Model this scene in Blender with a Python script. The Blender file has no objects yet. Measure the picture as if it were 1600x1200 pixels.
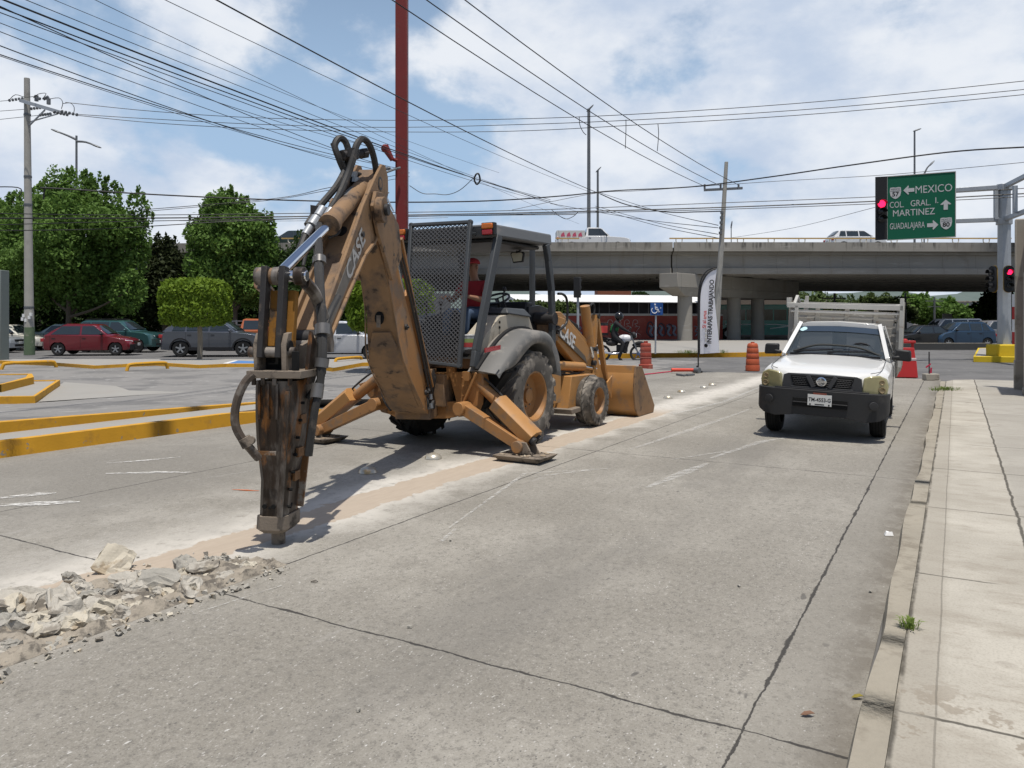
import bpy, bmesh, math, random
import numpy as np
from mathutils import Vector, Matrix, Quaternion
random.seed(7); np.random.seed(7)
sc = bpy.context.scene
COL = sc.collection
V = Vector
rad = math.radians

# ------------------------------------------------------------------ camera
F, CX, HZ, H = 1200.0, 800.0, 500.0, 1.7          # focal length (px of a 1600 wide picture), horizon row, eye height
cd = bpy.data.cameras.new('camera'); cam = bpy.data.objects.new('camera', cd); COL.objects.link(cam)
cam.location = (0, 0, H); cam.rotation_euler = (rad(90), 0, 0)
cd.sensor_width = 36; cd.lens = 27; cd.shift_y = -0.0625; cd.clip_end = 6000; cd.clip_start = 0.05
sc.camera = cam
sc.view_settings.view_transform = 'Standard'
try: sc.view_settings.look = 'None'
except Exception: pass
sc.view_settings.exposure = 0.0; sc.view_settings.gamma = 1
sc.cycles.max_bounces = 6; sc.cycles.transparent_max_bounces = 12

# ------------------------------------------------------------------ node helper
class NT:
    def __init__(s, tree): s.t = tree
    def new(s, kind, **kw):
        n = s.t.nodes.new(kind)
        for k, v in kw.items(): setattr(n, k, v)
        return n
    def put(s, sock, val):
        if isinstance(val, bpy.types.NodeSocket): s.t.links.new(val, sock)
        elif val is not None:
            if isinstance(val, (tuple, list)) and len(val) == 3 and sock.type == 'RGBA': val = (*val, 1)
            sock.default_value = val
    def m(s, op, a, b=None, c=None, clamp=False):
        n = s.new('ShaderNodeMath', operation=op); n.use_clamp = clamp
        for i, x in enumerate((a, b, c)):
            if x is not None: s.put(n.inputs[i], x)
        return n.outputs[0]
    def noise(s, scale, detail=4, rough=.55, vec=None, dist=0.0):
        n = s.new('ShaderNodeTexNoise'); n.inputs['Scale'].default_value = scale
        n.inputs['Detail'].default_value = detail; n.inputs['Roughness'].default_value = rough
        n.inputs['Distortion'].default_value = dist
        if vec is not None: s.put(n.inputs['Vector'], vec)
        return n.outputs['Fac']
    def voro(s, scale, vec=None, feature='F1'):
        n = s.new('ShaderNodeTexVoronoi'); n.feature = feature; n.inputs['Scale'].default_value = scale
        if vec is not None: s.put(n.inputs['Vector'], vec)
        return n.outputs['Distance']
    def step(s, x, lo, hi):
        n = s.new('ShaderNodeMapRange'); n.interpolation_type = 'SMOOTHSTEP'
        s.put(n.inputs[0], x); s.put(n.inputs[1], lo); s.put(n.inputs[2], hi)
        return n.outputs[0]
    def mix(s, f, a, b):
        n = s.new('ShaderNodeMix', data_type='RGBA'); s.put(n.inputs[0], f); s.put(n.inputs[6], a); s.put(n.inputs[7], b)
        return n.outputs[2]
    def sep(s, vec):
        n = s.new('ShaderNodeSeparateXYZ'); s.put(n.inputs[0], vec); return n.outputs
    def comb(s, x, y, z):
        n = s.new('ShaderNodeCombineXYZ')
        for i, q in enumerate((x, y, z)): s.put(n.inputs[i], q)
        return n.outputs[0]
    def scalev(s, vec, sx, sy, sz):
        n = s.new('ShaderNodeVectorMath', operation='MULTIPLY'); s.put(n.inputs[0], vec); n.inputs[1].default_value = (sx, sy, sz)
        return n.outputs[0]
    def bump(s, h, strength=.3, dist=.01):
        n = s.new('ShaderNodeBump'); n.inputs['Strength'].default_value = strength; n.inputs['Distance'].default_value = dist
        s.put(n.inputs['Height'], h); return n.outputs[0]
    def coord(s): return s.new('ShaderNodeTexCoord').outputs['Object']

MATS = {}
def newmat(name):
    m = bpy.data.materials.new(name); m.use_nodes = True
    nt = NT(m.node_tree); b = m.node_tree.nodes['Principled BSDF']
    return m, nt, b
def sc3(c, k): return tuple(min(1, x * k) for x in c)
def mat(name, col, rough=.6, metal=0, var=.15, scale=4.0, bump=0.0, bscale=40, patch=None, pth=(.55, .65), pscale=3.0,
        patch2=None, p2th=(.6, .66), p2scale=9.0, coat=0, emit=None, es=1, stretch=None, spec=None):
    if name in MATS: return MATS[name]
    m, nt, b = newmat(name); MATS[name] = m
    co = nt.coord()
    if stretch: co = nt.scalev(co, *stretch)
    c = nt.mix(nt.noise(scale, 5, .6, co), sc3(col, 1 - var), sc3(col, 1 + var))
    if patch: c = nt.mix(nt.step(nt.noise(pscale, 8, .65, co), *pth), c, patch)
    if patch2: c = nt.mix(nt.step(nt.noise(p2scale, 6, .6, co), *p2th), c, patch2)
    nt.put(b.inputs['Base Color'], c)
    b.inputs['Roughness'].default_value = rough; b.inputs['Metallic'].default_value = metal
    b.inputs['Specular IOR Level'].default_value = spec if spec is not None else (.5 if (coat or metal > .5 or rough < .3) else .28)
    if coat: b.inputs['Coat Weight'].default_value = coat; b.inputs['Coat Roughness'].default_value = .08
    if bump: nt.put(b.inputs['Normal'], nt.bump(nt.noise(bscale, 5, .6, co), bump, .01))
    if emit: b.inputs['Emission Color'].default_value = (*emit, 1); b.inputs['Emission Strength'].default_value = es
    return m

# ------------------------------------------------------------------ sky and sun
SUN_EL, SUN_AZ = rad(77), math.atan2(.22, -1)      # azimuth from +Y towards +X: the sun stands high behind the camera
w = bpy.data.worlds.new('World'); sc.world = w; w.use_nodes = True
nt = NT(w.node_tree); bg = w.node_tree.nodes['Background']
sky = nt.new('ShaderNodeTexSky', sky_type='NISHITA'); sky.sun_disc = False
sky.sun_elevation = SUN_EL; sky.sun_rotation = SUN_AZ; sky.dust_density = 2.0; sky.air_density = 1.0; sky.ozone_density = 1.5
SKY = .1
bg.inputs['Strength'].default_value = SKY
dirv = nt.new('ShaderNodeTexCoord').outputs['Generated']
dx, dy, dz = nt.sep(dirv)
k = nt.m('ADD', nt.m('MAXIMUM', dz, 0.0), .22)
pv = nt.comb(nt.m('DIVIDE', dx, k), nt.m('DIVIDE', dy, k), nt.m('MULTIPLY', dz, 1.2))
dv = nt.comb(nt.m('ADD', dx, .13), nt.m('ADD', dy, .4), nt.m('MULTIPLY', dz, 1.55))
n1 = nt.noise(4.4, 12, .55, dv, .12)
n2 = nt.noise(12.0, 8, .6, dv)
n3 = nt.noise(2.0, 3, .5, pv)
cov = nt.m('ADD', nt.m('MULTIPLY', n1, .70), nt.m('ADD', nt.m('MULTIPLY', n2, .18), nt.m('MULTIPLY', n3, .14)))
cov = nt.m('ADD', cov, nt.m('MULTIPLY', nt.step(dx, -.20, .16), .155))         # thicker cloud to the right
cov = nt.m('ADD', cov, nt.m('MULTIPLY', nt.step(nt.m('ADD', dz, nt.m('MULTIPLY', dx, .42)), .10, -.06), .13))   # a bank low on the left
cov = nt.m('ADD', cov, nt.m('MULTIPLY', nt.step(dz, .16, .02), .07))            # and towards the horizon
cov = nt.m('SUBTRACT', cov, nt.m('MULTIPLY', nt.step(dz, .42, .75), .3))         # open sky overhead
cov = nt.m('SUBTRACT', cov, nt.m('MULTIPLY', nt.step(dy, .2, -.4), .3))
mask = nt.step(cov, .50, .62)
shade = nt.m('ADD', nt.m('MULTIPLY', nt.noise(5.2, 9, .56, nt.comb(nt.m('ADD', dx, .2), dy, nt.m('ADD', nt.m('MULTIPLY', dz, 1.8), .06))), .8), nt.m('MULTIPLY', n2, .2))
cl = nt.mix(nt.step(shade, .36, .62), (5.5, 6.4, 7.9), (8.6, 8.9, 9.4))
low = nt.m('MULTIPLY', nt.step(dz, .62, .18), nt.step(dy, -.1, .3))
veil = nt.mix(nt.m('MULTIPLY', low, .8), sky.outputs[0], (4.2, 6.0, 8.3))
nt.put(bg.inputs['Color'], nt.mix(nt.m('MULTIPLY', mask, .93), veil, cl))
sl = bpy.data.lights.new('sun', 'SUN'); sun = bpy.data.objects.new('sun', sl); COL.objects.link(sun)
sl.energy = 4.3; sl.angle = rad(.6); sl.color = (1, .95, .87)
sv = V((math.sin(SUN_AZ) * math.cos(SUN_EL), math.cos(SUN_AZ) * math.cos(SUN_EL), math.sin(SUN_EL)))
sun.rotation_euler = sv.to_track_quat('Z', 'Y').to_euler(); sun.location = sv * 100

# ------------------------------------------------------------------ coordinates
D = V((.5, .8660254, 0)); NR = V((.8660254, -.5, 0)); UP = V((0, 0, 1))   # along the road / to its right
def at(x, y, Y): return V(((x - CX) / F * Y, Y, H + (HZ - y) / F * Y))
def gnd(x, y, z=0.0):
    Y = (H - z) * F / (y - HZ); return V(((x - CX) / F * Y, Y, z))
def RW(u, v, z=0.0): return D * u + NR * v + UP * z
def xat(x, Y, z): return V(((x - CX) / F * Y, Y, z))

# ------------------------------------------------------------------ mesh helper
def smooth_path(pts, k=4):
    pts = [V(p) for p in pts]
    if k <= 1 or len(pts) < 3: return pts
    out = []
    for i in range(len(pts) - 1):
        p0 = pts[max(i - 1, 0)]; p1 = pts[i]; p2 = pts[i + 1]; p3 = pts[min(i + 2, len(pts) - 1)]
        for j in range(k):
            t = j / k
            out.append(.5 * ((2 * p1) + (p2 - p0) * t + (2 * p0 - 5 * p1 + 4 * p2 - p3) * t * t + (3 * p1 - p0 - 3 * p2 + p3) * t ** 3))
    out.append(pts[-1]); return out

class MB:
    def __init__(s): s.v = []; s.f = []; s.mi = []; s.cur = 0
    def m(s, i): s.cur = i; return s
    def add(s, vs, fs):
        o = len(s.v); s.v += [tuple(p) for p in vs]
        for f in fs: s.f.append([o + i for i in f]); s.mi.append(s.cur)
        return s
    def hexa(s, b, t):      # two quads, same winding
        n = len(b); vs = list(b) + list(t)
        fs = [list(range(n))[::-1], list(range(n, 2 * n))] + [[i, (i + 1) % n, n + (i + 1) % n, n + i] for i in range(n)]
        return s.add(vs, fs)
    def prism(s, poly, vec):
        vec = V(vec); return s.hexa([V(p) for p in poly], [V(p) + vec for p in poly])
    def box(s, c, size, ax=None):
        c = V(c); X, Y, Z = ax if ax else (V((1, 0, 0)), V((0, 1, 0)), V((0, 0, 1)))
        a, b, d = X * (size[0] / 2), Y * (size[1] / 2), Z * (size[2] / 2)
        q = [c - a - b - d, c + a - b - d, c + a + b - d, c - a + b - d]
        return s.hexa(q, [p + 2 * d for p in q])
    def frame(s, ax):
        ax = ax.normalized(); h = V((0, 0, 1)) if abs(ax.z) < .9 else V((1, 0, 0))
        e1 = ax.cross(h).normalized(); return e1, ax.cross(e1).normalized()
    def beam(s, p0, p1, w, h, up=None, w1=None, h1=None):   # rectangular bar
        p0, p1 = V(p0), V(p1); ax = (p1 - p0).normalized()
        if up is None: e1, e2 = s.frame(ax)
        else: e1 = ax.cross(V(up)).normalized(); e2 = e1.cross(ax).normalized()
        w1 = w if w1 is None else w1; h1 = h if h1 is None else h1
        q = lambda p, a, b: [p - e1 * a / 2 - e2 * b / 2, p + e1 * a / 2 - e2 * b / 2, p + e1 * a / 2 + e2 * b / 2, p - e1 * a / 2 + e2 * b / 2]
        return s.hexa(q(p0, w, h), q(p1, w1, h1))
    def cyl(s, p0, p1, r0, r1=None, n=14):
        p0, p1 = V(p0), V(p1); r1 = r0 if r1 is None else r1; e1, e2 = s.frame(p1 - p0)
        ring = lambda p, r: [p + e1 * (r * math.cos(2 * math.pi * i / n)) + e2 * (r * math.sin(2 * math.pi * i / n)) for i in range(n)]
        return s.hexa(ring(p0, r0), ring(p1, r1))
    def lathe(s, c, ax, prof, n=24, cap=True):    # prof: (radius, height along ax)
        c = V(c); ax = V(ax).normalized(); e1, e2 = s.frame(ax); vs = []; fs = []
        for r, h in prof:
            for i in range(n):
                a = 2 * math.pi * i / n; vs.append(c + ax * h + e1 * (r * math.cos(a)) + e2 * (r * math.sin(a)))
        for j in range(len(prof) - 1):
            for i in range(n): fs.append([j * n + i, j * n + (i + 1) % n, (j + 1) * n + (i + 1) % n, (j + 1) * n + i])
        if cap and prof[0][0] > 1e-4: fs.append(list(range(n))[::-1])
        if cap and prof[-1][0] > 1e-4: fs.append([(len(prof) - 1) * n + i for i in range(n)])
        return s.add(vs, fs)
    def loft(s, secs, cap=True):
        n = len(secs[0]); fs = []
        for j in range(len(secs) - 1):
            for i in range(n): fs.append([j * n + i, j * n + (i + 1) % n, (j + 1) * n + (i + 1) % n, (j + 1) * n + i])
        if cap: fs += [list(range(n))[::-1], [(len(secs) - 1) * n + i for i in range(n)]]
        return s.add([p for q in secs for p in q], fs)
    def tube(s, pts, r, n=8, k=4):
        pts = smooth_path(pts, k); N = len(pts); vs = []; fs = []
        if callable(r): rr = [r(i / (N - 1)) for i in range(N)]
        else: rr = [r] * N
        T = [(pts[min(i + 1, N - 1)] - pts[max(i - 1, 0)]).normalized() for i in range(N)]
        e1, e2 = s.frame(T[0])
        for i in range(N):
            e1 = (e1 - T[i] * e1.dot(T[i])).normalized(); e2 = T[i].cross(e1)
            for j in range(n):
                a = 2 * math.pi * j / n; vs.append(pts[i] + e1 * (rr[i] * math.cos(a)) + e2 * (rr[i] * math.sin(a)))
        for i in range(N - 1):
            for j in range(n): fs.append([i * n + j, i * n + (j + 1) % n, (i + 1) * n + (j + 1) % n, (i + 1) * n + j])
        fs.append(list(range(n))[::-1]); fs.append([(N - 1) * n + j for j in range(n)])
        return s.add(vs, fs)
    def ell(s, c, r, n=16, ax=None, half=False):
        c = V(c); X, Y, Z = ax if ax else (V((1, 0, 0)), V((0, 1, 0)), V((0, 0, 1))); m_ = n // 2; vs = []; fs = []
        for j in range(m_ + 1):
            th = math.pi * j / m_ * (.5 if half else 1)
            for i in range(n):
                a = 2 * math.pi * i / n
                vs.append(c + X * (r[0] * math.sin(th) * math.cos(a)) + Y * (r[1] * math.sin(th) * math.sin(a)) + Z * (r[2] * math.cos(th)))
        for j in range(m_):
            for i in range(n): fs.append([j * n + i, (j + 1) * n + i, (j + 1) * n + (i + 1) % n, j * n + (i + 1) % n])
        return s.add(vs, fs)
    def quad(s, *p): return s.add(p, [list(range(len(p)))])
    def sheet(s, poly, t=.004): # thin slab facing along its own normal
        poly = [V(p) for p in poly]; nrm = (poly[1] - poly[0]).cross(poly[2] - poly[0]).normalized()
        return s.prism(poly, nrm * t)
    def text(s, txt, o, xd, yd, size, t=.003, align='CENTER', bold=0.0, width=None):
        o, xd, yd = V(o), V(xd).normalized(), V(yd).normalized(); zd = xd.cross(yd)
        vs, fs = text_geo(txt, align, bold); k = size
        xs = [p[0] for p in vs]; wd = max(xs) - min(xs); kx = (width / wd) if width else k
        s.add([o + xd * (p[0] * kx) + yd * (p[1] * k) + zd * t for p in vs], fs); return s
    def build(s, name, mats, parent=None, local=False, bevel=0, smooth=True, ang=38, seg=2):
        me = bpy.data.meshes.new(name); me.from_pydata(s.v, [], s.f)
        if not isinstance(mats, (list, tuple)): mats = [mats]
        for q in mats: me.materials.append(q)
        me.polygons.foreach_set('material_index', s.mi)
        bm = bmesh.new(); bm.from_mesh(me)
        bmesh.ops.remove_doubles(bm, verts=bm.verts, dist=1e-5)
        bmesh.ops.recalc_face_normals(bm, faces=bm.faces)
        big = [f for f in bm.faces if len(f.verts) > 4]
        if big: bmesh.ops.triangulate(bm, faces=big)
        bm.to_mesh(me); bm.free()
        if smooth:
            me.polygons.foreach_set('use_smooth', [True] * len(me.polygons)); me.set_sharp_from_angle(angle=rad(ang))
        o = bpy.data.objects.new(name, me); COL.objects.link(o)
        if parent: attach(o, parent, local)
        if bevel:
            b = o.modifiers.new('bevel', 'BEVEL'); b.width = bevel; b.segments = seg; b.limit_method = 'ANGLE'; b.angle_limit = rad(40)
        return o
_TG = {}
def text_geo(txt, align, bold):
    key = (txt, align, bold)
    if key not in _TG:
        c = bpy.data.curves.new('lettering', 'FONT'); c.body = txt; c.align_x = align; c.align_y = 'CENTER'; c.size = 1.0; c.offset = bold; c.resolution_u = 3
        o = bpy.data.objects.new('lettering', c); COL.objects.link(o)
        dg = bpy.context.evaluated_depsgraph_get(); me = bpy.data.meshes.new_from_object(o.evaluated_get(dg))
        _TG[key] = ([tuple(v.co) for v in me.vertices], [list(p.vertices) for p in me.polygons])
        bpy.data.objects.remove(o); bpy.data.meshes.remove(me)
    return _TG[key]
def wmat(o):
    if o.parent is None: return o.matrix_basis.copy()
    return wmat(o.parent) @ o.matrix_parent_inverse @ o.matrix_basis
def attach(o, parent, local=False):
    o.parent = parent
    if not local: o.matrix_parent_inverse = wmat(parent).inverted()
def tag(o, label=None, cat=None, group=None, kind=None):
    if label: o['label'] = label
    if cat: o['category'] = cat
    if group: o['group'] = group
    if kind: o['kind'] = kind
    return o
def thing(name, label, cat, loc=(0, 0, 0), rz=0, group=None):
    o = bpy.data.objects.new(name, None); COL.objects.link(o); o.location = loc; o.rotation_euler = (0, 0, rz); o.empty_display_size = .2
    return tag(o, label, cat, group)
def copy_tree(o, parent=None, skip=()):
    kids = [c for c in COL.objects if c.parent == o]
    c = o.copy(); COL.objects.link(c)
    if parent: c.parent = parent
    for q in kids: copy_tree(q, c)
    return c
def struct(o): o['kind'] = 'structure'; return o

# leaves: many small faces spread through blobs
def leaves(name, blobs, n, size, m, parent=None, local=False, shell=.55, flat=.0, kinds=None):
    vs = []; tot = sum(b[1][0] * b[1][1] * b[1][2] for b in blobs)
    P = []
    for c, r in blobs:
        k = max(20, int(n * r[0] * r[1] * r[2] / tot))
        d = np.random.normal(size=(k, 3)); d /= np.linalg.norm(d, axis=1)[:, None]
        rr = (shell + (1 - shell) * np.random.rand(k)) ** (1 / 2.0) * (1 + .10 * np.random.normal(size=k))
        P.append(np.array(c)[None] + d * rr[:, None] * np.array(r)[None])
    P = np.concatenate(P); k = len(P)
    a = np.random.normal(size=(k, 3)); a[:, 2] -= flat; a /= np.linalg.norm(a, axis=1)[:, None]
    b = np.random.normal(size=(k, 3)); b -= a * (a * b).sum(1)[:, None]; b /= np.linalg.norm(b, axis=1)[:, None]
    s = size * (.6 + .8 * np.random.rand(k))[:, None]
    q = np.stack([P - a * s, P - b * s * .55, P + a * s, P + b * s * .55], 1).reshape(-1, 3)
    me = bpy.data.meshes.new(name); me.vertices.add(4 * k); me.vertices.foreach_set('co', q.ravel())
    me.loops.add(4 * k); me.loops.foreach_set('vertex_index', np.arange(4 * k))
    me.polygons.add(k); me.polygons.foreach_set('loop_start', np.arange(0, 4 * k, 4)); me.polygons.foreach_set('loop_total', np.full(k, 4))
    me.update(); me.validate(); me.materials.append(m)
    o = bpy.data.objects.new(name, me); COL.objects.link(o)
    if parent: attach(o, parent, local)
    return o
def leafmat(name, c1, c2, scale=1.2, rough=.7):
    if name in MATS: return MATS[name]
    m, nt, b = newmat(name); MATS[name] = m; co = nt.coord()
    c = nt.mix(nt.step(nt.noise(scale, 4, .6, co), .35, .65), c1, c2)
    c = nt.mix(nt.m('MULTIPLY', nt.noise(scale * 14, 2, .5, co), .6), c, sc3(c2, 1.35))
    nt.put(b.inputs['Base Color'], c); b.inputs['Roughness'].default_value = rough; b.inputs['Specular IOR Level'].default_value = .2
    tr = nt.new('ShaderNodeBsdfTranslucent'); nt.put(tr.inputs[0], sc3(c2, 1.3))
    mx = nt.new('ShaderNodeMixShader'); mx.inputs[0].default_value = .25
    nt.put(mx.inputs[1], b.outputs[0]); nt.put(mx.inputs[2], tr.outputs[0])
    nt.put(m.node_tree.nodes['Material Output'].inputs[0], mx.outputs[0])
    return m
# ================================================================== materials
M = {}
M['yellow'] = mat('machine_yellow', (.33, .165, .062), .5, 0, .2, 4, .2, 60, (.22, .145, .09), (.48, .62), 2.6, (.06, .045, .035), (.66, .72), 6)
M['yellow_clean'] = mat('machine_yellow_clean', (.40, .205, .072), .45, 0, .14, 4, .12, 60, (.27, .175, .105), (.52, .66), 3)
M['dusty_yellow'] = mat('machine_dusty', (.24, .148, .08), .7, 0, .3, 5, .3, 70, (.155, .105, .07), (.46, .60), 3, (.055, .04, .03), (.58, .68), 6)
M['rust_highlight_steel'] = mat('breaker_steel', (.036, .025, .018), .42, .15, .6, 7, .3, 50, (.20, .085, .025), (.53, .62), 6.5, (.26, .235, .21), (.47, .66), 3.4, stretch=(1, 1, .30))  # pale grey patches paint in highlights; the orange ones are rust
M['dust_steel'] = mat('dusty_steel', (.20, .165, .13), .75, 0, .3, 8, .3, 60, (.06, .05, .04), (.52, .64), 5)
M['black_steel'] = mat('dark_steel', (.035, .033, .033), .55, .1, .3, 8, .15, 60, (.10, .08, .065), (.56, .68), 6)
M['cab_grey'] = mat('cab_grey', (.055, .06, .065), .5, 0, .15, 5, .05, 60, (.12, .115, .105), (.6, .72), 4)
M['roof_grey'] = mat('roof_grey', (.11, .115, .12), .5, 0, .12, 3, .05, 60, (.17, .16, .15), (.56, .68), 3)
M['fender'] = mat('fender_grey', (.13, .128, .122), .55, 0, .14, 3, .05, 60, (.22, .205, .185), (.5, .62), 3)
M['beige'] = mat('console_beige', (.40, .36, .29), .6, 0, .15, 4, 0, 40, (.25, .22, .18), (.58, .68), 5)
M['chrome'] = mat('polished_rod', (.75, .76, .78), .12, 1, .05, 4)
M['hose'] = mat('hose_rubber', (.035, .034, .033), .55, 0, .3, 15, .2, 150, (.11, .095, .08), (.55, .7), 8)
M['rubber'] = mat('tyre_rubber', (.035, .034, .033), .85, 0, .25, 20, .2, 80)
M['rubber_dust'] = mat('tyre_dusty', (.105, .095, .083), .9, 0, .3, 6, .3, 60, (.23, .205, .175), (.5, .62), 5, (.04, .038, .035), (.60, .68), 9)
M['black'] = mat('black_plastic', (.02, .02, .021), .5, 0, .2, 10)
M['black_gloss'] = mat('black_gloss', (.015, .015, .016), .15)
M['darkhole'] = mat('dark_recess', (.008, .008, .008), .9)
M['glass'] = mat('window_glass', (.022, .03, .034), .04, 0, .3, 1.5, spec=.9)
M['white_letter'] = mat('white_letter', (.62, .62, .60), .5)
M['grey_letter'] = mat('grey_letter', (.42, .41, .39), .5, 0, .3, 20)
M['steel_galv'] = mat('galvanised', (.40, .42, .44), .45, .4, .15, 4)
M['steel_grey'] = mat('grey_steel', (.16, .17, .18), .5, .3, .15, 4)
M['red_lamp'] = mat('red_lens', (.35, .015, .02), .2, coat=.5)
M['amber_lamp'] = mat('amber_lens', (.55, .14, .01), .2, coat=.5)
M['red_on'] = mat('red_signal', (.9, .02, .05), .4, emit=(1, .01, .06), es=4)
M['orange_plastic'] = mat('orange_plastic', (.40, .085, .035), .55, 0, .15, 4, 0, 40, (.24, .07, .04), (.55, .7), 3)
M['red_plastic'] = mat('red_plastic', (.42, .03, .03), .45, 0, .12, 4)
M['concrete_light'] = mat('pole_concrete', (.34, .33, .30), .8, 0, .18, 3, .15, 40, (.24, .23, .21), (.55, .7), 2)
M['lane_white'] = mat('plain_white', (.74, .74, .73), .5)

# ---- road concrete: road frame, x along the road, y = distance to the left
def road_material():
    m, nt, b = newmat('road_concrete'); co = nt.coord(); x, y, z = nt.sep(co)
    big = nt.noise(.45, 4, .6, co); mid = nt.noise(3.2, 5, .62, co)
    c = nt.mix(nt.step(big, .35, .68), (.215, .20, .17), (.30, .282, .245))
    c = nt.mix(nt.step(mid, .42, .72), c, (.225, .21, .18))
    # wheel-polished bands along the lanes
    fine = nt.noise(105, 4, .7, co)
    c = nt.mix(nt.m('MULTIPLY', nt.step(fine, .54, .70), .6), c, (.40, .385, .36))
    c = nt.mix(nt.m('MULTIPLY', nt.step(fine, .45, .30), .8), c, (.075, .069, .060))
    # exposed pebbles
    vo = nt.voro(40, nt.scalev(co, 1, 1.5, 1)); pebm = nt.m('MULTIPLY', nt.step(vo, .27, .18), nt.step(nt.noise(9, 3, .6, co), .50, .60))
    c = nt.mix(nt.m('MULTIPLY', pebm, .8), c, (.10, .095, .085))
    vo2 = nt.voro(26, nt.scalev(co, 1.0, 1.35, 1)); pebl = nt.m('MULTIPLY', nt.step(vo2, .17, .11), nt.step(nt.noise(5, 3, .6, nt.scalev(co, 1, 1, 1.7)), .44, .58))
    c = nt.mix(nt.m('MULTIPLY', pebl, .8), c, (.47, .45, .42))
    vo3 = nt.voro(17, nt.scalev(co, 1.0, 1.4, 1)); pb3 = nt.m('MULTIPLY', nt.step(vo3, .155, .10), nt.step(nt.noise(6.5, 3, .6, nt.scalev(co, 1.3, 1, 1)), .50, .60))
    c = nt.mix(nt.m('MULTIPLY', pb3, .75), c, nt.mix(nt.step(nt.noise(13, 1, .5, co), .45, .6), (.075, .072, .068), (.16, .135, .115)))
    med = nt.noise(22, 5, .7, co); c = nt.mix(nt.m('MULTIPLY', nt.step(med, .47, .36), .5), c, (.12, .112, .098)); c = nt.mix(nt.m('MULTIPLY', nt.step(med, .56, .68), .35), c, (.40, .38, .335))
    oil = nt.m('MULTIPLY', nt.step(nt.m('ABSOLUTE', nt.m('SUBTRACT', y, 2.35)), .75, .1), nt.step(nt.noise(.9, 5, .65, nt.scalev(co, .4, 1.6, 1)), .36, .62)); c = nt.mix(nt.m('MULTIPLY', oil, .42), c, (.14, .132, .118))
    # dark spots and oil
    sp = nt.step(nt.noise(5.5, 2, .5, nt.scalev(co, .6, 1.4, 1)), .735, .765)
    c = nt.mix(nt.m('MULTIPLY', sp, .7), c, (.07, .066, .062))
    # scuffed pale streaks along the lane
    st = nt.m('MULTIPLY', nt.step(nt.noise(2.2, 6, .7, nt.scalev(co, .35, 2.2, 1)), .60, .74), nt.step(y, 2.2, 3.2))
    c = nt.mix(nt.m('MULTIPLY', st, .5), c, (.36, .35, .335))
    fl = nt.m('MULTIPLY', nt.step(nt.noise(34, 3, .6, nt.scalev(co, .7, 1.6, 1)), .655, .70), nt.step(nt.m('ADD', nt.noise(1.5, 4, .6, co), nt.m('MULTIPLY', nt.step(x, 4.5, 1.0), .16)), .50, .64))
    c = nt.mix(nt.m('MULTIPLY', fl, .85), c, (.52, .51, .48))
    # left lane is darker, worn
    c = nt.mix(nt.m('MULTIPLY', nt.step(y, 6.0, 7.0), .35), c, (.165, .157, .142))
    # gutter strip
    c = nt.mix(nt.m('MULTIPLY', nt.step(y, .85, .70), .4), c, (.205, .192, .165))
    gr = nt.m('MULTIPLY', nt.step(y, .62, .40), nt.step(nt.noise(4, 5, .7, co), .35, .6))
    c = nt.mix(nt.m('MULTIPLY', gr, .6), c, (.12, .105, .085))
    # white dust spread along the trench line, then the brown wet cut itself
    wob = nt.m('MULTIPLY', nt.m('SUBTRACT', nt.noise(1.1, 4, .6, co), .5), 1.0)
    wob2 = nt.m('MULTIPLY', nt.m('SUBTRACT', nt.noise(7.0, 3, .6, co), .5), .22)
    dd = nt.m('ADD', nt.m('SUBTRACT', y, 4.85), wob)
    far = nt.m('ADD', nt.m('MULTIPLY', nt.step(x, 2.5, 9.5), -.35), .95)
    dust = nt.step(nt.m('ABSOLUTE', dd), far, nt.m('MULTIPLY', far, .15))
    dn = nt.noise(9, 5, .7, co); dust = nt.m('MULTIPLY', dust, nt.step(dn, .22, .52)); dust = nt.m('MULTIPLY', dust, nt.step(x, -2.5, 0))
    c = nt.mix(nt.m('MULTIPLY', dust, .86), c, (.56, .53, .475))
    wide = nt.m('MULTIPLY', nt.step(nt.m('ABSOLUTE', nt.m('SUBTRACT', y, 5.2)), 2.1, .2), nt.step(nt.noise(2.2, 5, .7, co), .36, .7))
    c = nt.mix(nt.m('MULTIPLY', wide, .45), c, (.40, .38, .345))
    bw = nt.m('ABSOLUTE', nt.m('SUBTRACT', nt.m('ADD', y, nt.m('ADD', wob2, nt.m('MULTIPLY', wob, .25))), 4.80))
    brown = nt.step(bw, .24, .215); brown = nt.m('MULTIPLY', brown, nt.step(x, 14.5, 13.2))
    bc = nt.mix(nt.noise(14, 4, .65, nt.scalev(co, .25, 1.5, 1)), (.32, .26, .20), (.45, .375, .295))
    c = nt.mix(nt.m('MULTIPLY', brown, .93), c, bc)
    # joints between slabs
    jit = nt.m('MULTIPLY', nt.m('SUBTRACT', nt.noise(5.0, 6, .75, co), .5), .045)
    jit2 = nt.m('MULTIPLY', nt.m('SUBTRACT', nt.noise(1.7, 5, .7, nt.scalev(co, 1.3, 1.3, 2)), .5), .07)
    wv = nt.m('ADD', .0035, nt.m('MULTIPLY', nt.m('POWER', nt.noise(3.4, 5, .65, co), 4.0), .10))
    def line(v, p, ww, j): return nt.step(nt.m('ABSOLUTE', nt.m('SUBTRACT', nt.m('ADD', v, j), p)), ww, nt.m('MULTIPLY', ww, .45))
    lines = line(y, .765, wv, jit)
    for p in (4.04, 7.35): lines = nt.m('MAXIMUM', lines, line(y, p, .009, jit))
    for p in (-2.7, 3.24, 9.2, 15.1, 21.0): lines = nt.m('MAXIMUM', lines, line(x, p, nt.m('MULTIPLY', wv, .9), jit2))
    c = nt.mix(nt.m('MULTIPLY', lines, .9), c, (.03, .028, .026))
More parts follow.
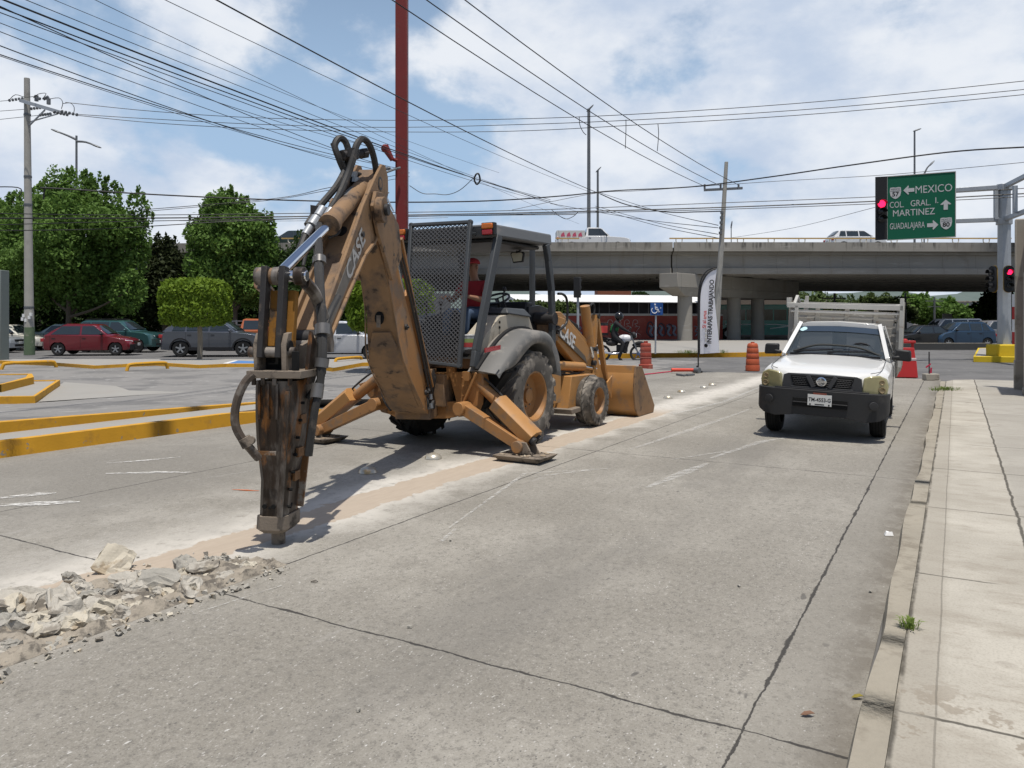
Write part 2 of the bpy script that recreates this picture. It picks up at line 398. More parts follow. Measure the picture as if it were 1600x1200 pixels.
    nt.put(b.inputs['Base Color'], c); b.inputs['Roughness'].default_value = .85; b.inputs['Specular IOR Level'].default_value = .3
    hgt = nt.m('SUBTRACT', nt.m('ADD', nt.m('MULTIPLY', fine, .35), nt.m('ADD', nt.m('MULTIPLY', mid, .5), nt.m('MULTIPLY', brown, -.4))), nt.m('MULTIPLY', lines, 1.5))
    nt.put(b.inputs['Normal'], nt.bump(hgt, .55, .012)); return m
def walk_material():
    m, nt, b = newmat('sidewalk_concrete'); co = nt.coord(); x, y, z = nt.sep(co)
    c = nt.mix(nt.step(nt.noise(.8, 5, .6, co), .35, .65), (.35, .325, .275), (.45, .422, .362))
    c = nt.mix(nt.m('MULTIPLY', nt.step(nt.noise(2.4, 8, .72, nt.scalev(co, 1.6, .7, 1)), .46, .70), .6), c, (.27, .24, .195))
    c = nt.mix(nt.m('MULTIPLY', nt.step(nt.noise(7, 8, .75, nt.scalev(co, 1.8, .6, 1)), .52, .74), .5), c, (.20, .165, .125))
    c = nt.mix(nt.m('MULTIPLY', nt.step(y, -.40, -.50), .5), c, (.27, .258, .232))
    c = nt.mix(nt.m('MULTIPLY', nt.step(y, .02, .09), .55), c, (.28, .255, .21))
    sp = nt.step(nt.voro(3.4, nt.scalev(co, 1, .8, 1)), .16, .13); sp = nt.m('MULTIPLY', sp, nt.step(nt.noise(1.3, 2, .5, co), .5, .6))
    c = nt.mix(nt.m('MULTIPLY', sp, .5), c, (.17, .14, .115))
    pat = nt.m('MULTIPLY', nt.step(nt.noise(3.1, 5, .7, co), .54, .58), nt.step(nt.m('ABSOLUTE', nt.m('SUBTRACT', x, 3.4)), .75, .2))
    c = nt.mix(nt.m('MULTIPLY', pat, .7), c, (.23, .195, .15))
    fine = nt.noise(70, 4, .7, co); c = nt.mix(nt.m('MULTIPLY', nt.step(fine, .55, .35), .3), c, (.2, .18, .15))
    j = nt.m('MULTIPLY', nt.m('SUBTRACT', nt.noise(2.2, 5, .7, co), .5), .07)
    ln = nt.step(nt.m('ABSOLUTE', nt.m('ADD', nt.m('ADD', y, .44), j)), .016, .006)
    fr = nt.m('SUBTRACT', nt.m('PINGPONG', nt.m('ADD', nt.m('ADD', x, .45), j), 1.0), 0.0)
    ln = nt.m('MAXIMUM', ln, nt.m('MULTIPLY', nt.step(fr, .014, .005), nt.step(nt.noise(.9, 2, .5, co), .38, .46)))
    ln = nt.m('MAXIMUM', ln, nt.m('MULTIPLY', nt.step(nt.m('ABSOLUTE', nt.m('SUBTRACT', y, nt.m('ADD', .07, nt.m('MULTIPLY', j, .25)))), .006, .002), .45))
    ln = nt.m('MAXIMUM', ln, nt.m('MULTIPLY', nt.step(nt.m('ADD', y, nt.m('MULTIPLY', j, .5)), .196, .214), nt.step(nt.noise(2.6, 5, .7, co), .30, .55)))
    c = nt.mix(nt.m('MULTIPLY', ln, .85), c, (.05, .045, .035))
    nt.put(b.inputs['Base Color'], c); b.inputs['Roughness'].default_value = .88; b.inputs['Specular IOR Level'].default_value = .25
    nt.put(b.inputs['Normal'], nt.bump(nt.m('SUBTRACT', nt.m('ADD', nt.m('MULTIPLY', fine, .3), nt.noise(6, 5, .6, co)), ln), .4, .012)); return m
M['road'] = road_material(); M['walk'] = walk_material()
M['asphalt'] = mat('avenue_asphalt', (.135, .133, .131), .88, 0, .12, .35, .3, 60, (.105, .104, .102), (.45, .62), .5, (.25, .245, .235), (.6, .72), 2.5, spec=.3)
M['lot'] = mat('lot_concrete', (.215, .208, .198), .88, 0, .12, .5, .2, 50, (.15, .147, .143), (.48, .60), .6, (.32, .315, .30), (.6, .7), 3, spec=.3)
M['paving'] = mat('pale_paving', (.29, .28, .258), .88, 0, .1, 1.0, .15, 50, (.29, .275, .25), (.5, .65), 1.4)
M['kerb_yellow'] = mat('kerb_yellow', (.55, .285, .022), .7, 0, .15, 2.5, .25, 40, (.42, .22, .03), (.52, .68), 3, (.24, .215, .18), (.645, .68), 9)
M['kerb'] = mat('kerb_concrete', (.29, .262, .21), .88, 0, .22, 3, .8, 25, (.21, .185, .145), (.48, .68), 5, (.13, .115, .095), (.66, .78), 11)
M['dirt'] = mat('dry_dirt', (.30, .235, .165), .95, 0, .25, 5, .6, 20, (.40, .35, .28), (.5, .65), 6)

# ================================================================== ground
g = MB(); g.quad((-3000, -60, -.02), (3000, -60, -.02), (3000, 4000, -.02), (-3000, 4000, -.02))
struct(g.build('ground', M['asphalt'], smooth=False))
RZ = rad(60)
def road_obj(mb, name, m, **kw):
    o = mb.build(name, m, **kw); o.rotation_euler = (0, 0, RZ); return o
g = MB(); g.quad((-14, .36, -.004), (25.2, .36, -.004), (25.2, 10.3, -.004), (-14, 10.3, -.004))
struct(road_obj(g, 'road', M['road'], smooth=False))
# right sidewalk with a rounded far corner, kerb as a low broken step
g = MB(); pts = [(-14, .22), (23.2, .22), (23.9, .05), (24.3, -.4), (24.4, -1.0), (24.4, -7), (-14, -7)]
g.prism([(x, y, -.03) for x, y in pts], (0, 0, .115)); struct(road_obj(g, 'sidewalk', M['walk'], smooth=False))
g = MB(); n = 150
for i in range(n):
    x0 = -6 + 29.2 * i / n; x1 = x0 + 29.2 / n
    def ed(x): return .37 + .012 * math.sin(x * 1.1) + .008 * math.sin(x * 3.7 + 1)
    def tp(x): return .092 + .008 * math.sin(x * 5.3)
    a, b = ed(x0), ed(x1); h0, h1 = tp(x0), tp(x1)
    g.hexa([(x0, .222, -.03), (x1, .222, -.03), (x1, b, -.03), (x0, a, -.03)], [(x0, .222, h0), (x1, .222, h1), (x1, b - .03, h1), (x0, a - .03, h0)])
struct(road_obj(g, 'kerb', M['kerb'], bevel=0))
# ---- forecourt to the left: low double kerb, then a lot that falls to the avenue
def world_strip(p_list, w_dir, w, z0, h): pass
K0, K1 = gnd(-260, 752), gnd(400, 660)                      # foot of the lower kerb
kd = (K1 - K0).normalized(); kn = V((-kd.y, kd.x, 0))
g = MB(); L = (K1 - K0).length + 1.5
def kp(s, o, z): q = K0 + kd * s + kn * o; return V((q.x, q.y, z))
n = 24
for i in range(n):
    a, b = L * i / n, L * (i + 1) / n
    ha, hb = [.2 - .13 * max(0, (t - L * .72) / (L * .28)) for t in (a, b)]
    g.hexa([kp(a, 0, -.03), kp(b, 0, -.03), kp(b, .16, -.03), kp(a, .16, -.03)], [kp(a, .02, ha), kp(b, .02, hb), kp(b, .16, hb), kp(a, .16, ha)])
tag(g.build('yellow_kerb', M['kerb_yellow']), 'chipped yellow lower kerb along the left edge of the road', 'kerb')
g = MB(); g.prism([kp(0, .16, -.03), kp(L, .16, -.03), kp(L, .80, -.03), kp(0, .80, -.03)], (0, 0, .225)); struct(g.build('kerb_step_path', M['paving']))
g = MB()
for i in range(n):
    a, b = L * i / n, L * (i + 1) / n
    ha, hb = [.385 - .19 * (t / L) ** 1.2 for t in (a, b)]
    g.hexa([kp(a, .80, .1), kp(b, .80, .1), kp(b, .96, .1), kp(a, .96, .1)], [kp(a, .80, ha), kp(b, .80, hb), kp(b, .96, hb), kp(a, .96, ha)])
tag(g.build('yellow_kerb', M['kerb_yellow']), 'yellow upper kerb tapering down behind the lower kerb at left', 'kerb')
g = MB(); E = [V((-60, 31.5, .07)), V((8, 31.5, .07)), gnd(860, 592, .07), V((-1.2, 17.5, .06)), kp(L + .8, .9, .07)]
near = [kp(L, .955, .19), kp(L * .66, .955, .265), kp(L * .33, .955, .33), kp(0, .955, .38), V((-30, 6, .38))]
mid_ = [V((-2.6, 15.8, .08)), kp(L * .66, 5.2, .12), kp(L * .33, 5.4, .14), kp(0, 5.5, .15), V((-32, 12, .12))]
far_ = [V((6, 31.5, .07)), V((-6, 31.5, .07)), V((-14, 31.5, .07)), V((-22, 31.5, .07)), V((-60, 31.5, .07))]
for A, B in ((near, mid_), (mid_, far_)):
    for i in range(4): g.quad(A[i], A[i + 1], B[i + 1], B[i])
g.quad(near[0], mid_[0], V((-1.2, 16.5, -.015)), kp(L + 1.0, .9, -.015)); g.quad(mid_[0], far_[0], V((8, 31.5, -.015)), V((-1.2, 16.5, -.015)))
struct(g.build('forecourt', M['lot'], smooth=False))
g = MB(); g.sheet([gnd(60, 628, .135), gnd(300, 612, .10), gnd(100, 597, .11)], .003); g.sheet([gnd(345, 612, .095), gnd(410, 616, .095), gnd(520, 610, .09), gnd(420, 606, .09)], .003)
struct(g.build('paving_patch', M['paving'], smooth=False))
# raised walk before the avenue with a zigzag yellow kerb
zz = [(-90, 570), (0, 568.5), (89, 572.5), (147, 577), (243, 571.5), (310, 576), (352, 574), (470, 574), (520, 581), (566, 572), (640, 570), (700, 566)]
front = [gnd(x, y, .08) for x, y in zz]; g = MB(); gk = MB()
top = [V((p.x, p.y, .195)) for p in front]
back = [V((p.x * 1.0 + (29.6 - p.y) * (p.x / p.y), 29.6, .195)) for p in front]
for i in range(len(front) - 1):
    a, b = top[i], top[i + 1]; A, B = back[i], back[i + 1]
    g.hexa([V((a.x, a.y + .12, .02)), V((b.x, b.y + .12, .02)), V((B.x, B.y, .02)), V((A.x, A.y, .02))], [V((a.x, a.y + .12, .195)), V((b.x, b.y + .12, .195)), B, A])
    gk.hexa([V((a.x, a.y, .02)), V((b.x, b.y, .02)), V((b.x, b.y + .118, .02)), V((a.x, a.y + .118, .02))], [V((a.x, a.y + .01, .2)), V((b.x, b.y + .01, .2)), V((b.x, b.y + .118, .2)), V((a.x, a.y + .118, .2))])
struct(g.build('far_sidewalk', M['paving'], smooth=False))
tag(gk.build('yellow_kerb', M['kerb_yellow']), 'yellow zigzag kerb below the clipped square tree', 'kerb')
# two little islands at the left edge
def island(px, z0, h, label, top):
    P = [gnd(x, y, z0) for x, y in px]; t = thing('kerb_island', label, 'kerb island', P[0])
    q = MB(); c = sum(P, V()) / len(P); I = [p + (c - p).normalized() * .16 for p in P]
    for i in range(len(P)):
        j = (i + 1) % len(P); q.hexa([p - UP * .05 for p in (P[i], P[j], I[j], I[i])], [p + UP * h for p in (P[i], P[j], I[j], I[i])])
    q.build('kerb_edge', M['kerb_yellow'], t)
    MB().prism([p - UP * .05 for p in I], UP * (h + .03)).build('top', top, t)
island([(-70, 632), (55, 630), (94, 602), (-70, 604)], .13, .13, 'low yellow edged island with pointed tip at the left edge', M['paving'])
island([(-80, 608), (2, 613), (53, 600), (50, 594), (-80, 596)], .24, .16, 'upper yellow stepped island behind the pointed one', M['lot'])
# yellow tube wheel stops
for (xa, ya, xb, yb, lab) in ((2, 578, 88, 574, 'yellow bent pipe wheel stop nearer the left edge'), (198, 580, 262, 576, 'yellow bent pipe wheel stop below the clipped tree'), (523, 570, 566, 566, 'short yellow pipe wheel stop beside the breaker hose')):
    a, b = gnd(xa, ya, .09), gnd(xb, yb, .09); d = (b - a)
    q = MB().tube([a, a + d * .03 + UP * .13, a + d * .09 + UP * .2, a + d * .5 + UP * .21, a + d * .91 + UP * .2, a + d * .97 + UP * .13, b], .055, 8, 3)
    tag(q.build('wheel_stop', M['kerb_yellow']), lab, 'wheel stop', 'yellow pipe wheel stops')
# accessible bay paint
g = MB(); g.sheet([gnd(356, 567.6, .195), gnd(400, 567.6, .195), gnd(412, 565, .195), gnd(372, 563.6, .195)], .004)
struct(g.build('blue_bay_paint', mat('bay_blue', (.08, .19, .42), .7, 0, .2, 2)))
g = MB(); g.sheet([gnd(348, 567.9, .195), gnd(356, 567.9, .195), gnd(372, 563.5, .195), gnd(366, 563.4, .195)], .005)
struct(g.build('white_bay_paint', M['lane_white']))
# avenue median beyond, with yellow kerb
mk = [(905, 560), (940, 560), (1021, 558.5), (1100, 558), (1170, 557.2), (1235, 555.5), (1320, 553.5)]
P = [gnd(x, y, 0) for x, y in mk]; g = MB(); gk = MB()
for i in range(len(P) - 1):
    a, b = P[i], P[i + 1]
    gk.hexa([a - UP * .03, b - UP * .03, b + V((0, .2, -.03)), a + V((0, .2, -.03))], [a + UP * .19, b + UP * .19, b + V((0, .2, .19)), a + V((0, .2, .19))])
    A, B = V((a.x * 1.7, 60, .185)), V((b.x * 1.7, 60, .185))
    g.hexa([a + V((0, .2, -.03)), b + V((0, .2, -.03)), V((B.x, B.y, -.03)), V((A.x, A.y, -.03))], [a + V((0, .2, .185)), b + V((0, .2, .185)), B, A])
struct(g.build('median', M['paving'], smooth=False))
tag(gk.build('yellow_kerb', M['kerb_yellow']), 'yellow median kerb behind the feather flag under the flyover', 'kerb')
# right traffic island
t = thing('signal_island', 'yellow kerbed traffic island at the foot of the gantry pole', 'kerb island', gnd(1570, 565))
P = [gnd(1521, 565), gnd(1640, 567), gnd(1640, 549), gnd(1528, 550)]; c = sum(P, V()) / 4; I = [p + (c - p).normalized() * .3 for p in P]
q = MB()
for i in range(4):
    j = (i + 1) % 4; q.hexa([p - UP * .03 for p in (P[i], P[j], I[j], I[i])], [p + UP * .22 for p in (P[i], P[j], I[j], I[i])])
q.build('kerb_edge', mat('bright_kerb_yellow', (.56, .40, .02), .7, 0, .15, 3, .2, 30), t, bevel=.02)
MB().prism([p - UP * .03 for p in I], UP * .24).build('top', M['paving'], t)
# ---- worn paint and scratches on the road
def paint_mat(k=.5, nm='worn_paint'):
    m, nt, b = newmat(nm); co = nt.coord()
    nt.put(b.inputs['Base Color'], (.66, .65, .62, 1)); b.inputs['Roughness'].default_value = .8
    f = nt.step(nt.noise(26, 5, .7, nt.scalev(co, .3, 1.2, 1)), .42, .60)
    nt.put(b.inputs['Alpha'], nt.m('MULTIPLY', f, k)); return m
PM = paint_mat(); PM2 = paint_mat(.95, 'fresh_paint')
def flat_line(name, pts, wd, m=PM, z=.002):
    g = MB(); G = [gnd(x, y) for x, y in pts]
    L_ = []; R_ = []
    for i, p in enumerate(G):
        d = (G[min(i + 1, len(G) - 1)] - G[max(i - 1, 0)]).normalized(); nn = V((-d.y, d.x, 0)); ww = wd * (.35 if i in (0, len(G) - 1) else 1) / 2
        L_.append(p + nn * ww + UP * z); R_.append(p - nn * ww + UP * z)
    for i in range(len(G) - 1): g.quad(R_[i], R_[i + 1], L_[i + 1], L_[i])
    o = g.build(name, m, smooth=False); return struct(o)
for pts, wd in (([(-20, 780), (60, 772), (88, 770)], .12), ([(-20, 790), (60, 787), (125, 784)], .16), ([(165, 724), (230, 719), (282, 714)], .07), ([(165, 740), (240, 738), (302, 738)], .10), ([(290, 752), (400, 735)], .05),
                ([(700, 826), (820, 740), (950, 732)], .05), ([(835, 745), (900, 737), (952, 731)], .07), ([(985, 702), (1090, 668), (1170, 640)], .12), ([(1010, 762), (1070, 738), (1105, 724)], .14), ([(1050, 718), (1135, 705)], .09), ([(1110, 716), (1190, 690), (1230, 684)], .12),
                ([(690, 846), (712, 826)], .10), ([(1020, 655), (1130, 628), (1200, 600)], .12), ([(440, 915), (300, 960)], .03)):
    flat_line('road_marking', pts, wd * (1.15 if pts[0][0] < 200 else 1), PM2 if pts[0][0] < 200 else PM)
flat_line('spray_mark', [(363, 765), (385, 766), (405, 767)], .03, mat('orange_spray', (.55, .12, .02), .7))
# ================================================================== backhoe
U0, V0 = 9.23, -6.0
def MC(s, t, z): return RW(U0 + s, V0 + t, z)              # machine frame: s forward, t to its right
def mT(x, y, t):                                            # point seen at a pixel on the lengthwise plane t
    kx = (x - CX) / F; Y = (V0 + t) / (.8660254 * kx - .5); return V((kx * Y, Y, H + (HZ - y) / F * Y))
def mS(x, y, s):                                            # ... on the cross plane s
    kx = (x - CX) / F; Y = (U0 + s) / (.5 * kx + .8660254); return V((kx * Y, Y, H + (HZ - y) / F * Y))
B0 = V((-1.24, 9.86, 0)); BD = V((-.135, -.991, 0)).normalized(); BQ = V((-BD.y, BD.x, 0))
def BP(r, q, z): return B0 + BD * r + BQ * q + UP * z       # boom frame: r reach from the swing pin, q to its right
def bq(x, y, q):
    kx = (x - CX) / F; o = B0 + BQ * q
    r = (kx * o.y - o.x) / (BD.x - kx * BD.y); p = o + BD * r; return V((p.x, p.y, H + (HZ - y) / F * p.y))
hoe = thing('backhoe_loader', 'orange yellow backhoe loader with a hydraulic breaker on its arm, stabilisers down on the road', 'backhoe', MC(0, 0, 0), RZ)
ML = [M['yellow'], M['black_steel'], M['dusty_yellow'], M['chrome'], M['darkhole']]
S_AX = (D, -NR, UP)
# ---- wheels
def tyre(R, W, rimR, lugs, lug_h, name, mtyre, mrim, side):
    # built round its own hub, axle along +y, outer face towards -y*side ; local coordinates
    q = MB(); h = W / 2; o = -side
    q.lathe((0, 0, 0), (0, 1, 0), [(rimR, -h * .86), (rimR * 1.03, -h * .97), (rimR + (R - rimR) * .35, -h * 1.04), (R - .11, -h * 1.02), (R - .045, -h * .93), (R - .02, -h * .6), (R - .012, 0), (R - .02, h * .6), (R - .045, h * .93), (R - .11, h * 1.02), (rimR + (R - rimR) * .35, h * 1.04), (rimR * 1.03, h * .97), (rimR, h * .86)], 40, False)
    for k in range(lugs):
        for sd in (-1, 1):
            a0 = 2 * math.pi * (k + (.5 if sd > 0 else 0)) / lugs
            bot = []; topp = []
            for (da, yy, dr) in ((-.0, h * 1.0 * sd, -.075), (.42 / R * .62, h * .06 * sd, 0), (.42 / R * .62 + .10 / R, h * .06 * sd, 0), (.085 / R, h * 1.0 * sd, -.075)):
                a = a0 + da
                for lst, r_ in ((bot, R - .05 + dr * .6), (topp, R + lug_h + dr * .55)): lst.append(V((r_ * math.cos(a), yy, r_ * math.sin(a))))
            q.hexa(bot, topp)
    tw = q
    rm = MB(); f = o * h
    rm.lathe((0, 0, 0), (0, o, 0), [(rimR * 1.0, h * .84), (rimR * 1.03, h * .95), (rimR * .96, h * .93), (rimR * .90, h * .62), (rimR * .84, h * .30), (rimR * .55, h * .22), (rimR * .50, h * .30), (rimR * .30, h * .34), (rimR * .30, h * .52), (rimR * .24, h * .56), (0.0, h * .56)], 32, False)
    rm.m(1)
    for k in range(8):
        a = 2 * math.pi * k / 8; rm.cyl((rimR * .44 * math.cos(a), o * h * .24, rimR * .44 * math.sin(a)), (rimR * .44 * math.cos(a), o * h * .38, rimR * .44 * math.sin(a)), .014, n=6)
    return tw, rm
def wheel(R, W, rimR, lugs, lug_h, s, t, z, side, name, mt, mr, spin=0):
    tw, rm = tyre(R, W, rimR, lugs, lug_h, name, mt, mr, side)
    p = MC(s, t, z)
    Mx = Matrix.Translation(p) @ Matrix.Rotation(RZ, 4, 'Z') @ Matrix.Rotation(spin, 4, 'Y')
    for b_ in (tw, rm): b_.v = [tuple(Mx @ V(v)) for v in b_.v]
    o = tw.build(name, mt, hoe, ang=30); r = rm.build('rim', [mr, M['dust_steel']], o, ang=30); return o
RT = .83
wheel(.615, .44, .335, 17, .038, 0, RT, .66, 1, 'rear_wheel', M['rubber_dust'], M['yellow'], .2)
wheel(.615, .44, .335, 17, .038, 0, -RT - .05, .63, -1, 'rear_wheel', M['rubber'], M['yellow'], .5)
wheel(.405, .28, .215, 22, .014, 2.12, .93, .405, 1, 'front_wheel', M['rubber_dust'], M['yellow'])
wheel(.405, .28, .215, 22, .014, 2.12, -1.0, .405, -1, 'front_wheel', M['rubber_dust'], M['yellow'])
# ---- chassis
q = MB(); q.box(MC(.75, -.05, .78), (3.6, .62, .42), S_AX); q.m(1).box(MC(2.12, -.05, .42), (.18, 1.7, .16), S_AX); q.box(MC(0, -.05, .63), (.30, 1.4, .34), S_AX); q.m(0)
q.box(MC(.1, 0, 1.14), (1.9, 1.25, .16), S_AX)
q.build('chassis', [M['dusty_yellow'], M['black_steel']], hoe, bevel=.015)
# side box with step behind the front wheel (right)
q = MB(); q.prism([mT(893, 588, .82), mT(930, 584, .82), mT(932, 632, .82), mT(888, 640, .82)], -NR * .35); q.m(1).prism([mT(893, 640, .92), mT(934, 628, .92), mT(935, 633, .92), mT(894, 648, .92)], -NR * .4)
q.m(0).box(MC(1.02, .6, .72), (.5, .4, .55), S_AX); q.build('step_box', [M['yellow_clean'], M['dust_steel']], hoe, bevel=.01)
# ---- rear frame carrying swing post and stabilisers
q = MB(); sR = -.98
q.prism([mS(690, 583, sR), mS(752, 579, sR), mS(756, 600, sR), mS(748, 612, sR), mS(746, 632, sR), mS(740, 648, sR), mS(716, 652, sR), mS(714, 632, sR), mS(703, 590, sR)], D * .14)
q.prism([mS(600, 583, sR), mS(700, 582, sR), mS(700, 593, sR), mS(600, 594, sR)], D * .14)
q.prism([mS(560, 600, sR), mS(612, 582, sR), mS(628, 636, sR), mS(618, 650, sR), mS(596, 644, sR)], D * .14)
q.prism([mS(606, 626, sR), mS(718, 628, sR), mS(722, 648, sR), mS(700, 654, sR), mS(622, 654, sR), mS(602, 644, sR)], D * .16)
q.m(1).prism([mS(612, 585, sR + .15), mS(790, 583, sR + .15), mS(750, 640, sR + .15), mS(612, 640, sR + .15)], D * .2)
q.m(0).box((mS(702, 577, sR) + D * .05), (.1, .1, .1), S_AX)
for x_, y_ in ((722, 590), (724, 604), (724, 618), (735, 586), (742, 592), (610, 590), (612, 600)): q.cyl(mS(x_, y_, sR) - D * .015, mS(x_, y_, sR) + D * .02, .013, n=6)
q.beam(mS(747, 582, sR) - D * .03, mS(722, 640, sR) - D * .03, .03, .05, D)
q.build('rear_frame', [M['yellow'], M['darkhole']], hoe, bevel=.012)
# ---- stabilisers
def stab(mir):
    f = (lambda t: t) if not mir else (lambda t: -t * 1.17)
    P = lambda t, z, ds=0: MC(-1.08 - (.16 if mir else 0) + ds, f(t), z)
    q = MB(); q.beam(P(.55, .60), P(1.43, .17), .14, .155, D, .13, .12); q.cyl(P(1.43, .17, -.14), P(1.43, .17, .14), .075)
    q.cyl(P(.58, .58, -.13), P(.58, .58, .13), .085)
    leg = q.build('stabiliser_leg', M['yellow'], hoe, bevel=.012)
    q = MB(); q.cyl(P(.60, .98, .16), P(1.12, .57, .16), .072, n=18); q.m(1).cyl(P(1.1, .58, .16), P(1.42, .32, .16), .036)
    q.m(2).tube([P(.62, 1.06, .14), P(.85, .93, .14), P(1.1, .72, .14), P(1.16, .62, .14)], .014, 6); q.m(0).cyl(P(.60, .98, .05), P(.60, .98, .27), .06)
    q.build('stabiliser_cylinder', [M['yellow'], M['chrome'], M['hose']], leg)
    q = MB(); a, b_ = P(1.03, .67, .10), P(1.55, .25, .10); ax = (b_ - a).normalized(); e2 = ax.cross(D).normalized()
    if e2.z < 0: e2 = -e2
    sec = lambda p, k: [p - D * .12 * k - e2 * .09, p - D * .14 * k + e2 * .05, p - D * .06 * k + e2 * .11, p + D * .08 * k + e2 * .11, p + D * .14 * k + e2 * .05, p + D * .12 * k - e2 * .09]
    q.hexa(sec(a, 1), sec(b_, .95)); q.m(1)
    for dd in (-.07, .07): q.cyl(b_ + D * dd - ax * .02 + D * .0, b_ + D * dd + ax * .05, .055)
    q.build('cylinder_guard', [M['yellow_clean'], M['black_steel']], leg, bevel=.01)
    q = MB(); c = P(1.48, .03); X = (P(2, 0) - P(1, 0)).normalized()
    bt = [c + X * a * .27 + D * b * .19 + UP * -.02 for a, b in ((-1, -1), (1, -1), (1, 1), (-1, 1))]
    tp = [c + X * a * .33 + D * b * .24 + UP * .04 for a, b in ((-1, -1), (1, -1), (1, 1), (-1, 1))]
    q.hexa(bt, tp)
    for dd in (-.1, .08): q.prism([c + X * -.13 + D * dd + UP * .035, c + X * .16 + D * dd + UP * .035, c + X * .06 + D * dd + UP * .20, c + X * -.08 + D * dd + UP * .20], D * .025)
    q.m(1); rr = random.Random(3)
    for _ in range(26): q.ell(c + X * rr.uniform(-.26, .26) + D * rr.uniform(-.17, .17) + UP * .045, (rr.uniform(.015, .045), rr.uniform(.015, .04), rr.uniform(.008, .022)), 6)
    q.build('stabiliser_pad', [M['dust_steel'], M['dirt']], leg, bevel=.006)
stab(False); stab(True)
# ---- cab: roof, posts, guard, floor, controls
TL, TR_, ZR = -.9, .72, 3.0
q = MB(); s0, s1 = -.51, 1.15
q.hexa([MC(s0 + .02, TL, ZR - .19), MC(s0 + .02, TR_, ZR - .19), MC(s1 - .02, TR_, ZR - .17), MC(s1 - .02, TL, ZR - .17)], [MC(s0 - .02, TL + .03, ZR - .02), MC(s0 - .02, TR_ - .03, ZR - .02), MC(s1 + .02, TR_ - .03, ZR), MC(s1 + .02, TL + .03, ZR)])
q.m(1).box(MC(.3, -.1, ZR - .215), (1.4, 1.35, .06), S_AX)
roof = q.build('cab_roof', [M['roof_grey'], M['black']], hoe, bevel=.025)
for tt in (TL + .05, TR_ - .12):
    q = MB(); c = MC(s0 - .03, tt + .03, ZR - .09); q.box(c, (.08, .20, .17), S_AX); o = q.build('lamp_bracket', M['black'], roof, bevel=.01)
    q = MB(); q.box(c - D * .045 + UP * .035, (.05, .17, .075), S_AX); q.build('amber_lamp', M['amber_lamp'], o, bevel=.015)
    q = MB(); q.box(c - D * .042 - UP * .045, (.05, .155, .07), S_AX); q.build('red_lamp', M['red_lamp'], o, bevel=.012)
def post(pts, wd, th=.09):
    q = MB(); pts = [V(p) for p in pts]
    for i in range(len(pts) - 1): q.beam(pts[i], pts[i + 1] + (pts[i + 1] - pts[i]).normalized() * .01, wd, th, D)
    return q.build('cab_post', M['cab_grey'], hoe, bevel=.012)
for t in (TR_ - .03, TL + .03):
    post([MC(-.40, t, 2.83), MC(-.95, t, 1.30), MC(-1.0, t, 1.1)], .07, .13)
    post([MC(.98, t, 2.83), MC(1.06, t, 2.60), MC(1.16, t, 2.15), MC(1.19, t, 1.55), MC(1.18, t, .95)], .08, .11)
# expanded metal rear guard
GA = [mS(643, 352, -.60), mS(735, 347, -.60), mS(718, 572, -1.06), mS(632, 562, -1.06)]
gu = (GA[1] - GA[0]); gv = (GA[3] - GA[0])
def gp(a, b): # bilinear
    return (GA[0] * (1 - a) + GA[1] * a) * (1 - b) + (GA[3] * (1 - a) + GA[2] * a) * b
gn = gu.cross(gv).normalized()
q = MB()
for i in range(4):
    a, b = GA[i], GA[(i + 1) % 4]; dd = (b - a).normalized(); q.beam(a - dd * .03, b + dd * .03, .05 if i % 2 else .045, .06, gn)
for a in (.0, 1.0):
    for b in (.08, .9): q.beam(gp(a, b), gp(a, b) + D * .22, .04, .04)
guard = q.build('rear_guard', M['cab_grey'], hoe, bevel=.008)
q = MB(); NA, NB = 14, 34
for i in range(-NB, NA):
    for sgn in (1, -1):
        pts = []
        for k in range(NB + 1):
            a = (i + k / 1.0 * 1.0) / NA if sgn > 0 else (NA - i - k) / NA
            pts.append((a, k / NB))
        seg = [p for p in pts if -.001 <= p[0] <= 1.001]
        if len(seg) < 2: continue
        a, b = gp(*seg[0]), gp(*seg[-1]); q.beam(a, b, .012, .006, gn)
q.build('guard_mesh', mat('mesh_steel', (.09, .09, .092), .5, .2, .2, 10), guard, smooth=False)
# fender right and left : shell bent over the wheel
def fender(t0, t1, nm):
    outer = [(-1.02, 1.06), (-.92, 1.14), (-.70, 1.30), (-.42, 1.47), (-.12, 1.57), (.22, 1.58), (.48, 1.50), (.66, 1.28), (.74, .98)]
    inner = [(-.98, 1.01), (-.86, 1.04), (-.60, 1.10), (-.36, 1.24), (-.10, 1.36), (.20, 1.37), (.42, 1.28), (.55, 1.10), (.60, .92)]
    sm = lambda l: [(p.x, p.z) for p in smooth_path([V((a, 0, b)) for a, b in l], 3)]
    outer, inner = sm(outer), sm(inner)
    q = MB(); tm = t0 + (t1 - t0) * .30; te = t0 + (t1 - t0) * .92
    q.loft([[MC(o_[0], tm, o_[1]), MC(o_[0], te, o_[1] - .035), MC(o_[0] * .99, t1, o_[1] - .09), MC(i_[0], t1, i_[1] + .02), MC(i_[0], te, i_[1]), MC(i_[0], t0, i_[1] + .02), MC(o_[0], t0, o_[1] - .02)] for o_, i_ in zip(outer, inner)])
    f = q.build('fender', M['fender'], hoe, ang=66)
    q = MB()
    for i in range(len(outer) - 1):
        a, b = outer[i], outer[i + 1]; q.beam(MC(a[0], t0 + (t1 - t0) * .30, a[1] + .012), MC(b[0], t0 + (t1 - t0) * .30, b[1] + .012), .05, .035, UP)
    q.build('fender_trim', M['black'], f); return f
fr = fender(.60, 1.07, 'r'); fender(-.64, -1.1, 'l')
q = MB(); q.box(MC(-.70, 1.0, 1.16), (.02, .16, .06), S_AX); q.v = q.v
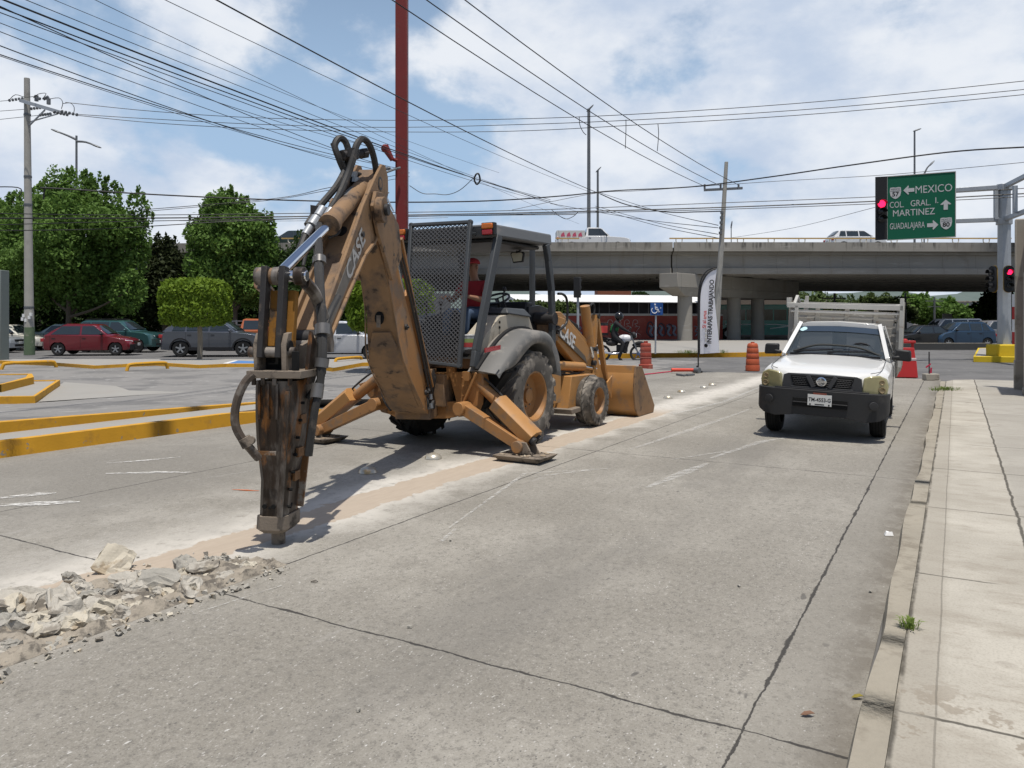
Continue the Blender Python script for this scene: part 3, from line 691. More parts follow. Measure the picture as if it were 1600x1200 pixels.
o = MB(); a = mT(757, 551, 1.075); b = mT(781, 546, 1.075); o.prism([a, b, b + UP * .055, a + UP * .055], NR * .012); o.build('red_reflector', M['red_lamp'], fr)
# right console
q = MB(); pr = [(-.92, 1.2), (-.62, 1.52), (-.28, 1.74), (.10, 1.80), (.55, 1.74), (.72, 1.48), (.72, 1.2)]
q.prism([MC(s, .34, z) for s, z in pr], NR * .30)
q.m(1)
for dz in (0, .07): q.cyl(MC(-.30, .65, 1.60 + dz), MC(-.30, .655, 1.60 + dz), .02)
con = q.build('side_console', [M['beige'], M['darkhole']], hoe, bevel=.03)
q = MB(); q.hexa([MC(-.12, .30, 1.79), MC(-.12, .68, 1.79), MC(.55, .70, 1.74), MC(.55, .30, 1.74)], [MC(-.05, .34, 1.87), MC(-.05, .62, 1.87), MC(.45, .62, 1.86), MC(.45, .34, 1.86)]); q.build('console_lid', M['cab_grey'], con, bevel=.02)
# left console, seat, floor, dash, wheel, levers
q = MB(); q.prism([MC(s, -.86, z) for s, z in pr], NR * .28); q.build('side_console', M['cab_grey'], hoe, bevel=.03)
q = MB(); q.box(MC(.05, -.12, 1.24), (1.9, 1.3, .06), S_AX); q.box(MC(-.5, -.12, 1.36), (.5, .5, .22), S_AX); q.build('cab_floor', M['black'], hoe, bevel=.01)
q = MB(); q.box(MC(-.02, -.12, 1.62), (.50, .50, .14), S_AX); q.m(0).beam(MC(.22, -.12, 1.66), MC(.36, -.12, 2.22), .46, .12, NR); q.cyl(MC(.0, -.12, 1.26), MC(.0, -.12, 1.56), .13); q.build('seat', M['black'], hoe, bevel=.04, seg=3)
q = MB(); q.prism([MC(.85, -.5, 1.25), MC(1.2, -.5, 1.25), MC(1.2, -.5, 1.98), MC(1.0, -.5, 1.98)], NR * .85); dash = q.build('dashboard', M['black'], hoe, bevel=.03)
q = MB(); c = MC(.78, -.05, 2.02); ax = (D * -.5 + UP).normalized(); e1, e2 = q.frame(ax)
q.tube([c + (e1 * math.cos(i * math.pi / 12) + e2 * math.sin(i * math.pi / 12)) * .20 for i in range(25)], .017, 6, 1)
for i in range(3): q.cyl(c, c + (e1 * math.cos(i * 2.09) + e2 * math.sin(i * 2.09)) * .19, .012, n=6)
q.cyl(c, MC(.98, -.05, 1.75), .03); q.build('steering_wheel', M['black'], dash)
for k, (s, t, ds, dt, h) in enumerate(((-.66, -.32, -.05, .04, .62), (-.66, -.02, -.04, -.02, .62), (-.6, .22, .05, .0, .55), (-.62, .12, .03, .0, .5))):
    q = MB(); q.tube([MC(s, t, 1.3), MC(s + ds * .5, t + dt, 1.3 + h * .5), MC(s + ds, t + dt, 1.3 + h)], .013, 6); q.ell(MC(s + ds, t + dt, 1.3 + h), (.032, .032, .042), 10); q.build('control_lever', M['black'], hoe)
q = MB(); q.tube([mT(841, 575 - 70, .55), mT(835, 500, .5), mT(828, 485, .45), mT(822, 470, .4)], .012, 6)
q = MB(); q.tube([MC(.25, .45, 1.8), MC(.18, .42, 2.0), MC(.22, .42, 2.12)], .014, 6); q.ell(MC(.22, .42, 2.14), (.03, .03, .04), 8); q.build('control_lever', M['black'], hoe)
# labelled paint tin behind the seat
q = MB(); c = mS(732, 535, -.80); q.cyl(c - UP * .085, c + UP * .09, .085, n=18); q.m(1).cyl(c + UP * .088, c + UP * .105, .088, n=18); q.m(2)
q.lathe(c, UP, [(.0865, -.06), (.0865, .03)], 18); q.m(3).lathe(c, UP, [(.0868, .0), (.0868, .05)], 18)
tag(q.build('paint_tin', [M['steel_galv'], M['lane_white'], mat('tin_label', (.42, .06, .06), .5), mat('tin_green', (.25, .33, .12), .5)]), 'small tin with red and green label standing behind the operator seat', 'tin')
q = MB(); q.box(mS(732, 549, -.8), (.3, .3, .05), S_AX); q.build('tool_shelf', M['black_steel'], hoe)
# mirror and grab handle, wiring
q = MB(); c = mT(808, 402, .30); q.cyl(c + UP * .07, MC(1.0, .35, 2.82) , .012, n=6); q.tube([c + UP * .06, c + UP * .1], .02, 6)
mo = q.build('mirror_arm', M['black'], hoe)
q = MB(); e = NR * .9 + D * .2; e.normalize(); q.prism([c + e * x * .105 + UP * z for x, z in ((-1, .055), (-.8, .085), (.8, .085), (1, .055), (.8, -.07), (-.6, -.085))], D * .04); q.m(1)
q.prism([c - D * .004 + e * x * .088 + UP * z for x, z in ((-1, .045), (-.8, .068), (.8, .068), (1, .045), (.8, -.055), (-.6, -.065))], -D * .004); q.build('mirror', [M['black'], mat('mirror_face', (.55, .52, .42), .25, .3, .3, 8)], mo)
q = MB(); q.tube([mT(872, 459, .80), mT(880, 460, .80), mT(886, 470, .80), mT(886, 500, .80), mT(881, 510, .80), mT(872, 517, .78)], .02, 8, 3); q.build('grab_handle', M['black'], hoe)
# ---- hood, grille sides, exhaust
q = MB(); hp = [(1.0, 1.15), (1.0, 1.90), (1.35, 1.93), (2.2, 1.78), (2.75, 1.62), (2.9, 1.40), (2.9, .85), (1.0, .85)]
q.prism([MC(s, -.45, z) for s, z in hp], NR * .84); q.m(1).prism([MC(s, .40, z) for s, z in ((1.05, .9), (2.85, .9), (2.85, 1.35), (2.2, 1.55), (1.05, 1.65))], NR * .012)
q.build('engine_hood', [mat('hood_dark', (.035, .037, .04), .3, 0, .2, 4), M['black_steel']], hoe, bevel=.05, seg=3)
q = MB(); q.cyl(MC(1.9, -.04, 1.75), MC(1.9, -.04, 2.86), .05); q.m(1).tube([MC(1.9, -.04, 2.82), MC(1.9, -.03, 2.93), MC(1.95, .03, 3.0), MC(2.02, .07, 3.02)], .048, 10); q.build('exhaust_pipe', [M['cab_grey'], M['dust_steel']], hoe)
# ---- loader arms, cylinders, bucket
def loader_arm(t):
    q = MB(); P = lambda x, y: mT(x, y, .62) + NR * (t - .62)
    body = [(862, 488), (876, 487), (890, 500), (932, 548), (938, 572), (948, 604), (952, 622), (940, 628), (932, 612), (924, 590), (912, 598), (902, 572), (868, 530)]
    q.prism([P(*p) for p in body], -NR * .13)
    q.prism([P(866, 492) + NR * .02, P(884, 499) + NR * .02, P(926, 550) + NR * .02, P(916, 566) + NR * .02, P(868, 514) + NR * .02], -NR * .03)
    arm = q.build('loader_arm', M['yellow_clean'], hoe, bevel=.012)
    if t > 0:
        a, b = P(871, 515) + NR * .03, P(905, 549) + NR * .03
        q = MB(); q.prism([P(868, 509) + NR * .021, P(912, 556) + NR * .021, P(916, 568) + NR * .021, P(868, 522) + NR * .021], NR * .004); q.build('dark_stripe', mat('decal_dark', (.11, .095, .075), .5, 0, .2, 6), arm)
        q = MB(); xd = (P(902, 541.5) - P(868, 508)).normalized(); yd = NR.cross(xd).normalized()
        if yd.z < 0: yd = -yd
        q.text('CASE', P(884.5, 526) + NR * .026, xd, yd, .30, .002, bold=.025, width=.58); q.build('lettering', M['white_letter'], arm, smooth=False)
    q = MB(); q.cyl(P(914, 478), P(921, 540), .085, n=18); q.m(1).cyl(P(921, 538), P(929, 568), .045); q.m(0)
    q.beam(P(930, 492), P(927, 545), .07, .09, NR); q.beam(P(932, 495), P(946, 592), .07, .08, NR); q.beam(P(928, 540), P(925, 585), .08, .10, NR)
    for p in ((931, 494), (927, 545), (925, 567)): q.m(2).cyl(P(*p) + NR * .07, P(*p) - NR * .16, .045); q.m(0)
    q.m(3).tube([P(922, 478) , P(926, 474), P(929, 480), P(928, 492)], .018, 6)
    q.build('bucket_cylinder', [M['yellow_clean'], M['chrome'], M['black_steel'], M['hose']], arm)
    q = MB(); q.cyl(P(868, 571), P(910, 573), .075, n=18); q.m(1).cyl(P(908, 573), P(930, 577), .04); q.m(2).tube([P(868, 585), P(885, 580), P(905, 586)], .02, 6); q.tube([P(868, 582), P(890, 585), P(912, 580)], .016, 6); q.build('lift_cylinder', [M['yellow_clean'], M['chrome'], M['hose']], arm)
loader_arm(.62); loader_arm(-.62)
q = MB(); q.box(MC(1.25, -.62, 1.62), (.32, .3, .5), S_AX); q.build('loader_tower', M['yellow'], hoe, bevel=.02)
q = MB(); q.box(MC(1.28, .56, 1.56), (.22, .26, .36), S_AX); q.m(1).cyl(MC(1.2, .74, 1.72), MC(1.2, .40, 1.72), .10); q.cyl(MC(1.32, .74, 1.55), MC(1.32, .40, 1.55), .07); q.build('loader_tower', [M['dusty_yellow'], M['black_steel']], hoe, bevel=.02)
q = MB(); bk = [(3.50, .86), (3.66, .86), (3.52, .70), (3.47, .45), (3.55, .16), (3.66, .03), (4.36, .02), (4.36, .0), (3.60, -.0), (3.44, .14), (3.38, .45), (3.42, .72)]
bk = [(s, z + .01) for s, z in bk]
q.prism([MC(s, -1.18, z) for s, z in bk], NR * 2.33)
q.prism([MC(3.44, -1.19, .74), MC(3.49, -1.19, .74), MC(3.52, -1.19, .90), MC(3.46, -1.19, .90)], NR * 2.35)
for t in (-1.19, 1.15):
    q.m(1).prism([MC(s, t, z) for s, z in ((3.44, .89), (3.74, .88), (4.40, .12), (4.34, 0.005), (3.58, .005), (3.42, .15), (3.36, .45), (3.40, .74))], NR * .03); q.m(0)
for t in (.5, .72, -.5, -.72): q.prism([MC(3.42, t, .72), MC(3.2, t, .62), MC(3.2, t, .50), MC(3.40, t, .30)], NR * .03)
q.build('loader_bucket', [M['yellow_clean'], M['dusty_yellow']], hoe, bevel=.006)

# ---- boom
q = MB(); under = [(-.02, .46), (.42, .60), (1.28, 1.22), (1.50, 1.78), (1.78, 2.28), (2.08, 2.58)]; top = [(-.16, .62), (.22, 1.00), (.70, 1.55), (1.14, 2.18), (1.44, 2.62), (1.95, 2.98)]
wid = [.20, .21, .20, .155, .14, .13]
q.loft([[BP(u_[0], -w_, u_[1]), BP(u_[0], w_, u_[1]), BP(t_[0], w_ * .85, t_[1]), BP(t_[0], -w_ * .85, t_[1])] for u_, t_, w_ in zip(under, top, wid)])
q.mi = [1 if (i_ < 20 and i_ % 4 in (1, 3)) else 0 for i_ in range(len(q.f))]
boom = q.build('boom', [M['dusty_yellow'], M['yellow']], hoe, bevel=.012)
q = MB() # welded plate on the under side with a pin hole above it
pl = []
for (r, z), ww in (((1.42, 1.58), .10), ((1.34, 1.42), .155), ((.9, .98), .17), ((.45, .66), .165), ((.25, .58), .14)): pl.append((r, z, ww))
for i in range(4):
    a, b = pl[i], pl[i + 1]; n_ = V((0, 0, 0)) + BD * .022 - UP * .012
    q.hexa([BP(a[0], -a[2], a[1]) + n_ * -.8, BP(a[0], a[2], a[1]) + n_ * -.8, BP(b[0], b[2], b[1]) + n_ * -.8, BP(b[0], -b[2], b[1]) + n_ * -.8], [BP(a[0], -a[2], a[1]) + n_ * 1.6, BP(a[0], a[2], a[1]) + n_ * 1.6, BP(b[0], b[2], b[1]) + n_ * 1.6, BP(b[0], -b[2], b[1]) + n_ * 1.6])
q.build('boom_plate', M['dusty_yellow'], boom, bevel=.004)
q = MB(); h0 = BP(1.50, .0, 1.72) + BD * .012; q.m(0).ell(h0, (.055, .02, .075), 12, (BQ, BD, UP)); q.m(1).cyl(h0 + BD * .03 - UP * .10, h0 + BD * .03 + UP * .03, .022); q.build('lifting_eye', [M['darkhole'], M['dust_steel']], boom)
# side plates to the dipper pivot, with round bosses
q = MB()
for sg in (-1, 1):
    q.prism([BP(1.30, sg * .16, 2.40), BP(1.66, sg * .16, 2.12), BP(2.16, sg * .16, 2.58), BP(2.32, sg * .16, 2.82), BP(2.22, sg * .16, 2.98), BP(2.02, sg * .16, 3.0), BP(1.42, sg * .16, 2.74)], BQ * sg * .035)
    q.cyl(BP(2.18, sg * .195, 2.80), BP(2.18, sg * .27, 2.80), .13, n=20); q.m(1).cyl(BP(2.18, sg * .27, 2.80), BP(2.18, sg * .31, 2.80), .06, n=14); q.m(0)
q.build('pivot_plate', [M['dusty_yellow'], M['black_steel']], boom, bevel=.008)
# boom cylinder running up behind the boom
q = MB()
q.cyl(BP(-.28, 0.0, .95), BP(.62, 0.0, 2.02), .075, n=16); q.m(1).cyl(BP(.6, .0, 2.0), BP(1.05, .0, 2.52), .04); q.m(0).beam(BP(-.12, .155, .75), BP(1.18, .13, 2.62), .05, .07, BQ); q.beam(BP(.02, .22, .85), BP(.72, .18, 1.80), .035, .05, BQ)
q.build('boom_cylinder', [M['yellow'], M['chrome']], boom)
q = MB(); q.cyl(BP(-.05, 0, .46), BP(-.05, 0, .74), .20, n=20); q.box(BP(-.12, 0, .52), (.5, .46, .16), (BD, BQ, UP)); q.box(BP(-.2, 0, .98), (.28, .40, .16), (BD, BQ, UP)); q.m(1).cyl(BP(.03, -.26, .62), BP(.03, .26, .62), .06)
q.prism([mS(662, 600, -1.2), mS(671, 577, -1.2), mS(675, 592, -1.2), mS(668, 632, -1.2), mS(661, 640, -1.2)], D * .1); q.m(0).prism([mS(664, 598, -1.22), mS(672, 594, -1.22), mS(664, 632, -1.22), mS(658, 632, -1.22)], D * .05)
q.build('swing_post', [M['dusty_yellow'], M['black_steel']], hoe, bevel=.012)
# ---- dipper arm
A, Bm = V((1.80, 3.16)), V((3.55, 1.52))                      # (r, z) along the centre line
ax2 = (Bm - A).normalized(); nx2 = V((ax2.y, -ax2.x)); nx2 = nx2 if nx2.y > 0 else -nx2        # nx2: towards the upper side
def DP(t, n, qq): p = A + ax2 * (t * (Bm - A).length) + nx2 * n; return BP(p.x, qq, p.y)
q = MB(); secs = [(-.06, -.04, .10), (-.02, -.16, .17), (.10, -.25, .19), (.30, -.25, .20), (.44, -.16, .17), (.72, -.125, .13), (.96, -.10, .10), (1.03, -.06, .07)]
for sg in (-1, 1):
    q.loft([[DP(a[0], a[1], sg * .145), DP(a[0], a[2], sg * .145), DP(a[0], a[2], sg * .115), DP(a[0], a[1], sg * .115)] for a in secs])
q.loft([[DP(a[0], a[1] + .012, -.117), DP(a[0], a[1] + .012, .117), DP(a[0], a[2] - .055, .117), DP(a[0], a[2] - .055, -.117)] for a in secs[1:-1]])
q.m(1).cyl(DP(.985, 0, -.19), DP(.985, 0, .19), .075); q.m(0)
for i in range(2, 6): # bright lower edge rail
    a, b = secs[i], secs[i + 1]; q.beam(DP(a[0], a[1], .15), DP(b[0], b[1], .15), .03, .045, BQ)
dip = q.build('dipper_arm', [M['dusty_yellow'], M['black_steel']], hoe, bevel=.008)
q = MB(); q.hexa([DP(.50, -.085, .146), DP(.90, -.06, .146), DP(.90, .055, .146), DP(.50, .085, .146)], [DP(.50, -.085, .149), DP(.90, -.06, .149), DP(.90, .055, .149), DP(.50, .085, .149)]); q.build('decal_stripe', mat('decal_grey', (.16, .145, .125), .5, 0, .3, 8), dip)
q = MB(); xd = (DP(.3, 0, 0) - DP(.7, 0, 0)).normalized(); yd = BQ.cross(xd).normalized()
q.text('CASE', DP(.52, .0, .1505), xd, yd, .23, .003, bold=.025, width=.62); q.build('lettering', M['grey_letter'], dip, smooth=False)
q = MB(); q.lathe(DP(.06, .06, .1455), BQ, [(.07, .003), (.07, .004), (0, .004)], 20); q.m(1).lathe(DP(.06, .06, .1455), BQ, [(.045, .005), (.045, .006), (0, .006)], 16); q.build('round_emblem', [M['black_steel'], M['dusty_yellow']], dip)
q = MB(); q.ell(DP(.43, .115, -.01) , (.05, .075, .02), 14, (BQ, (DP(1, 0, 0) - DP(0, 0, 0)).normalized(), (DP(0, 1, 0) - DP(0, 0, 0)).normalized())); q.build('inspection_hole', M['darkhole'], dip)
# dipper (breaker) cylinder with chrome rod
q = MB(); CA, CB, CR = BP(1.92, -.02, 3.12), BP(2.98, -.0, 2.56), BP(4.10, .02, 2.03)
q.cyl(CA, CB, .085, n=20); q.cyl(CB - (CB - CA).normalized() * .06, CB + (CB - CA).normalized() * .02, .10, n=20); q.m(2).lathe(BP(2.25, -.02, 2.945), (CB - CA), [(.0865, 0), (.0865, .26)], 20); q.m(1).cyl(CB, CR, .042, n=16); q.m(0).cyl(BP(4.10, -.03, 2.03), BP(4.10, .05, 2.03), .065)
q.build('breaker_cylinder', [M['dusty_yellow'], M['chrome'], mat('grey_patch', (.13, .13, .13), .6)], dip)
# linkage
q = MB(); q.cyl(BP(4.10, -.13, 2.03), BP(4.10, .26, 2.03), .042)
for a in (-.14, .17): q.m(1).cyl(BP(4.10, a, 2.03), BP(4.10, a + .07, 2.03), .07); q.m(0)
q.m(1).cyl(BP(4.10, .0, 2.03), BP(4.10, .055, 2.03), .07); q.m(0)
for a in (-.085, .055):
    q.m(2).beam(BP(4.14, a + .04, 2.10), BP(4.22, a + .04, 1.42), .085, .045, BQ, .08, .045); q.m(3)
    q.m(3).beam(BP(4.06, a + .08, 1.92), BP(4.12, a + .08, 1.50), .06, .06, BQ)
for a in (-.14, .23): q.m(1).tube([BP(4.06, a, 1.98), BP(3.88, a, 1.90), BP(3.72, a, 1.74), BP(3.62, a, 1.58), BP(3.60, a, 1.44)], .05, 8)
q.cyl(BP(3.56, -.17, 1.50), BP(3.56, .25, 1.50), .05)
q.build('linkage', [M['chrome'], M['rust_highlight_steel'], M['black_steel'], mat('ochre_steel', (.26, .12, .02), .6, 0, .4, 6, .2, 40, (.07, .05, .035), (.5, .6), 4)], hoe, bevel=.006)
# ---- hydraulic breaker
BC = 4.03
def BR(a, qq, z): return BP(BC + a, qq, z)
q = MB()
prof = [(1.25, .16, .21), (1.12, .158, .205), (.98, .152, .20), (.80, .142, .185), (.62, .122, .162), (.50, .108, .148), (.22, .104, .144)]
def qo(z): return max(0, min(1, (z - .15) / 1.1)) * .06
def ring(z, hw, hd):
    c = .04; o = qo(z); return [BR(-hd, o - hw + c, z), BR(-hd, o + hw - c, z), BR(-hd + c, o + hw, z), BR(hd - c * 1.4, o + hw, z), BR(hd, o + hw - c * .8, z), BR(hd, o - hw + c, z), BR(hd - c, o - hw, z), BR(-hd + c, o - hw, z)]
q.loft([ring(*p_) for p_ in prof])
q.m(1).hexa(ring(.105, .092, .132), ring(.135, .120, .160)); q.hexa(ring(.135, .120, .160), ring(.235, .118, .158)); q.m(2)
# vertical edge strap, ribs, bolt holes
q.m(0).beam(BR(.165, .085, .24), BR(.215, .175, 1.18), .03, .035, BQ); 
for dz, dq in ((.31, -.04), (.31, .03), (.30, .0)): q.m(3).cyl(BR(.148, dq, dz), BR(.156, dq, dz), .018 if dq else .01)
for dz in (.30, .46): q.cyl(BR(.02, .105, dz), BR(.02, .118, dz), .014)
for dq in (-.05, .02, .09): q.m(0).box(BR(.205, dq, 1.10), (.04, .018, .26), (BD, BQ, UP))
q.m(4)
for dz in (.95, .70, .52): q.box(BR(.01, qo(dz) + (.155 if dz > .9 else .147 if dz > .6 else .128), dz), (.10, .02, .07), (BD, BQ, UP))
for k_ in range(7):
    z_ = .30 + k_ * .13; q.m(3).cyl(BR(.09, qo(z_) + .11 + .012 * max(0, k_ - 1), z_), BR(.09, qo(z_) + .135 + .012 * max(0, k_ - 1), z_), .012, n=6)
q.m(4).beam(BR(-.10, qo(.3) + .118, .26), BR(-.12, qo(1.1) + .168, 1.15), .02, .06, BQ)
q.m(4).box(BR(.215, .0, .72), (.01, .16, .03), (BD, BQ, UP))
br = q.build('breaker_body', [M['rust_highlight_steel'], M['dust_steel'], M['black_steel'], M['darkhole'], mat('rust_edge', (.17, .085, .035), .6, .1, .35, 9, .2, 50, (.30, .27, .23), (.54, .66), 6)], hoe, bevel=.012)
q = MB(); q.box(BR(0, .075, 1.30), (.50, .42, .055), (BD, BQ, UP)); q.m(1)
for dq in (-.09, -.02, .07, .19): q.cyl(BR(.22, dq, 1.22), BR(.22, dq, 1.28), .018, n=6)
q.m(0)
for sq in (-.10, .115):
    q.prism([BR(-.18, sq, 1.32), BR(.20, sq, 1.32), BR(.215, sq, 1.52), BR(.17, sq, 1.60), BR(.10, sq, 1.61), BR(.02, sq, 1.52), BR(-.1, sq, 1.50), BR(-.52, sq, 1.60), BR(-.58, sq, 1.50)], BQ * .04)
    q.m(2).cyl(BR(.15, sq - .012, 1.50), BR(.15, sq + .052, 1.50), .05); q.m(0)
q.m(1).cyl(BR(.15, -.16, 1.46), BR(.15, .20, 1.46), .04); q.cyl(BR(-.5, -.15, 1.54), BR(-.5, .22, 1.54), .045)
q.m(2).box(BR(-.06, .03, 1.40), (.30, .18, .16), (BD, BQ, UP)); q.box(BR(.19, .22, 1.40), (.03, .05, .14), (BD, BQ, UP))
q.m(1).prism([BR(-.02, .25, 1.22), BR(.12, .25, 1.22), BR(.02, .25, 1.62), BR(-.16, .25, 1.40)], BQ * .03)
q.build('breaker_bracket', [M['dust_steel'], M['rust_highlight_steel'], M['darkhole']], br, bevel=.008)
q = MB(); q.cyl(BR(.0, 0, -.04), BR(.0, 0, .14), .052, n=18); q.build('chisel', M['dust_steel'], br)
# ---- hoses
def hose(pts, r, par, caps=None, m=None, nm='hydraulic_hose'):
    q = MB(); q.tube(pts, r, 8, 4)
    if caps:
        q.m(1)
        for a, b, rr in caps: q.cyl(a, b, rr, n=10)
    return q.build(nm, [m or M['hose'], mat('ferrule', (.16, .155, .15), .4, .5, .3, 12)], par)
A_ = lambda x, y, Y: at(x, y, Y)
hose([A_(480, 352, 7.15), A_(500, 322, 7.3), A_(525, 292, 7.5), A_(540, 264, 7.65), A_(545, 242, 7.7), A_(540, 222, 7.7), A_(530, 216, 7.65), A_(523, 228, 7.6), A_(530, 248, 7.6), A_(538, 265, 7.65)], .034, dip)
hose([A_(510, 338, 7.2), A_(530, 305, 7.35), A_(544, 272, 7.5), A_(552, 247, 7.55), A_(557, 227, 7.6), A_(566, 217, 7.7), A_(577, 226, 7.8), A_(585, 250, 7.9), A_(590, 285, 8.0), A_(597, 325, 8.1), A_(605, 358, 8.25), A_(608, 378, 8.35)], .034, dip, [(A_(597, 325, 8.1), A_(599, 335, 8.1), .05), (A_(589, 288, 8.0), A_(592, 305, 8.05), .045)])
hose([A_(519, 224, 7.6), A_(529, 252, 7.6), A_(541, 282, 7.7), A_(535, 300, 7.6), A_(515, 325, 7.4), A_(495, 352, 7.2), A_(480, 375, 7.0)], .02, dip)
hose([A_(520, 335, 7.0), A_(528, 345, 7.05), A_(530, 360, 7.1), A_(522, 368, 7.05), A_(512, 360, 7.0)], .017, dip)
hose([A_(516, 332, 7.0), A_(526, 350, 7.0), A_(524, 364, 7.05), A_(514, 372, 7.0)], .014, dip)
hose([A_(508, 345, 7.0), A_(498, 362, 6.9), A_(486, 380, 6.8), A_(478, 398, 6.75), A_(474, 415, 6.7)], .016, dip)
q = MB(); a, b = A_(539, 243, 7.6), A_(565, 240, 7.75); q.cyl(a - (b - a) * .1, b, .045); q.cyl(A_(538, 236, 7.65), A_(540, 250, 7.65), .06); q.cyl(A_(553, 233, 7.6), A_(551, 247, 7.6), .06); q.cyl(b, b + (b - a).normalized() * .06, .055, n=6); q.build('hose_clamp', M['black_steel'], dip)
hose([A_(540, 300, 7.75), A_(546, 280, 7.8), A_(555, 271, 7.9), A_(566, 276, 8.0), A_(572, 286, 8.05)], .025, dip)
for x, y in ((552, 277), (555, 285)):
    q = MB(); q.cyl(A_(x, y, 7.8), A_(x + 1, y - 8, 7.8), .04, n=8); q.build('hose_fitting', M['steel_galv'], dip)
fit = [(A_(505, 325, 7.2), A_(497, 338, 7.15), .045), (A_(495, 340, 7.1), A_(487, 352, 7.05), .048), (A_(485, 354, 7.05), A_(477, 367, 7.0), .04), (A_(518, 328, 7.15), A_(511, 340, 7.1), .045), (A_(508, 344, 7.1), A_(500, 356, 7.0), .045)]
q = MB(); q.box(A_(507, 330, 7.2), (.26, .08, .02), ((A_(520, 332, 7.2) - A_(492, 328, 7.2)).normalized(), UP, BD)); q.m(1)
for a, b, r in fit: q.cyl(a, b, r, n=10)
q.build('hose_fitting', [M['black_steel'], M['steel_galv']], dip)
hose([A_(477, 367, 7.0), A_(470, 385, 6.9), A_(464, 398, 6.85), A_(458, 408, 6.8)], .032, dip)
hose([A_(500, 350, 6.9), A_(497, 372, 6.6), A_(498, 410, 6.3), A_(500, 455, 6.1), A_(503, 510, 5.95), A_(503, 555, 5.85), A_(500, 600, 5.8), A_(492, 640, 5.75), A_(486, 680, 5.75), A_(482, 712, 5.75)], lambda t: .038 if .12 < t < .62 else .030, br,
     [(A_(499, 402, 6.33), A_(499, 412, 6.3), .055), (A_(504, 508, 5.95), A_(504, 524, 5.92), .062), (A_(504, 560, 5.84), A_(502, 574, 5.83), .052), (A_(497, 600, 5.8), A_(494, 622, 5.77), .048)], M['hose'])
MATS.pop('hose_worn', None)
hose([A_(396, 584, 5.5), A_(384, 596, 5.48), A_(373, 618, 5.46), A_(367, 645, 5.46), A_(369, 668, 5.46), A_(380, 688, 5.48), A_(392, 702, 5.5), A_(404, 716, 5.55)], .030, br, None, mat('hose_worn', (.09, .07, .055), .7, 0, .3, 10, .2, 60, (.16, .14, .12), (.5, .62), 10))
q = MB(); q.cyl(A_(381, 684, 5.47), A_(388, 697, 5.48), .045, n=10); q.cyl(A_(390, 688, 5.45), A_(393, 688, 5.55), .03); q.build('hose_fitting', M['dust_steel'], br)
hose([BP(3.4, .24, 1.9), BP(3.7, .26, 1.7), BP(3.85, .28, 1.45), BP(3.95, .30, 1.25), BP(4.0, .22, 1.1)], .026, br)
for k, (pts, r) in enumerate((([(592, 545), (594, 575), (596, 600), (602, 625), (612, 640)], .03), ([(598, 560), (600, 590), (606, 618), (618, 636)], .022), ([(600, 548), (607, 600), (604, 628)], .018))):
    hose([mS(x, y, -1.28 - .03 * k) for x, y in pts], r, boom)
for k, (pts, r) in enumerate((([(645, 545), (650, 560), (655, 590), (658, 615), (657, 640)], .026), ([(640, 520), (652, 548), (660, 572), (661, 600), (656, 630)], .018), ([(671, 612), (667, 607), (664, 616), (668, 628), (665, 640)], .022), ([(636, 522), (640, 545), (650, 575), (652, 610)], .014), ([(664, 562), (656, 555), (648, 548)], .014))):
    hose([mS(x, y, -1.36 - .02 * k) for x, y in pts], r, boom)
for x, y in ((652, 546), (659, 560), (639, 517), (672, 616), (668, 632), (673, 630)):
    q = MB(); q.cyl(mS(x, y, -1.36), mS(x + 1, y + 8, -1.36), .028, n=8); q.build('hose_fitting', M['steel_grey'], boom)

for r_, z_, w_ in ((.30, .80, .20), (1.10, 1.62, .17), (1.62, 2.40, .15)): q = MB(); q.cyl(BP(r_, w_ + .005, z_), BP(r_, w_ + .03, z_), .035, n=10); q.cyl(BP(r_, w_ + .03, z_), BP(r_, w_ + .05, z_), .016, n=6); q.build('pin_cap', M['black_steel'], boom)
for t_, r_ in ((.20, .03), (.40, .03), (.985, .05)): q = MB(); q.cyl(DP(t_, .02, .144), DP(t_, .02, .20 if t_ > .9 else .165), r_, n=12); q.build('pin_cap', M['black_steel'], dip)
q = MB(); q.tube([BP(a[0] + .015, w_ + .004, a[1] + .03) for a, w_ in zip(under[1:], wid[1:])], .009, 5, 3); q.tube([BP(a[0] + .015, -w_ - .004, a[1] + .03) for a, w_ in zip(under[1:], wid[1:])], .009, 5, 3); q.build('weld_seam', M['dusty_yellow'], boom)
hose([BP(.10, .215, .75), BP(.52, .20, 1.40), BP(.98, .175, 2.05), BP(1.40, .165, 2.50), BP(1.75, .17, 2.78)], .016, boom)
hose([BP(.06, .235, .78), BP(.48, .215, 1.42), BP(.94, .19, 2.08), BP(1.36, .18, 2.52), BP(1.70, .18, 2.82)], .013, boom)
# ================================================================== people
def skin_mesh(name, nodes, edges, m, parent=None, local=False, sub=2, root=0):
    # nodes: list of (position, (rx, ry))
    me = bpy.data.meshes.new(name); me.from_pydata([tuple(p) for p, r in nodes], edges, [])
    o = bpy.data.objects.new(name, me); COL.objects.link(o)
    s = o.modifiers.new('skin', 'SKIN'); s.use_smooth_shade = True
    for i, (p, r) in enumerate(nodes):
        d = me.skin_vertices[0].data[i]; d.radius = r if isinstance(r, tuple) else (r, r); d.use_root = (i == root)
    b = o.modifiers.new('sub', 'SUBSURF'); b.levels = b.render_levels = sub
    bpy.context.view_layer.update()
    dg = bpy.context.evaluated_depsgraph_get(); nm = bpy.data.meshes.new_from_object(o.evaluated_get(dg))
    o.modifiers.clear(); o.data = nm; nm.name = name; nm.materials.clear(); nm.materials.append(m)
    nm.polygons.foreach_set('use_smooth', [True] * len(nm.polygons)); bpy.data.meshes.remove(me)
    if parent: attach(o, parent, local)
    return o
SKIN = mat('skin', (.26, .135, .085), .55, 0, .08, 20)
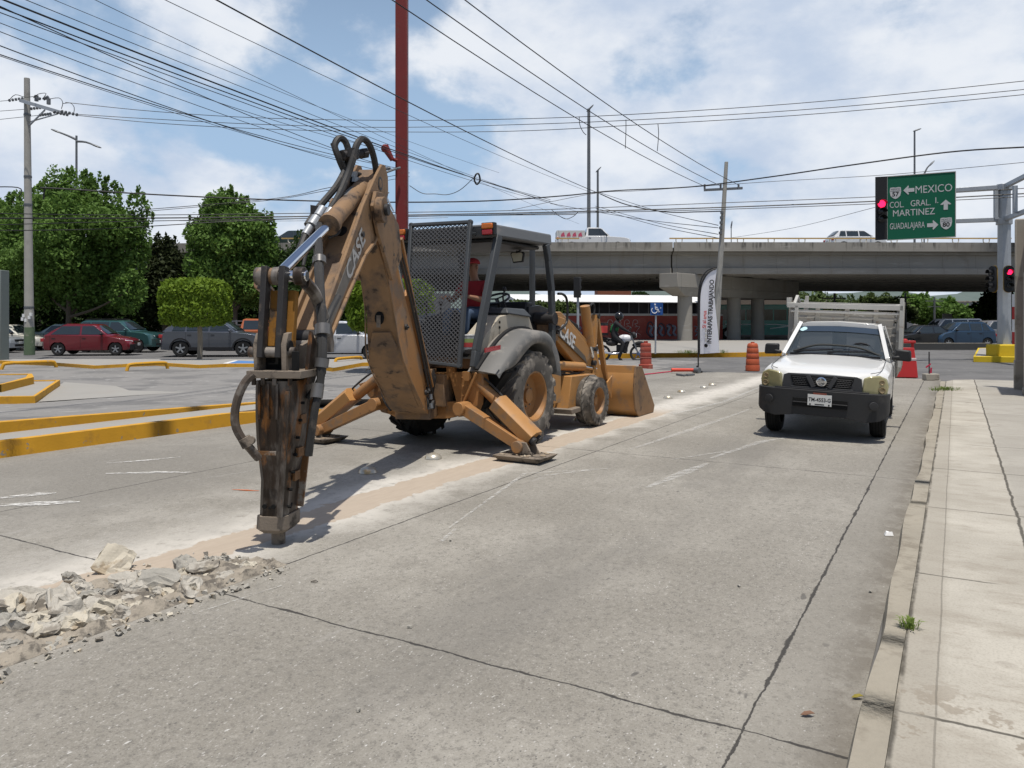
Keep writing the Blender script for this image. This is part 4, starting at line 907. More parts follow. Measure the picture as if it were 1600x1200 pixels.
def add_hand(nodes, edges, wrist, wi, dirv, palm, curl=.5, side=1):
    """five bent fingers rooted in a palm; dirv along the hand, palm = direction the palm faces"""
    d = dirv.normalized(); p = (palm - d * palm.dot(d)).normalized(); x = d.cross(p) * side
    i0 = len(nodes); nodes.append((wrist + d * .045, (.028, .02))); edges.append((wi, i0)); nodes.append((wrist + d * .08, (.032, .018))); edges.append((i0, i0 + 1))
    for k, (off, ln) in enumerate(((-.027, .062), (-.009, .072), (.009, .068), (.027, .055))):
        q0 = wrist + d * .095 + x * off; c1 = (d + p * curl * .7).normalized(); c2 = (d * (1 - curl) + p * (curl + .3)).normalized()
        a = len(nodes); nodes += [(q0, .0095), (q0 + c1 * ln * .5, .0085), (q0 + c1 * ln * .5 + c2 * ln * .5, .007)]; edges += [(i0 + 1, a), (a, a + 1), (a + 1, a + 2)]
    q0 = wrist + d * .045 - x * .03; a = len(nodes); t1 = (d * .6 - x * .8 + p * .2).normalized(); t2 = (d * .9 - x * .1 + p * .5).normalized()
    nodes += [(q0 + t1 * .02, .012), (q0 + t1 * .045, .0105), (q0 + t1 * .045 + t2 * .03, .008)]; edges += [(i0, a), (a, a + 1), (a + 1, a + 2)]
def face(par, hc, fw, up, k=1.0, skin=None, hair=None, cap=None):
    rt = fw.cross(up).normalized(); q = MB(); ax = (rt, fw, up)
    q.ell(hc + fw * .105 * k - up * .012 * k, (.014 * k, .022 * k, .026 * k), 10, ax)
    for s in (-1, 1): q.ell(hc + rt * s * .078 * k - up * .005 * k, (.012 * k, .022 * k, .032 * k), 8, ax)
    q.m(1)
    for s in (-1, 1): q.ell(hc + fw * .088 * k + rt * s * .031 * k + up * .012 * k, (.013 * k, .008 * k, .007 * k), 8, ax)
    q.m(2).ell(hc + fw * .093 * k - up * .052 * k, (.024 * k, .008 * k, .007 * k), 8, ax)
    q.m(1)
    for s in (-1, 1): q.ell(hc + fw * .090 * k + rt * s * .032 * k + up * .032 * k, (.019 * k, .006 * k, .004 * k), 8, ax)
    q.build('face', [SKIN, mat('eye_dark', (.02, .015, .012), .4), mat('lip', (.22, .08, .065), .5)], par)
# ---- operator, seated and turned to face the breaker
fwd = -D; rt = fwd.cross(UP).normalized(); O = MC(-.05, .09, 0)
def OP(f, r, z): return O + fwd * f + rt * r + UP * z
SR = OP(.0, 0, 0)
op = thing('person', 'operator in red shirt, red cap and jeans seated in the cab behind the wire guard', 'person', OP(0, 0, 1.70))
pel = OP(.0, 0, 1.78); ches = OP(-.02, 0, 2.10); neck = OP(.02, 0, 2.30); hd = OP(.06, 0, 2.44)
N_ = []; E_ = []
def nd(p, r, c=None):
    N_.append((p, r));
    if c is not None: E_.append((c, len(N_) - 1))
    return len(N_) - 1
i_p = nd(pel, (.14, .11)); i_w = nd(OP(-.02, 0, 1.92), (.135, .10), i_p); i_c = nd(ches, (.16, .11), i_w); i_n = nd(neck, (.055, .055), i_c); i_h = nd(OP(.04, 0, 2.37), (.06, .07), i_n); i_h2 = nd(OP(.05, 0, 2.45), (.078, .095), i_h); nd(OP(.04, 0, 2.53), (.065, .08), i_h2)
arms = []
for s in (-1, 1):
    sh = nd(OP(-.01, s * .19, 2.20), (.062, .06), i_c); el = nd(OP(.16, s * .27, 1.98), (.048, .048), sh); mid = nd(OP(.30, s * .24, 1.99), (.042, .042), el); wr = nd(OP(.43, s * .18, 2.02), (.029, .026), mid)
    add_hand(N_, E_, OP(.43, s * .18, 2.02), wr, fwd * 1.0 - rt * s * .2, V((0, 0, -1)), .6, s)
    hp = nd(OP(.06, s * .10, 1.76), (.088, .085), i_p); kn = nd(OP(.46, s * .15, 1.80), (.066, .066), hp); an = nd(OP(.50, s * .15, 1.40), (.046, .046), kn); nd(OP(.63, s * .15, 1.33), (.045, .035), an)
skin_mesh('body', N_, E_, SKIN, op)
RED = mat('red_shirt', (.30, .022, .028), .8, 0, .2, 8, .3, 12)
n_ = []; e_ = []
def nd2(p, r, c=None):
    n_.append((p, r))
    if c is not None: e_.append((c, len(n_) - 1))
    return len(n_) - 1
a = nd2(OP(0, 0, 1.80), (.165, .135)); b = nd2(OP(-.02, 0, 1.95), (.16, .13), a); c = nd2(OP(-.02, 0, 2.12), (.18, .13), b); nd2(OP(.0, 0, 2.25), (.095, .085), c)
for s in (-1, 1):
    d1 = nd2(OP(-.01, s * .195, 2.19), (.082, .078), c); nd2(OP(.10, s * .25, 2.06), (.068, .066), d1)
skin_mesh('shirt', n_, e_, RED, op)
n_ = []; e_ = []; a = nd2(OP(0, 0, 1.77), (.155, .125))
for s in (-1, 1):
    b = nd2(OP(.07, s * .10, 1.765), (.10, .097), a); c = nd2(OP(.46, s * .15, 1.805), (.079, .079), b); nd2(OP(.50, s * .15, 1.46), (.064, .064), c)
skin_mesh('jeans', n_, e_, mat('jeans', (.055, .085, .14), .85, 0, .2, 8), op)
for s in (-1, 1): q = MB(); q.ell(OP(.60, s * .15, 1.33), (.05, .13, .05), 12, (rt, fwd, UP)); q.build('shoe', M['black'], op)
face(op, OP(.055, 0, 2.45), fwd, UP)
q = MB(); q.ell(OP(.045, 0, 2.495), (.098, .115, .085), 16, (rt, fwd, UP), True); q.prism([OP(.11, -.07, 2.50), OP(.23, -.05, 2.485), OP(.23, .05, 2.485), OP(.11, .07, 2.50)], UP * .012); q.build('cap', mat('red_cap', (.33, .025, .03), .7), op)

# ---- motorcycle and rider
MO = gnd(969, 565); MO.z = 0; mdir = V((1, -.10, 0)).normalized(); mz = math.atan2(mdir.y, mdir.x)
bike = thing('motorcycle', 'white motorcycle with its rider waiting behind the loader bucket', 'motorcycle', MO, mz)
BM = [M['black'], M['lane_white'], M['chrome'], M['rubber'], M['steel_grey']]
for x in (.66, -.66):
    q = MB(); q.m(3).lathe((x, 0, .31), (0, 1, 0), [(.225, -.045), (.29, -.06), (.312, 0), (.29, .06), (.225, .045)], 28, False)
    o = q.build('wheel', BM, bike, True)
    q = MB(); q.lathe((x, 0, .31), (0, 1, 0), [(.235, -.03), (.25, -.03), (.25, .03), (.235, .03)], 28, False)
    for k in range(6): q.beam(V((x, 0, .31)), V((x + .24 * math.cos(k * 1.047), 0, .31 + .24 * math.sin(k * 1.047))), .03, .025)
    q.cyl((x, -.06, .31), (x, .06, .31), .06); q.build('rim', mat('blue_rim', (.12, .2, .4) if x > 0 else (.3, .3, .32), .4), o, True)
q = MB(); q.m(4).beam((.66, .07, .31), (.40, .07, .98), .05, .05); q.beam((.66, -.07, .31), (.40, -.07, .98), .05, .05); q.m(0).cyl((.40, -.33, 1.03), (.40, .33, 1.03), .018); q.tube([(.42, 0, .98), (.1, 0, .82), (-.3, 0, .72), (-.6, 0, .75)], .03, 8); q.beam((.1, 0, .4), (-.66, .08, .31), .05, .05); q.beam((.1, 0, .4), (-.66, -.08, .31), .05, .05); q.box((.05, 0, .47), (.38, .26, .32)); q.m(2).tube([(.1, -.14, .35), (-.3, -.16, .3), (-.85, -.17, .42)], .045, 10)
q.m(0).tube([(.5, 0, .66), (.7, 0, .66), (.92, 0, .52)], .05, 8); q.build('frame', BM, bike, True)
q = MB(); q.ell((.18, 0, .86), (.27, .15, .15), 16); q.ell((.06, 0, .76), (.2, .14, .1), 12); q.build('fuel_tank', mat('bike_white', (.7, .7, .72), .3, coat=.5), bike, True)
q = MB(); q.hexa([(-.1, -.12, .77), (-.85, -.11, .86), (-.85, .11, .86), (-.1, .12, .77)], [(-.1, -.11, .83), (-.85, -.1, .95), (-.85, .1, .95), (-.1, .11, .83)]); q.build('seat', M['black'], bike, True, bevel=.03)
q = MB(); q.box((.10, 0, .50), (.34, .34, .26)); q.cyl((.16, 0, .5), (.26, 0, .78), .11, .10, 12); q.ell((-.30, 0, .70), (.24, .15, .13), 12); q.build('engine', [M['black_steel']], bike, True, bevel=.03)
q = MB(); q.tube([(.95, 0, .56), (.80, 0, .70), (.62, 0, .69), (.46, 0, .58)], .055, 8); q.tube([(-.50, 0, .82), (-.80, 0, .74), (-1.02, 0, .52)], .06, 8); q.build('mudguard', M['black'], bike, True)
q = MB(); q.ell((.50, 0, .98), (.10, .13, .13), 14); q.m(2).ell((.585, 0, .98), (.025, .09, .09), 12); q.build('headlight', BM[:1] + [M['lane_white'], M['chrome']], bike, True)
for s in (-1, 1): q = MB(); q.tube([(.40, s * .22, 1.03), (.38, s * .28, 1.2)], .01, 6); q.ell((.38, s * .3, 1.24), (.02, .06, .045), 10); q.build('mirror', M['black'], bike, True)
q = MB(); q.box((.98, 0, .46), (.02, .16, .1)); 
rider = thing('person', 'motorcyclist in green vest and black helmet with a red delivery bag', 'person', MO, mz)
def loc(x, y, z): return V((x, y, z))
N_ = []; E_ = []
i_p = nd(loc(-.28, 0, .93), (.17, .16)); i_w = nd(loc(-.25, 0, 1.10), (.16, .14), i_p); i_c = nd(loc(-.14, 0, 1.36), (.19, .14), i_w); i_n = nd(loc(-.10, 0, 1.52), (.055, .055), i_c); i_h = nd(loc(-.07, 0, 1.60), (.08, .09), i_n); nd(loc(-.06, 0, 1.70), (.08, .09), i_h)
for s in (-1, 1):
    sh = nd(loc(-.15, s * .2, 1.43), (.085, .08), i_c); el = nd(loc(.10, s * .30, 1.22), (.065, .065), sh); wr = nd(loc(.36, s * .27, 1.08), (.03, .03), el); add_hand(N_, E_, loc(.36, s * .27, 1.08), wr, V((.9, 0, -.3)), V((-.2, 0, -1)), .7, s)
    hp = nd(loc(-.20, s * .12, .90), (.12, .12), i_p); kn = nd(loc(.12, s * .22, .68), (.085, .085), hp); an = nd(loc(-.05, s * .30, .12), (.045, .045), kn); nd(loc(.08, s * .31, .045), (.045, .04), an)
skin_mesh('body', N_, E_, mat('rider_dark', (.018, .018, .02), .8), rider, True)
n_ = []; e_ = []; a = nd2(loc(-.27, 0, 1.0), (.19, .175)); b = nd2(loc(-.22, 0, 1.2), (.20, .17), a); nd2(loc(-.14, 0, 1.42), (.20, .16), b)
skin_mesh('vest', n_, e_, mat('green_vest', (.015, .13, .045), .8), rider, True)
q = MB(); q.ell((-.04, 0, 1.68), (.165, .14, .165), 18); q.m(1).ell((.065, 0, 1.68), (.07, .11, .06), 12); q.build('helmet', [M['black_gloss'], M['glass']], rider, True)
q = MB(); q.box((-.66, 0, 1.18), (.42, .46, .40)); q.m(1).box((-.64, -.235, 1.20), (.34, .02, .26)); q.m(0).box((-.70, 0, 1.40), (.52, .42, .08))
tag(q.build('delivery_bag', [M['black'], mat('bag_red', (.60, .07, .06), .6)], None, bevel=.03), 'black and red delivery bag on the back of the motorcyclist', 'bag')
bpy.data.objects['delivery_bag'].location = MO; bpy.data.objects['delivery_bag'].rotation_euler = (0, 0, mz)

for o_ in (bike, rider, bpy.data.objects['delivery_bag']): o_.scale = (1.1,) * 3
# ================================================================== cars
def paint(name, c, metal=0.0): return mat(name, c, .28, metal, .04, 2, coat=.8)
P_TRIM = mat('car_trim', (.018, .018, .02), .55, 0, .1, 6)
P_LAMP = mat('head_lamp', (.62, .64, .66), .12, .2, .1, 10, coat=.8)
P_PLATE = mat('plate_white', (.6, .6, .58), .5)
P_TYRE = mat('car_tyre', (.02, .02, .02), .85)
P_ALLOY = mat('alloy', (.36, .37, .38), .35, .6, .1, 6)
STY = dict(
 hatch=dict(L=3.9, W=1.62, wx=(1.27, -1.20), R=.29, sill=.24, low=[(1.95, .30), (1.95, .52), (1.88, .66), (1.66, .77), (.86, .92), (-1.5, .97), (-1.86, .94), (-1.95, .72), (-1.95, .36)], gr=[(.98, .90), (.28, 1.38), (-1.02, 1.41), (-1.80, .93)], wins=[(.6, -.20), (-.28, -1.5)], H=1.42),
 hatch5=dict(L=3.65, W=1.60, wx=(1.22, -1.16), R=.28, sill=.24, low=[(1.82, .30), (1.82, .55), (1.74, .72), (1.45, .86), (.95, .97), (-1.45, 1.02), (-1.72, .95), (-1.82, .72), (-1.82, .36)], gr=[(1.05, .95), (.35, 1.46), (-1.1, 1.50), (-1.66, 1.0)], wins=[(.75, -.10), (-.17, -.85), (-.92, -1.35)], H=1.5),
 suv=dict(L=4.35, W=1.80, wx=(1.38, -1.26), R=.35, sill=.28, low=[(2.17, .36), (2.17, .70), (2.08, .90), (1.80, 1.0), (1.0, 1.08), (-1.85, 1.14), (-2.10, 1.05), (-2.17, .80), (-2.17, .40)], gr=[(1.12, 1.06), (.38, 1.58), (-1.45, 1.61), (-2.02, 1.12)], wins=[(.75, -.02), (-.10, -1.0), (-1.08, -1.62)], H=1.62),
 sedan=dict(L=4.3, W=1.66, wx=(1.30, -1.22), R=.30, sill=.24, low=[(2.12, .30), (2.15, .52), (2.08, .68), (1.80, .76), (.92, .88), (-1.4, .94), (-2.02, .92), (-2.14, .70), (-2.12, .36)], gr=[(1.0, .86), (.32, 1.34), (-.72, 1.36), (-1.38, .92)], wins=[(.6, -.22), (-.30, -1.1)], H=1.38),
 pickup=dict(L=5.2, W=1.85, wx=(1.65, -1.55), R=.37, sill=.36, low=[(2.55, .45), (2.58, .80), (2.5, 1.0), (2.1, 1.08), (1.05, 1.15), (-.6, 1.15), (-.66, 1.05), (-2.58, 1.05), (-2.6, .50)], gr=[(1.15, 1.13), (.52, 1.72), (-.42, 1.76), (-.58, 1.15)], wins=[(.9, -.40)], H=1.78),
 van=dict(L=4.6, W=1.75, wx=(1.5, -1.3), R=.32, sill=.28, low=[(2.28, .34), (2.3, .65), (2.2, .9), (1.9, 1.0), (1.4, 1.08), (-2.2, 1.1), (-2.28, 1.0), (-2.3, .40)], gr=[(1.5, 1.06), (.75, 1.75), (-2.1, 1.80), (-2.25, 1.1)], wins=[(1.1, .2), (.1, -1.0), (-1.1, -2.0)], H=1.8),
)
def car(name, label, cat, style, pos, rz, col, group=None, k=1.0, bumper=None, rail=False, clad=False, wheelm=None):
    S = STY[style]; L, W, R, sill = S['L'], S['W'], S['R'], S['sill']; hw = W / 2
    root = thing(name, label, cat, pos, rz, group); root.scale = (k, k, k)
    low = S['low']; bot = []
    xs = [(low[-1][0], sill)]
    for wx in (S['wx'][1], S['wx'][0]):
        Ra = R + .055; a0 = math.asin(max(-1, min(1, (sill - R) / Ra)))
        for i in range(9):
            a = math.pi - a0 + (a0 * 2 - math.pi) * i / 8 if True else 0
            bot.append((wx + Ra * math.cos(a), R + Ra * math.sin(a)))
    prof = list(low) + [(low[-1][0] + .05, sill + .02)] + bot + [(low[0][0] - .05, sill + .02)]
    def sl(f):
        out = []
        for x, z in prof:
            xx = x; zz = z
            if abs(x) > L * .40:
                pull = {1: .16, .88: .06, .55: .015, 0: 0}[abs(f)]; xx = x - math.copysign(pull * min(1, (abs(x) - L * .40) / (L * .1)), x)
            if z > .62: zz = z - {1: .045, .88: .015, .55: 0, 0: -.012}[abs(f)]
            out.append(V((xx, f * hw * (1 if z > .34 else .97), zz)))
        return out
    q = MB(); fr_ = (-1, -.88, -.55, 0, .55, .88, 1); S_ = [sl(f) for f in fr_]; n = len(prof)
    vs = [p for s in S_ for p in s]; fs = []
    for j in range(6):
        for i in range(n): fs.append([j * n + i, j * n + (i + 1) % n, (j + 1) * n + (i + 1) % n, (j + 1) * n + i])
    fs.append(list(range(n))); fs.append([6 * n + i for i in range(n)][::-1]); q.add(vs, fs)
    g0, g1, g2, g3 = S['gr']; zb = min(g0[1], g3[1]); zr = max(g1[1], g2[1]); yb, yt = hw * .965, hw * .76
    def gy(z): return yb + (yt - yb) * (z - zb) / (zr - zb)
    GS = []
    for f in (-1, -.8, 0, .8, 1):
        row = []
        for x, z in ((g0[0], g0[1] - .04), (g1[0] + .03, g1[1] - .035), (g1[0] - .10, g1[1] + .005), (g2[0] + .12, g2[1]), (g2[0] - .02, g2[1] - .05), (g3[0], g3[1] - .04)):
            dz = 0 if abs(f) == 1 else (.03 if z > (zb + zr) / 2 else 0); dx = (0 if abs(f) == 1 else .05 if f else .08) * (1 if x > 0 else -.5) if z < zr - .02 else 0
            row.append(V((x + dx, f * gy(z), z + dz - (.0 if f == 0 else .0))))
        GS.append(row)
    n = 6; fs = []
    for j in range(4):
        for i in range(n): fs.append([j * n + i, j * n + (i + 1) % n, (j + 1) * n + (i + 1) % n, (j + 1) * n + i])
    fs.append(list(range(n))); fs.append([4 * n + i for i in range(n)][::-1]); q.add([p for s in GS for p in s], fs)
    # trim : seams, handles, dark underside, sill cladding
    q.m(1); q.box((0, 0, sill + .06), (L * .86, W * .70, .14)); q.box((0, 0, R + .1), (L * .8, W * .55, .4))
    sh = .80 * S['H'] / 1.42
    for sg in (-1, 1):
        y = sg * (hw + .002)
        for wa, wb in S['wins'][:2]:
            q.box((wb - .03, y, (sill + zb) / 2 + .06), (.012, .006, zb - sill - .14))
            q.m(1); q.box((wb + .12, y, zb - .12), (.16, .03, .03))
        if clad:
            q.box((0, y, sill + .06), (S['wx'][0] - S['wx'][1] - 2 * R - .12, .02, .14))
            for wx in S['wx']:
                for i in range(10):
                    a = math.pi * i / 9; b_ = math.pi * (i + 1) / 9
                    if i < 9: q.beam((wx + (R + .085) * math.cos(a), y, R + (R + .085) * math.sin(a)), (wx + (R + .085) * math.cos(b_), y, R + (R + .085) * math.sin(b_)), .06, .03, (0, 1, 0))
    body = q.build('body', [col, P_TRIM], root, True, bevel=.012, ang=35)
    # glass
    zl, zt = zb + .05, zr - .085
    def xf(z): return g0[0] + (g1[0] - g0[0]) * (z - zb) / (zr - zb)
    def xr(z): return g3[0] + (g2[0] - g3[0]) * (z - zb) / (zr - zb)
    for sg in (-1, 1):
        for wa, wb in S['wins']:
            P = [(min(wa + .3, xf(zl) - .12), zl), (max(wb, xr(zl) + .10), zl), (max(wb, xr(zt) + .07), zt), (min(wa + .3, xf(zt) - .10), zt)] if (wa, wb) == S['wins'][0] else [(wa, zl), (max(wb, xr(zl) + .12), zl), (max(wb, xr(zt) + .08), zt), (wa, zt)]
            q = MB(); pts = [V((x, sg * (gy(z) - .004), z)) for x, z in P]; q.prism(pts, V((0, sg * .014, 0))); q.build('side_window', M['glass'], root, True)
    for (a, b, nm, s) in ((g0, g1, 'windscreen', 1), (g3, g2, 'rear_window', -1)):
        q = MB(); dx = a[0] - b[0]; dz = b[1] - a[1]; nn = V((dz, 0, dx * s * s)).normalized() if s > 0 else V((-dz, 0, abs(dx))).normalized()
        lo, hi = .12, .86; row = lambda t, f: V((a[0] - dx * t, f * gy(a[1] + dz * t) * .90, a[1] + dz * t)) + nn * (.012 + (0 if abs(f) == 1 else .045))
        q.add([row(lo, -1), row(lo, -.5), row(lo, .5), row(lo, 1), row(hi, -1), row(hi, -.5), row(hi, .5), row(hi, 1)], [[0, 1, 5, 4], [1, 2, 6, 5], [2, 3, 7, 6]])
        q.build(nm, M['glass'], root, True)
    for wx in S['wx']:
        for sg in (-1, 1):
            q = MB(); q.lathe((wx, sg * (hw - .10), R), (0, sg, 0), [(R * .60, -.09), (R * .95, -.09), (R, -.05), (R, .05), (R * .94, .09), (R * .62, .085), (R * .60, .05)], 26, False); o = q.build('wheel', P_TYRE, root, True)
            q = MB(); q.lathe((wx, sg * (hw - .10), R), (0, sg, 0), [(R * .64, .05), (R * .64, .088), (R * .57, .075), (R * .55, .02), (0, .02)], 24, False); q.m(1)
            for kk in range(5):
                a = kk * 1.2566 + .3; q.beam((wx, sg * (hw - .035), R), (wx + R * .58 * math.cos(a), sg * (hw - .03), R + R * .58 * math.sin(a)), R * .18, .03, (0, 1, 0))
            q.lathe((wx, sg * (hw - .10), R), (0, sg, 0), [(R * .16, .03), (R * .16, .085), (0, .085)], 12)
            q.build('rim', [mat('rim_dark', (.05, .05, .052), .5), wheelm or P_ALLOY], o, True)
    fz = low[1][1]; nose = low[1][0]
    q = MB(); bm_ = bumper or col
    q.hexa([(nose - .06, -hw * .86, sill), (nose + .045, -hw * .5, sill), (nose + .045, hw * .5, sill), (nose - .06, hw * .86, sill), (nose - .3, hw * .96, sill), (nose - .3, -hw * .96, sill)],
           [(nose - .05, -hw * .88, fz - .02), (nose + .05, -hw * .5, fz - .02), (nose + .05, hw * .5, fz - .02), (nose - .05, hw * .88, fz - .02), (nose - .3, hw * 1.005, fz - .02), (nose - .3, -hw * 1.005, fz - .02)])
    q.m(1).box((nose + .045, 0, sill + .12), (.03, W * .55, .12)); q.m(2).box((nose + .066, 0, sill + .25), (.015, .32, .13))
    q.build('front_bumper', [bm_, P_TRIM, P_PLATE], root, True, bevel=.02)
    q = MB(); t = low[-2][0]
    q.hexa([(t + .06, -hw * .88, sill + .02), (t - .04, -hw * .5, sill + .02), (t - .04, hw * .5, sill + .02), (t + .06, hw * .88, sill + .02), (t + .3, hw * .97, sill + .02), (t + .3, -hw * .97, sill + .02)],
           [(t + .06, -hw * .88, fz), (t - .045, -hw * .5, fz), (t - .045, hw * .5, fz), (t + .06, hw * .88, fz), (t + .3, hw * 1.005, fz), (t + .3, -hw * 1.005, fz)])
    q.m(1).box((t - .05, 0, fz + .1), (.02, .32, .13)); q.build('rear_bumper', [bm_, P_PLATE], root, True, bevel=.02)
    q = MB(); q.box((nose - .01, 0, fz + .09), (.06, W * .42, .10)); q.m(1)
    for i in range(3): q.box((nose + .022, 0, fz + .06 + i * .03), (.012, W * .40, .008))
    q.build('grille', [P_TRIM, M['chrome']], root, True)
    for sg in (-1, 1):
        q = MB(); q.hexa([(nose - .035, sg * hw * .50, fz + .03), (nose - .13, sg * hw * .90, fz + .04), (nose - .36, sg * hw * 1.0, fz + .10), (nose - .2, sg * hw * .6, fz + .03)], [(nose - .06, sg * hw * .50, fz + .15), (nose - .16, sg * hw * .90, fz + .17), (nose - .38, sg * hw * .99, fz + .18), (nose - .2, sg * hw * .6, fz + .14)]); q.build('headlight', P_LAMP, root, True, bevel=.012)
        q = MB(); q.box((t + .075, sg * hw * .84, fz + .18), (.16, W * .13, .15)); q.build('tail_light', M['red_lamp'], root, True, bevel=.02)
        q = MB(); q.ell((xf(zb) - .28, sg * (hw + .09), zb + .07), (.06, .10, .07), 12); q.beam((xf(zb) - .30, sg * hw * .95, zb + .02), (xf(zb) - .28, sg * (hw + .05), zb + .04), .05, .03); q.build('mirror', col if style in ('suv',) else P_TRIM, root, True)
        if rail: q = MB(); q.tube([(.2, sg * hw * .72, zr), (.1, sg * hw * .72, zr + .06), (-1.2, sg * hw * .72, zr + .06), (-1.4, sg * hw * .72, zr)], .018, 6); q.build('roof_rail', P_TRIM, root, True)
    return root
def carpos(x, y, z=0): p = gnd(x, y, z); return p
c = paint('paint_red', (.15, .007, .014))
car('parked_car', 'dark red two door hatchback with black bumpers in front of the teal car', 'car', 'hatch', at(146, 553, 37.6) * 1 - UP * at(146, 553, 37.6).z, rad(6), c, k=1.06, bumper=P_TRIM)
p = at(186, 550, 41.2); p.z = 0; car('parked_car', 'teal green crossover partly behind the red hatchback', 'car', 'suv', p, rad(-2), paint('paint_teal', (.035, .10, .10), .3), k=1.04, rail=True)
p = at(338, 555, 36.6); p.z = 0; car('parked_car', 'slate grey crossover behind the clipped square tree', 'car', 'suv', p, rad(5), paint('paint_slate', (.085, .095, .115), .35), k=1.07, clad=True, rail=True)
p = at(533, 558, 34.2); p.z = 0; car('parked_car', 'silver white small hatchback seen between the breaker and the boom', 'car', 'hatch5', p, rad(5), paint('paint_silver', (.55, .56, .58), .15), k=1.10)
p = at(14, 546, 43.5); p.z = 0; car('parked_car', 'cream white older sedan with its nose behind the utility pole', 'car', 'sedan', p, rad(0), paint('paint_cream', (.62, .60, .52)), k=1.05)
p = at(112, 545, 47.0); p.z = 0; car('parked_car', 'pale green sedan far behind the red hatchback', 'car', 'sedan', p, rad(2), paint('paint_palegreen', (.36, .42, .38), .1), k=1.06)
p = at(-38, 549, 40.5); p.z = 0; car('parked_car', 'silver car nose at the left edge behind the grey panel', 'car', 'sedan', p, rad(4), paint('paint_steel', (.40, .43, .46), .3), k=1.03)
# orange pickup with rack behind
p = at(398, 545, 43.5); p.z = 0; orr = car('pickup_truck', 'orange pickup truck with dark stake rack behind the grey crossover', 'pickup truck', 'pickup', p, rad(3), paint('paint_orange', (.45, .13, .045)), k=1.0)
q = MB()
for z in (1.2, 1.42, 1.64):
    for sg in (-1, 1): q.beam((-2.55, sg * .88, z), (-.68, sg * .88, z), .05, .06)
for x in (-2.5, -1.9, -1.3, -.72):
    for sg in (-1, 1): q.beam((x, sg * .88, 1.02), (x, sg * .88, 1.70), .05, .05)
q.build('stake_rack', M['steel_grey'], orr, True)
# right background traffic
p = at(1441, 543, 48); p.z = 0; car('parked_car', 'black sedan behind the red water barrier under the flyover', 'car', 'sedan', p, rad(184), paint('paint_black', (.012, .013, .014), .1), k=1.0)
p = at(1500, 543, 48); p.z = 0; car('parked_car', 'dark blue hatchback behind the black sedan under the flyover', 'car', 'hatch5', p, rad(184), paint('paint_blue', (.025, .06, .11), .3), k=1.05)
p = at(1552, 541, 50); p.z = 0; car('pickup_truck', 'dull silver pickup behind the gantry pole', 'pickup truck', 'pickup', p, rad(184), paint('paint_dullsilver', (.22, .22, .22), .3), k=.95)
p = at(1482, 538, 58); p.z = 0; car('parked_van', 'white van roof showing behind the blue hatchback', 'van', 'van', p, rad(184), paint('paint_white', (.68, .68, .67)), k=1.0)
# vehicles on the flyover deck
DECK = 7.05
p = at(1336, 370, 60.5); p.z = DECK + .05; car('parked_car', 'white crossover driving on the flyover left of the green sign', 'car', 'suv', p, rad(0), paint('paint_white2', (.68, .69, .70)), k=1.0)
p = at(926, 370, 60.5); p.z = DECK - .12; wp = car('pickup_truck', 'white pickup with a pink painted load box on the flyover above the cab', 'pickup truck', 'pickup', p, rad(0), paint('paint_white3', (.70, .70, .70)), k=1.12)
q = MB(); q.box((-1.6, 0, 1.28), (1.95, 1.7, .5)); q.m(1)
for i, x in enumerate((-2.3, -1.9, -1.5, -1.1)): q.prism([(x, -.856, 1.1), (x + .3, -.856, 1.12), (x + .22, -.856, 1.42), (x + .05, -.856, 1.3)], (0, -.01, 0))
q.build('load_box', [P_PLATE, mat('pink_paint', (.55, .10, .16), .6)], wp, True)
p = at(462, 370, 60.5); p.z = DECK - .15; car('parked_car', 'dark green off roader on the flyover beyond the breaker arm', 'car', 'suv', p, rad(180), paint('paint_dkgreen', (.02, .035, .03)), k=1.1)
# bus under the flyover
bp = at(1188, 538, 69); bp.z = 0; bus = thing('city_bus', 'teal green city bus parked behind the flyover columns', 'bus', bp, rad(-2))
q = MB(); q.prism([(-5.2, -1.2, .38), (5.2, -1.2, .38), (5.25, -1.2, 1.5), (5.1, -1.2, 2.85), (4.9, -1.2, 3.0), (-5.0, -1.2, 3.0), (-5.2, -1.2, 2.8)], (0, 2.4, 0)); q.m(1).box((0, 0, 3.0), (9.8, 2.2, .14)); q.m(2)
q.prism([(-5.2, -1.212, 1.28), (1.0, -1.212, 1.28), (3.6, -1.212, 1.05), (3.6, -1.212, 1.12), (1.0, -1.212, 1.36), (-5.2, -1.212, 1.36)], (0, -.006, 0)); q.prism([(.5, -1.212, .9), (3.9, -1.212, 1.35), (3.9, -1.212, 1.45), (.5, -1.212, .98)], (0, -.006, 0))
TEAL = paint('bus_teal', (.02, .26, .215)); q.build('body', [TEAL, mat('bus_roof', (.03, .32, .28), .5), M['lane_white']], bus, True, bevel=.06)
for x in (-4.6, -3.4, -2.2, -1.0, .2, 1.4, 2.6, 3.8): q = MB(); q.box((x, -1.205, 2.15), (1.08, .02, .95)); q.build('window', M['glass'], bus, True)
for x in (-3.2, 3.3):
    q = MB(); q.lathe((x, -1.08, .5), (0, -1, 0), [(.56, 0), (.56, .14)], 22); q.build('wheel_arch', M['darkhole'], bus, True)
    q = MB(); q.lathe((x, -1.1, .5), (0, -1, 0), [(.28, .14), (.48, .14), (.5, .1), (.5, -.1)], 24, False); o = q.build('wheel', P_TYRE, bus, True); q = MB(); q.lathe((x, -1.1, .5), (0, -1, 0), [(.29, .15), (.24, .12), (.1, .10), (.1, .16), (0, .16)], 20); q.build('rim', P_PLATE, o, True)
q = MB(); q.box((5.22, 0, 2.1), (.05, 2.1, 1.4)); q.build('windscreen', M['glass'], bus, True)

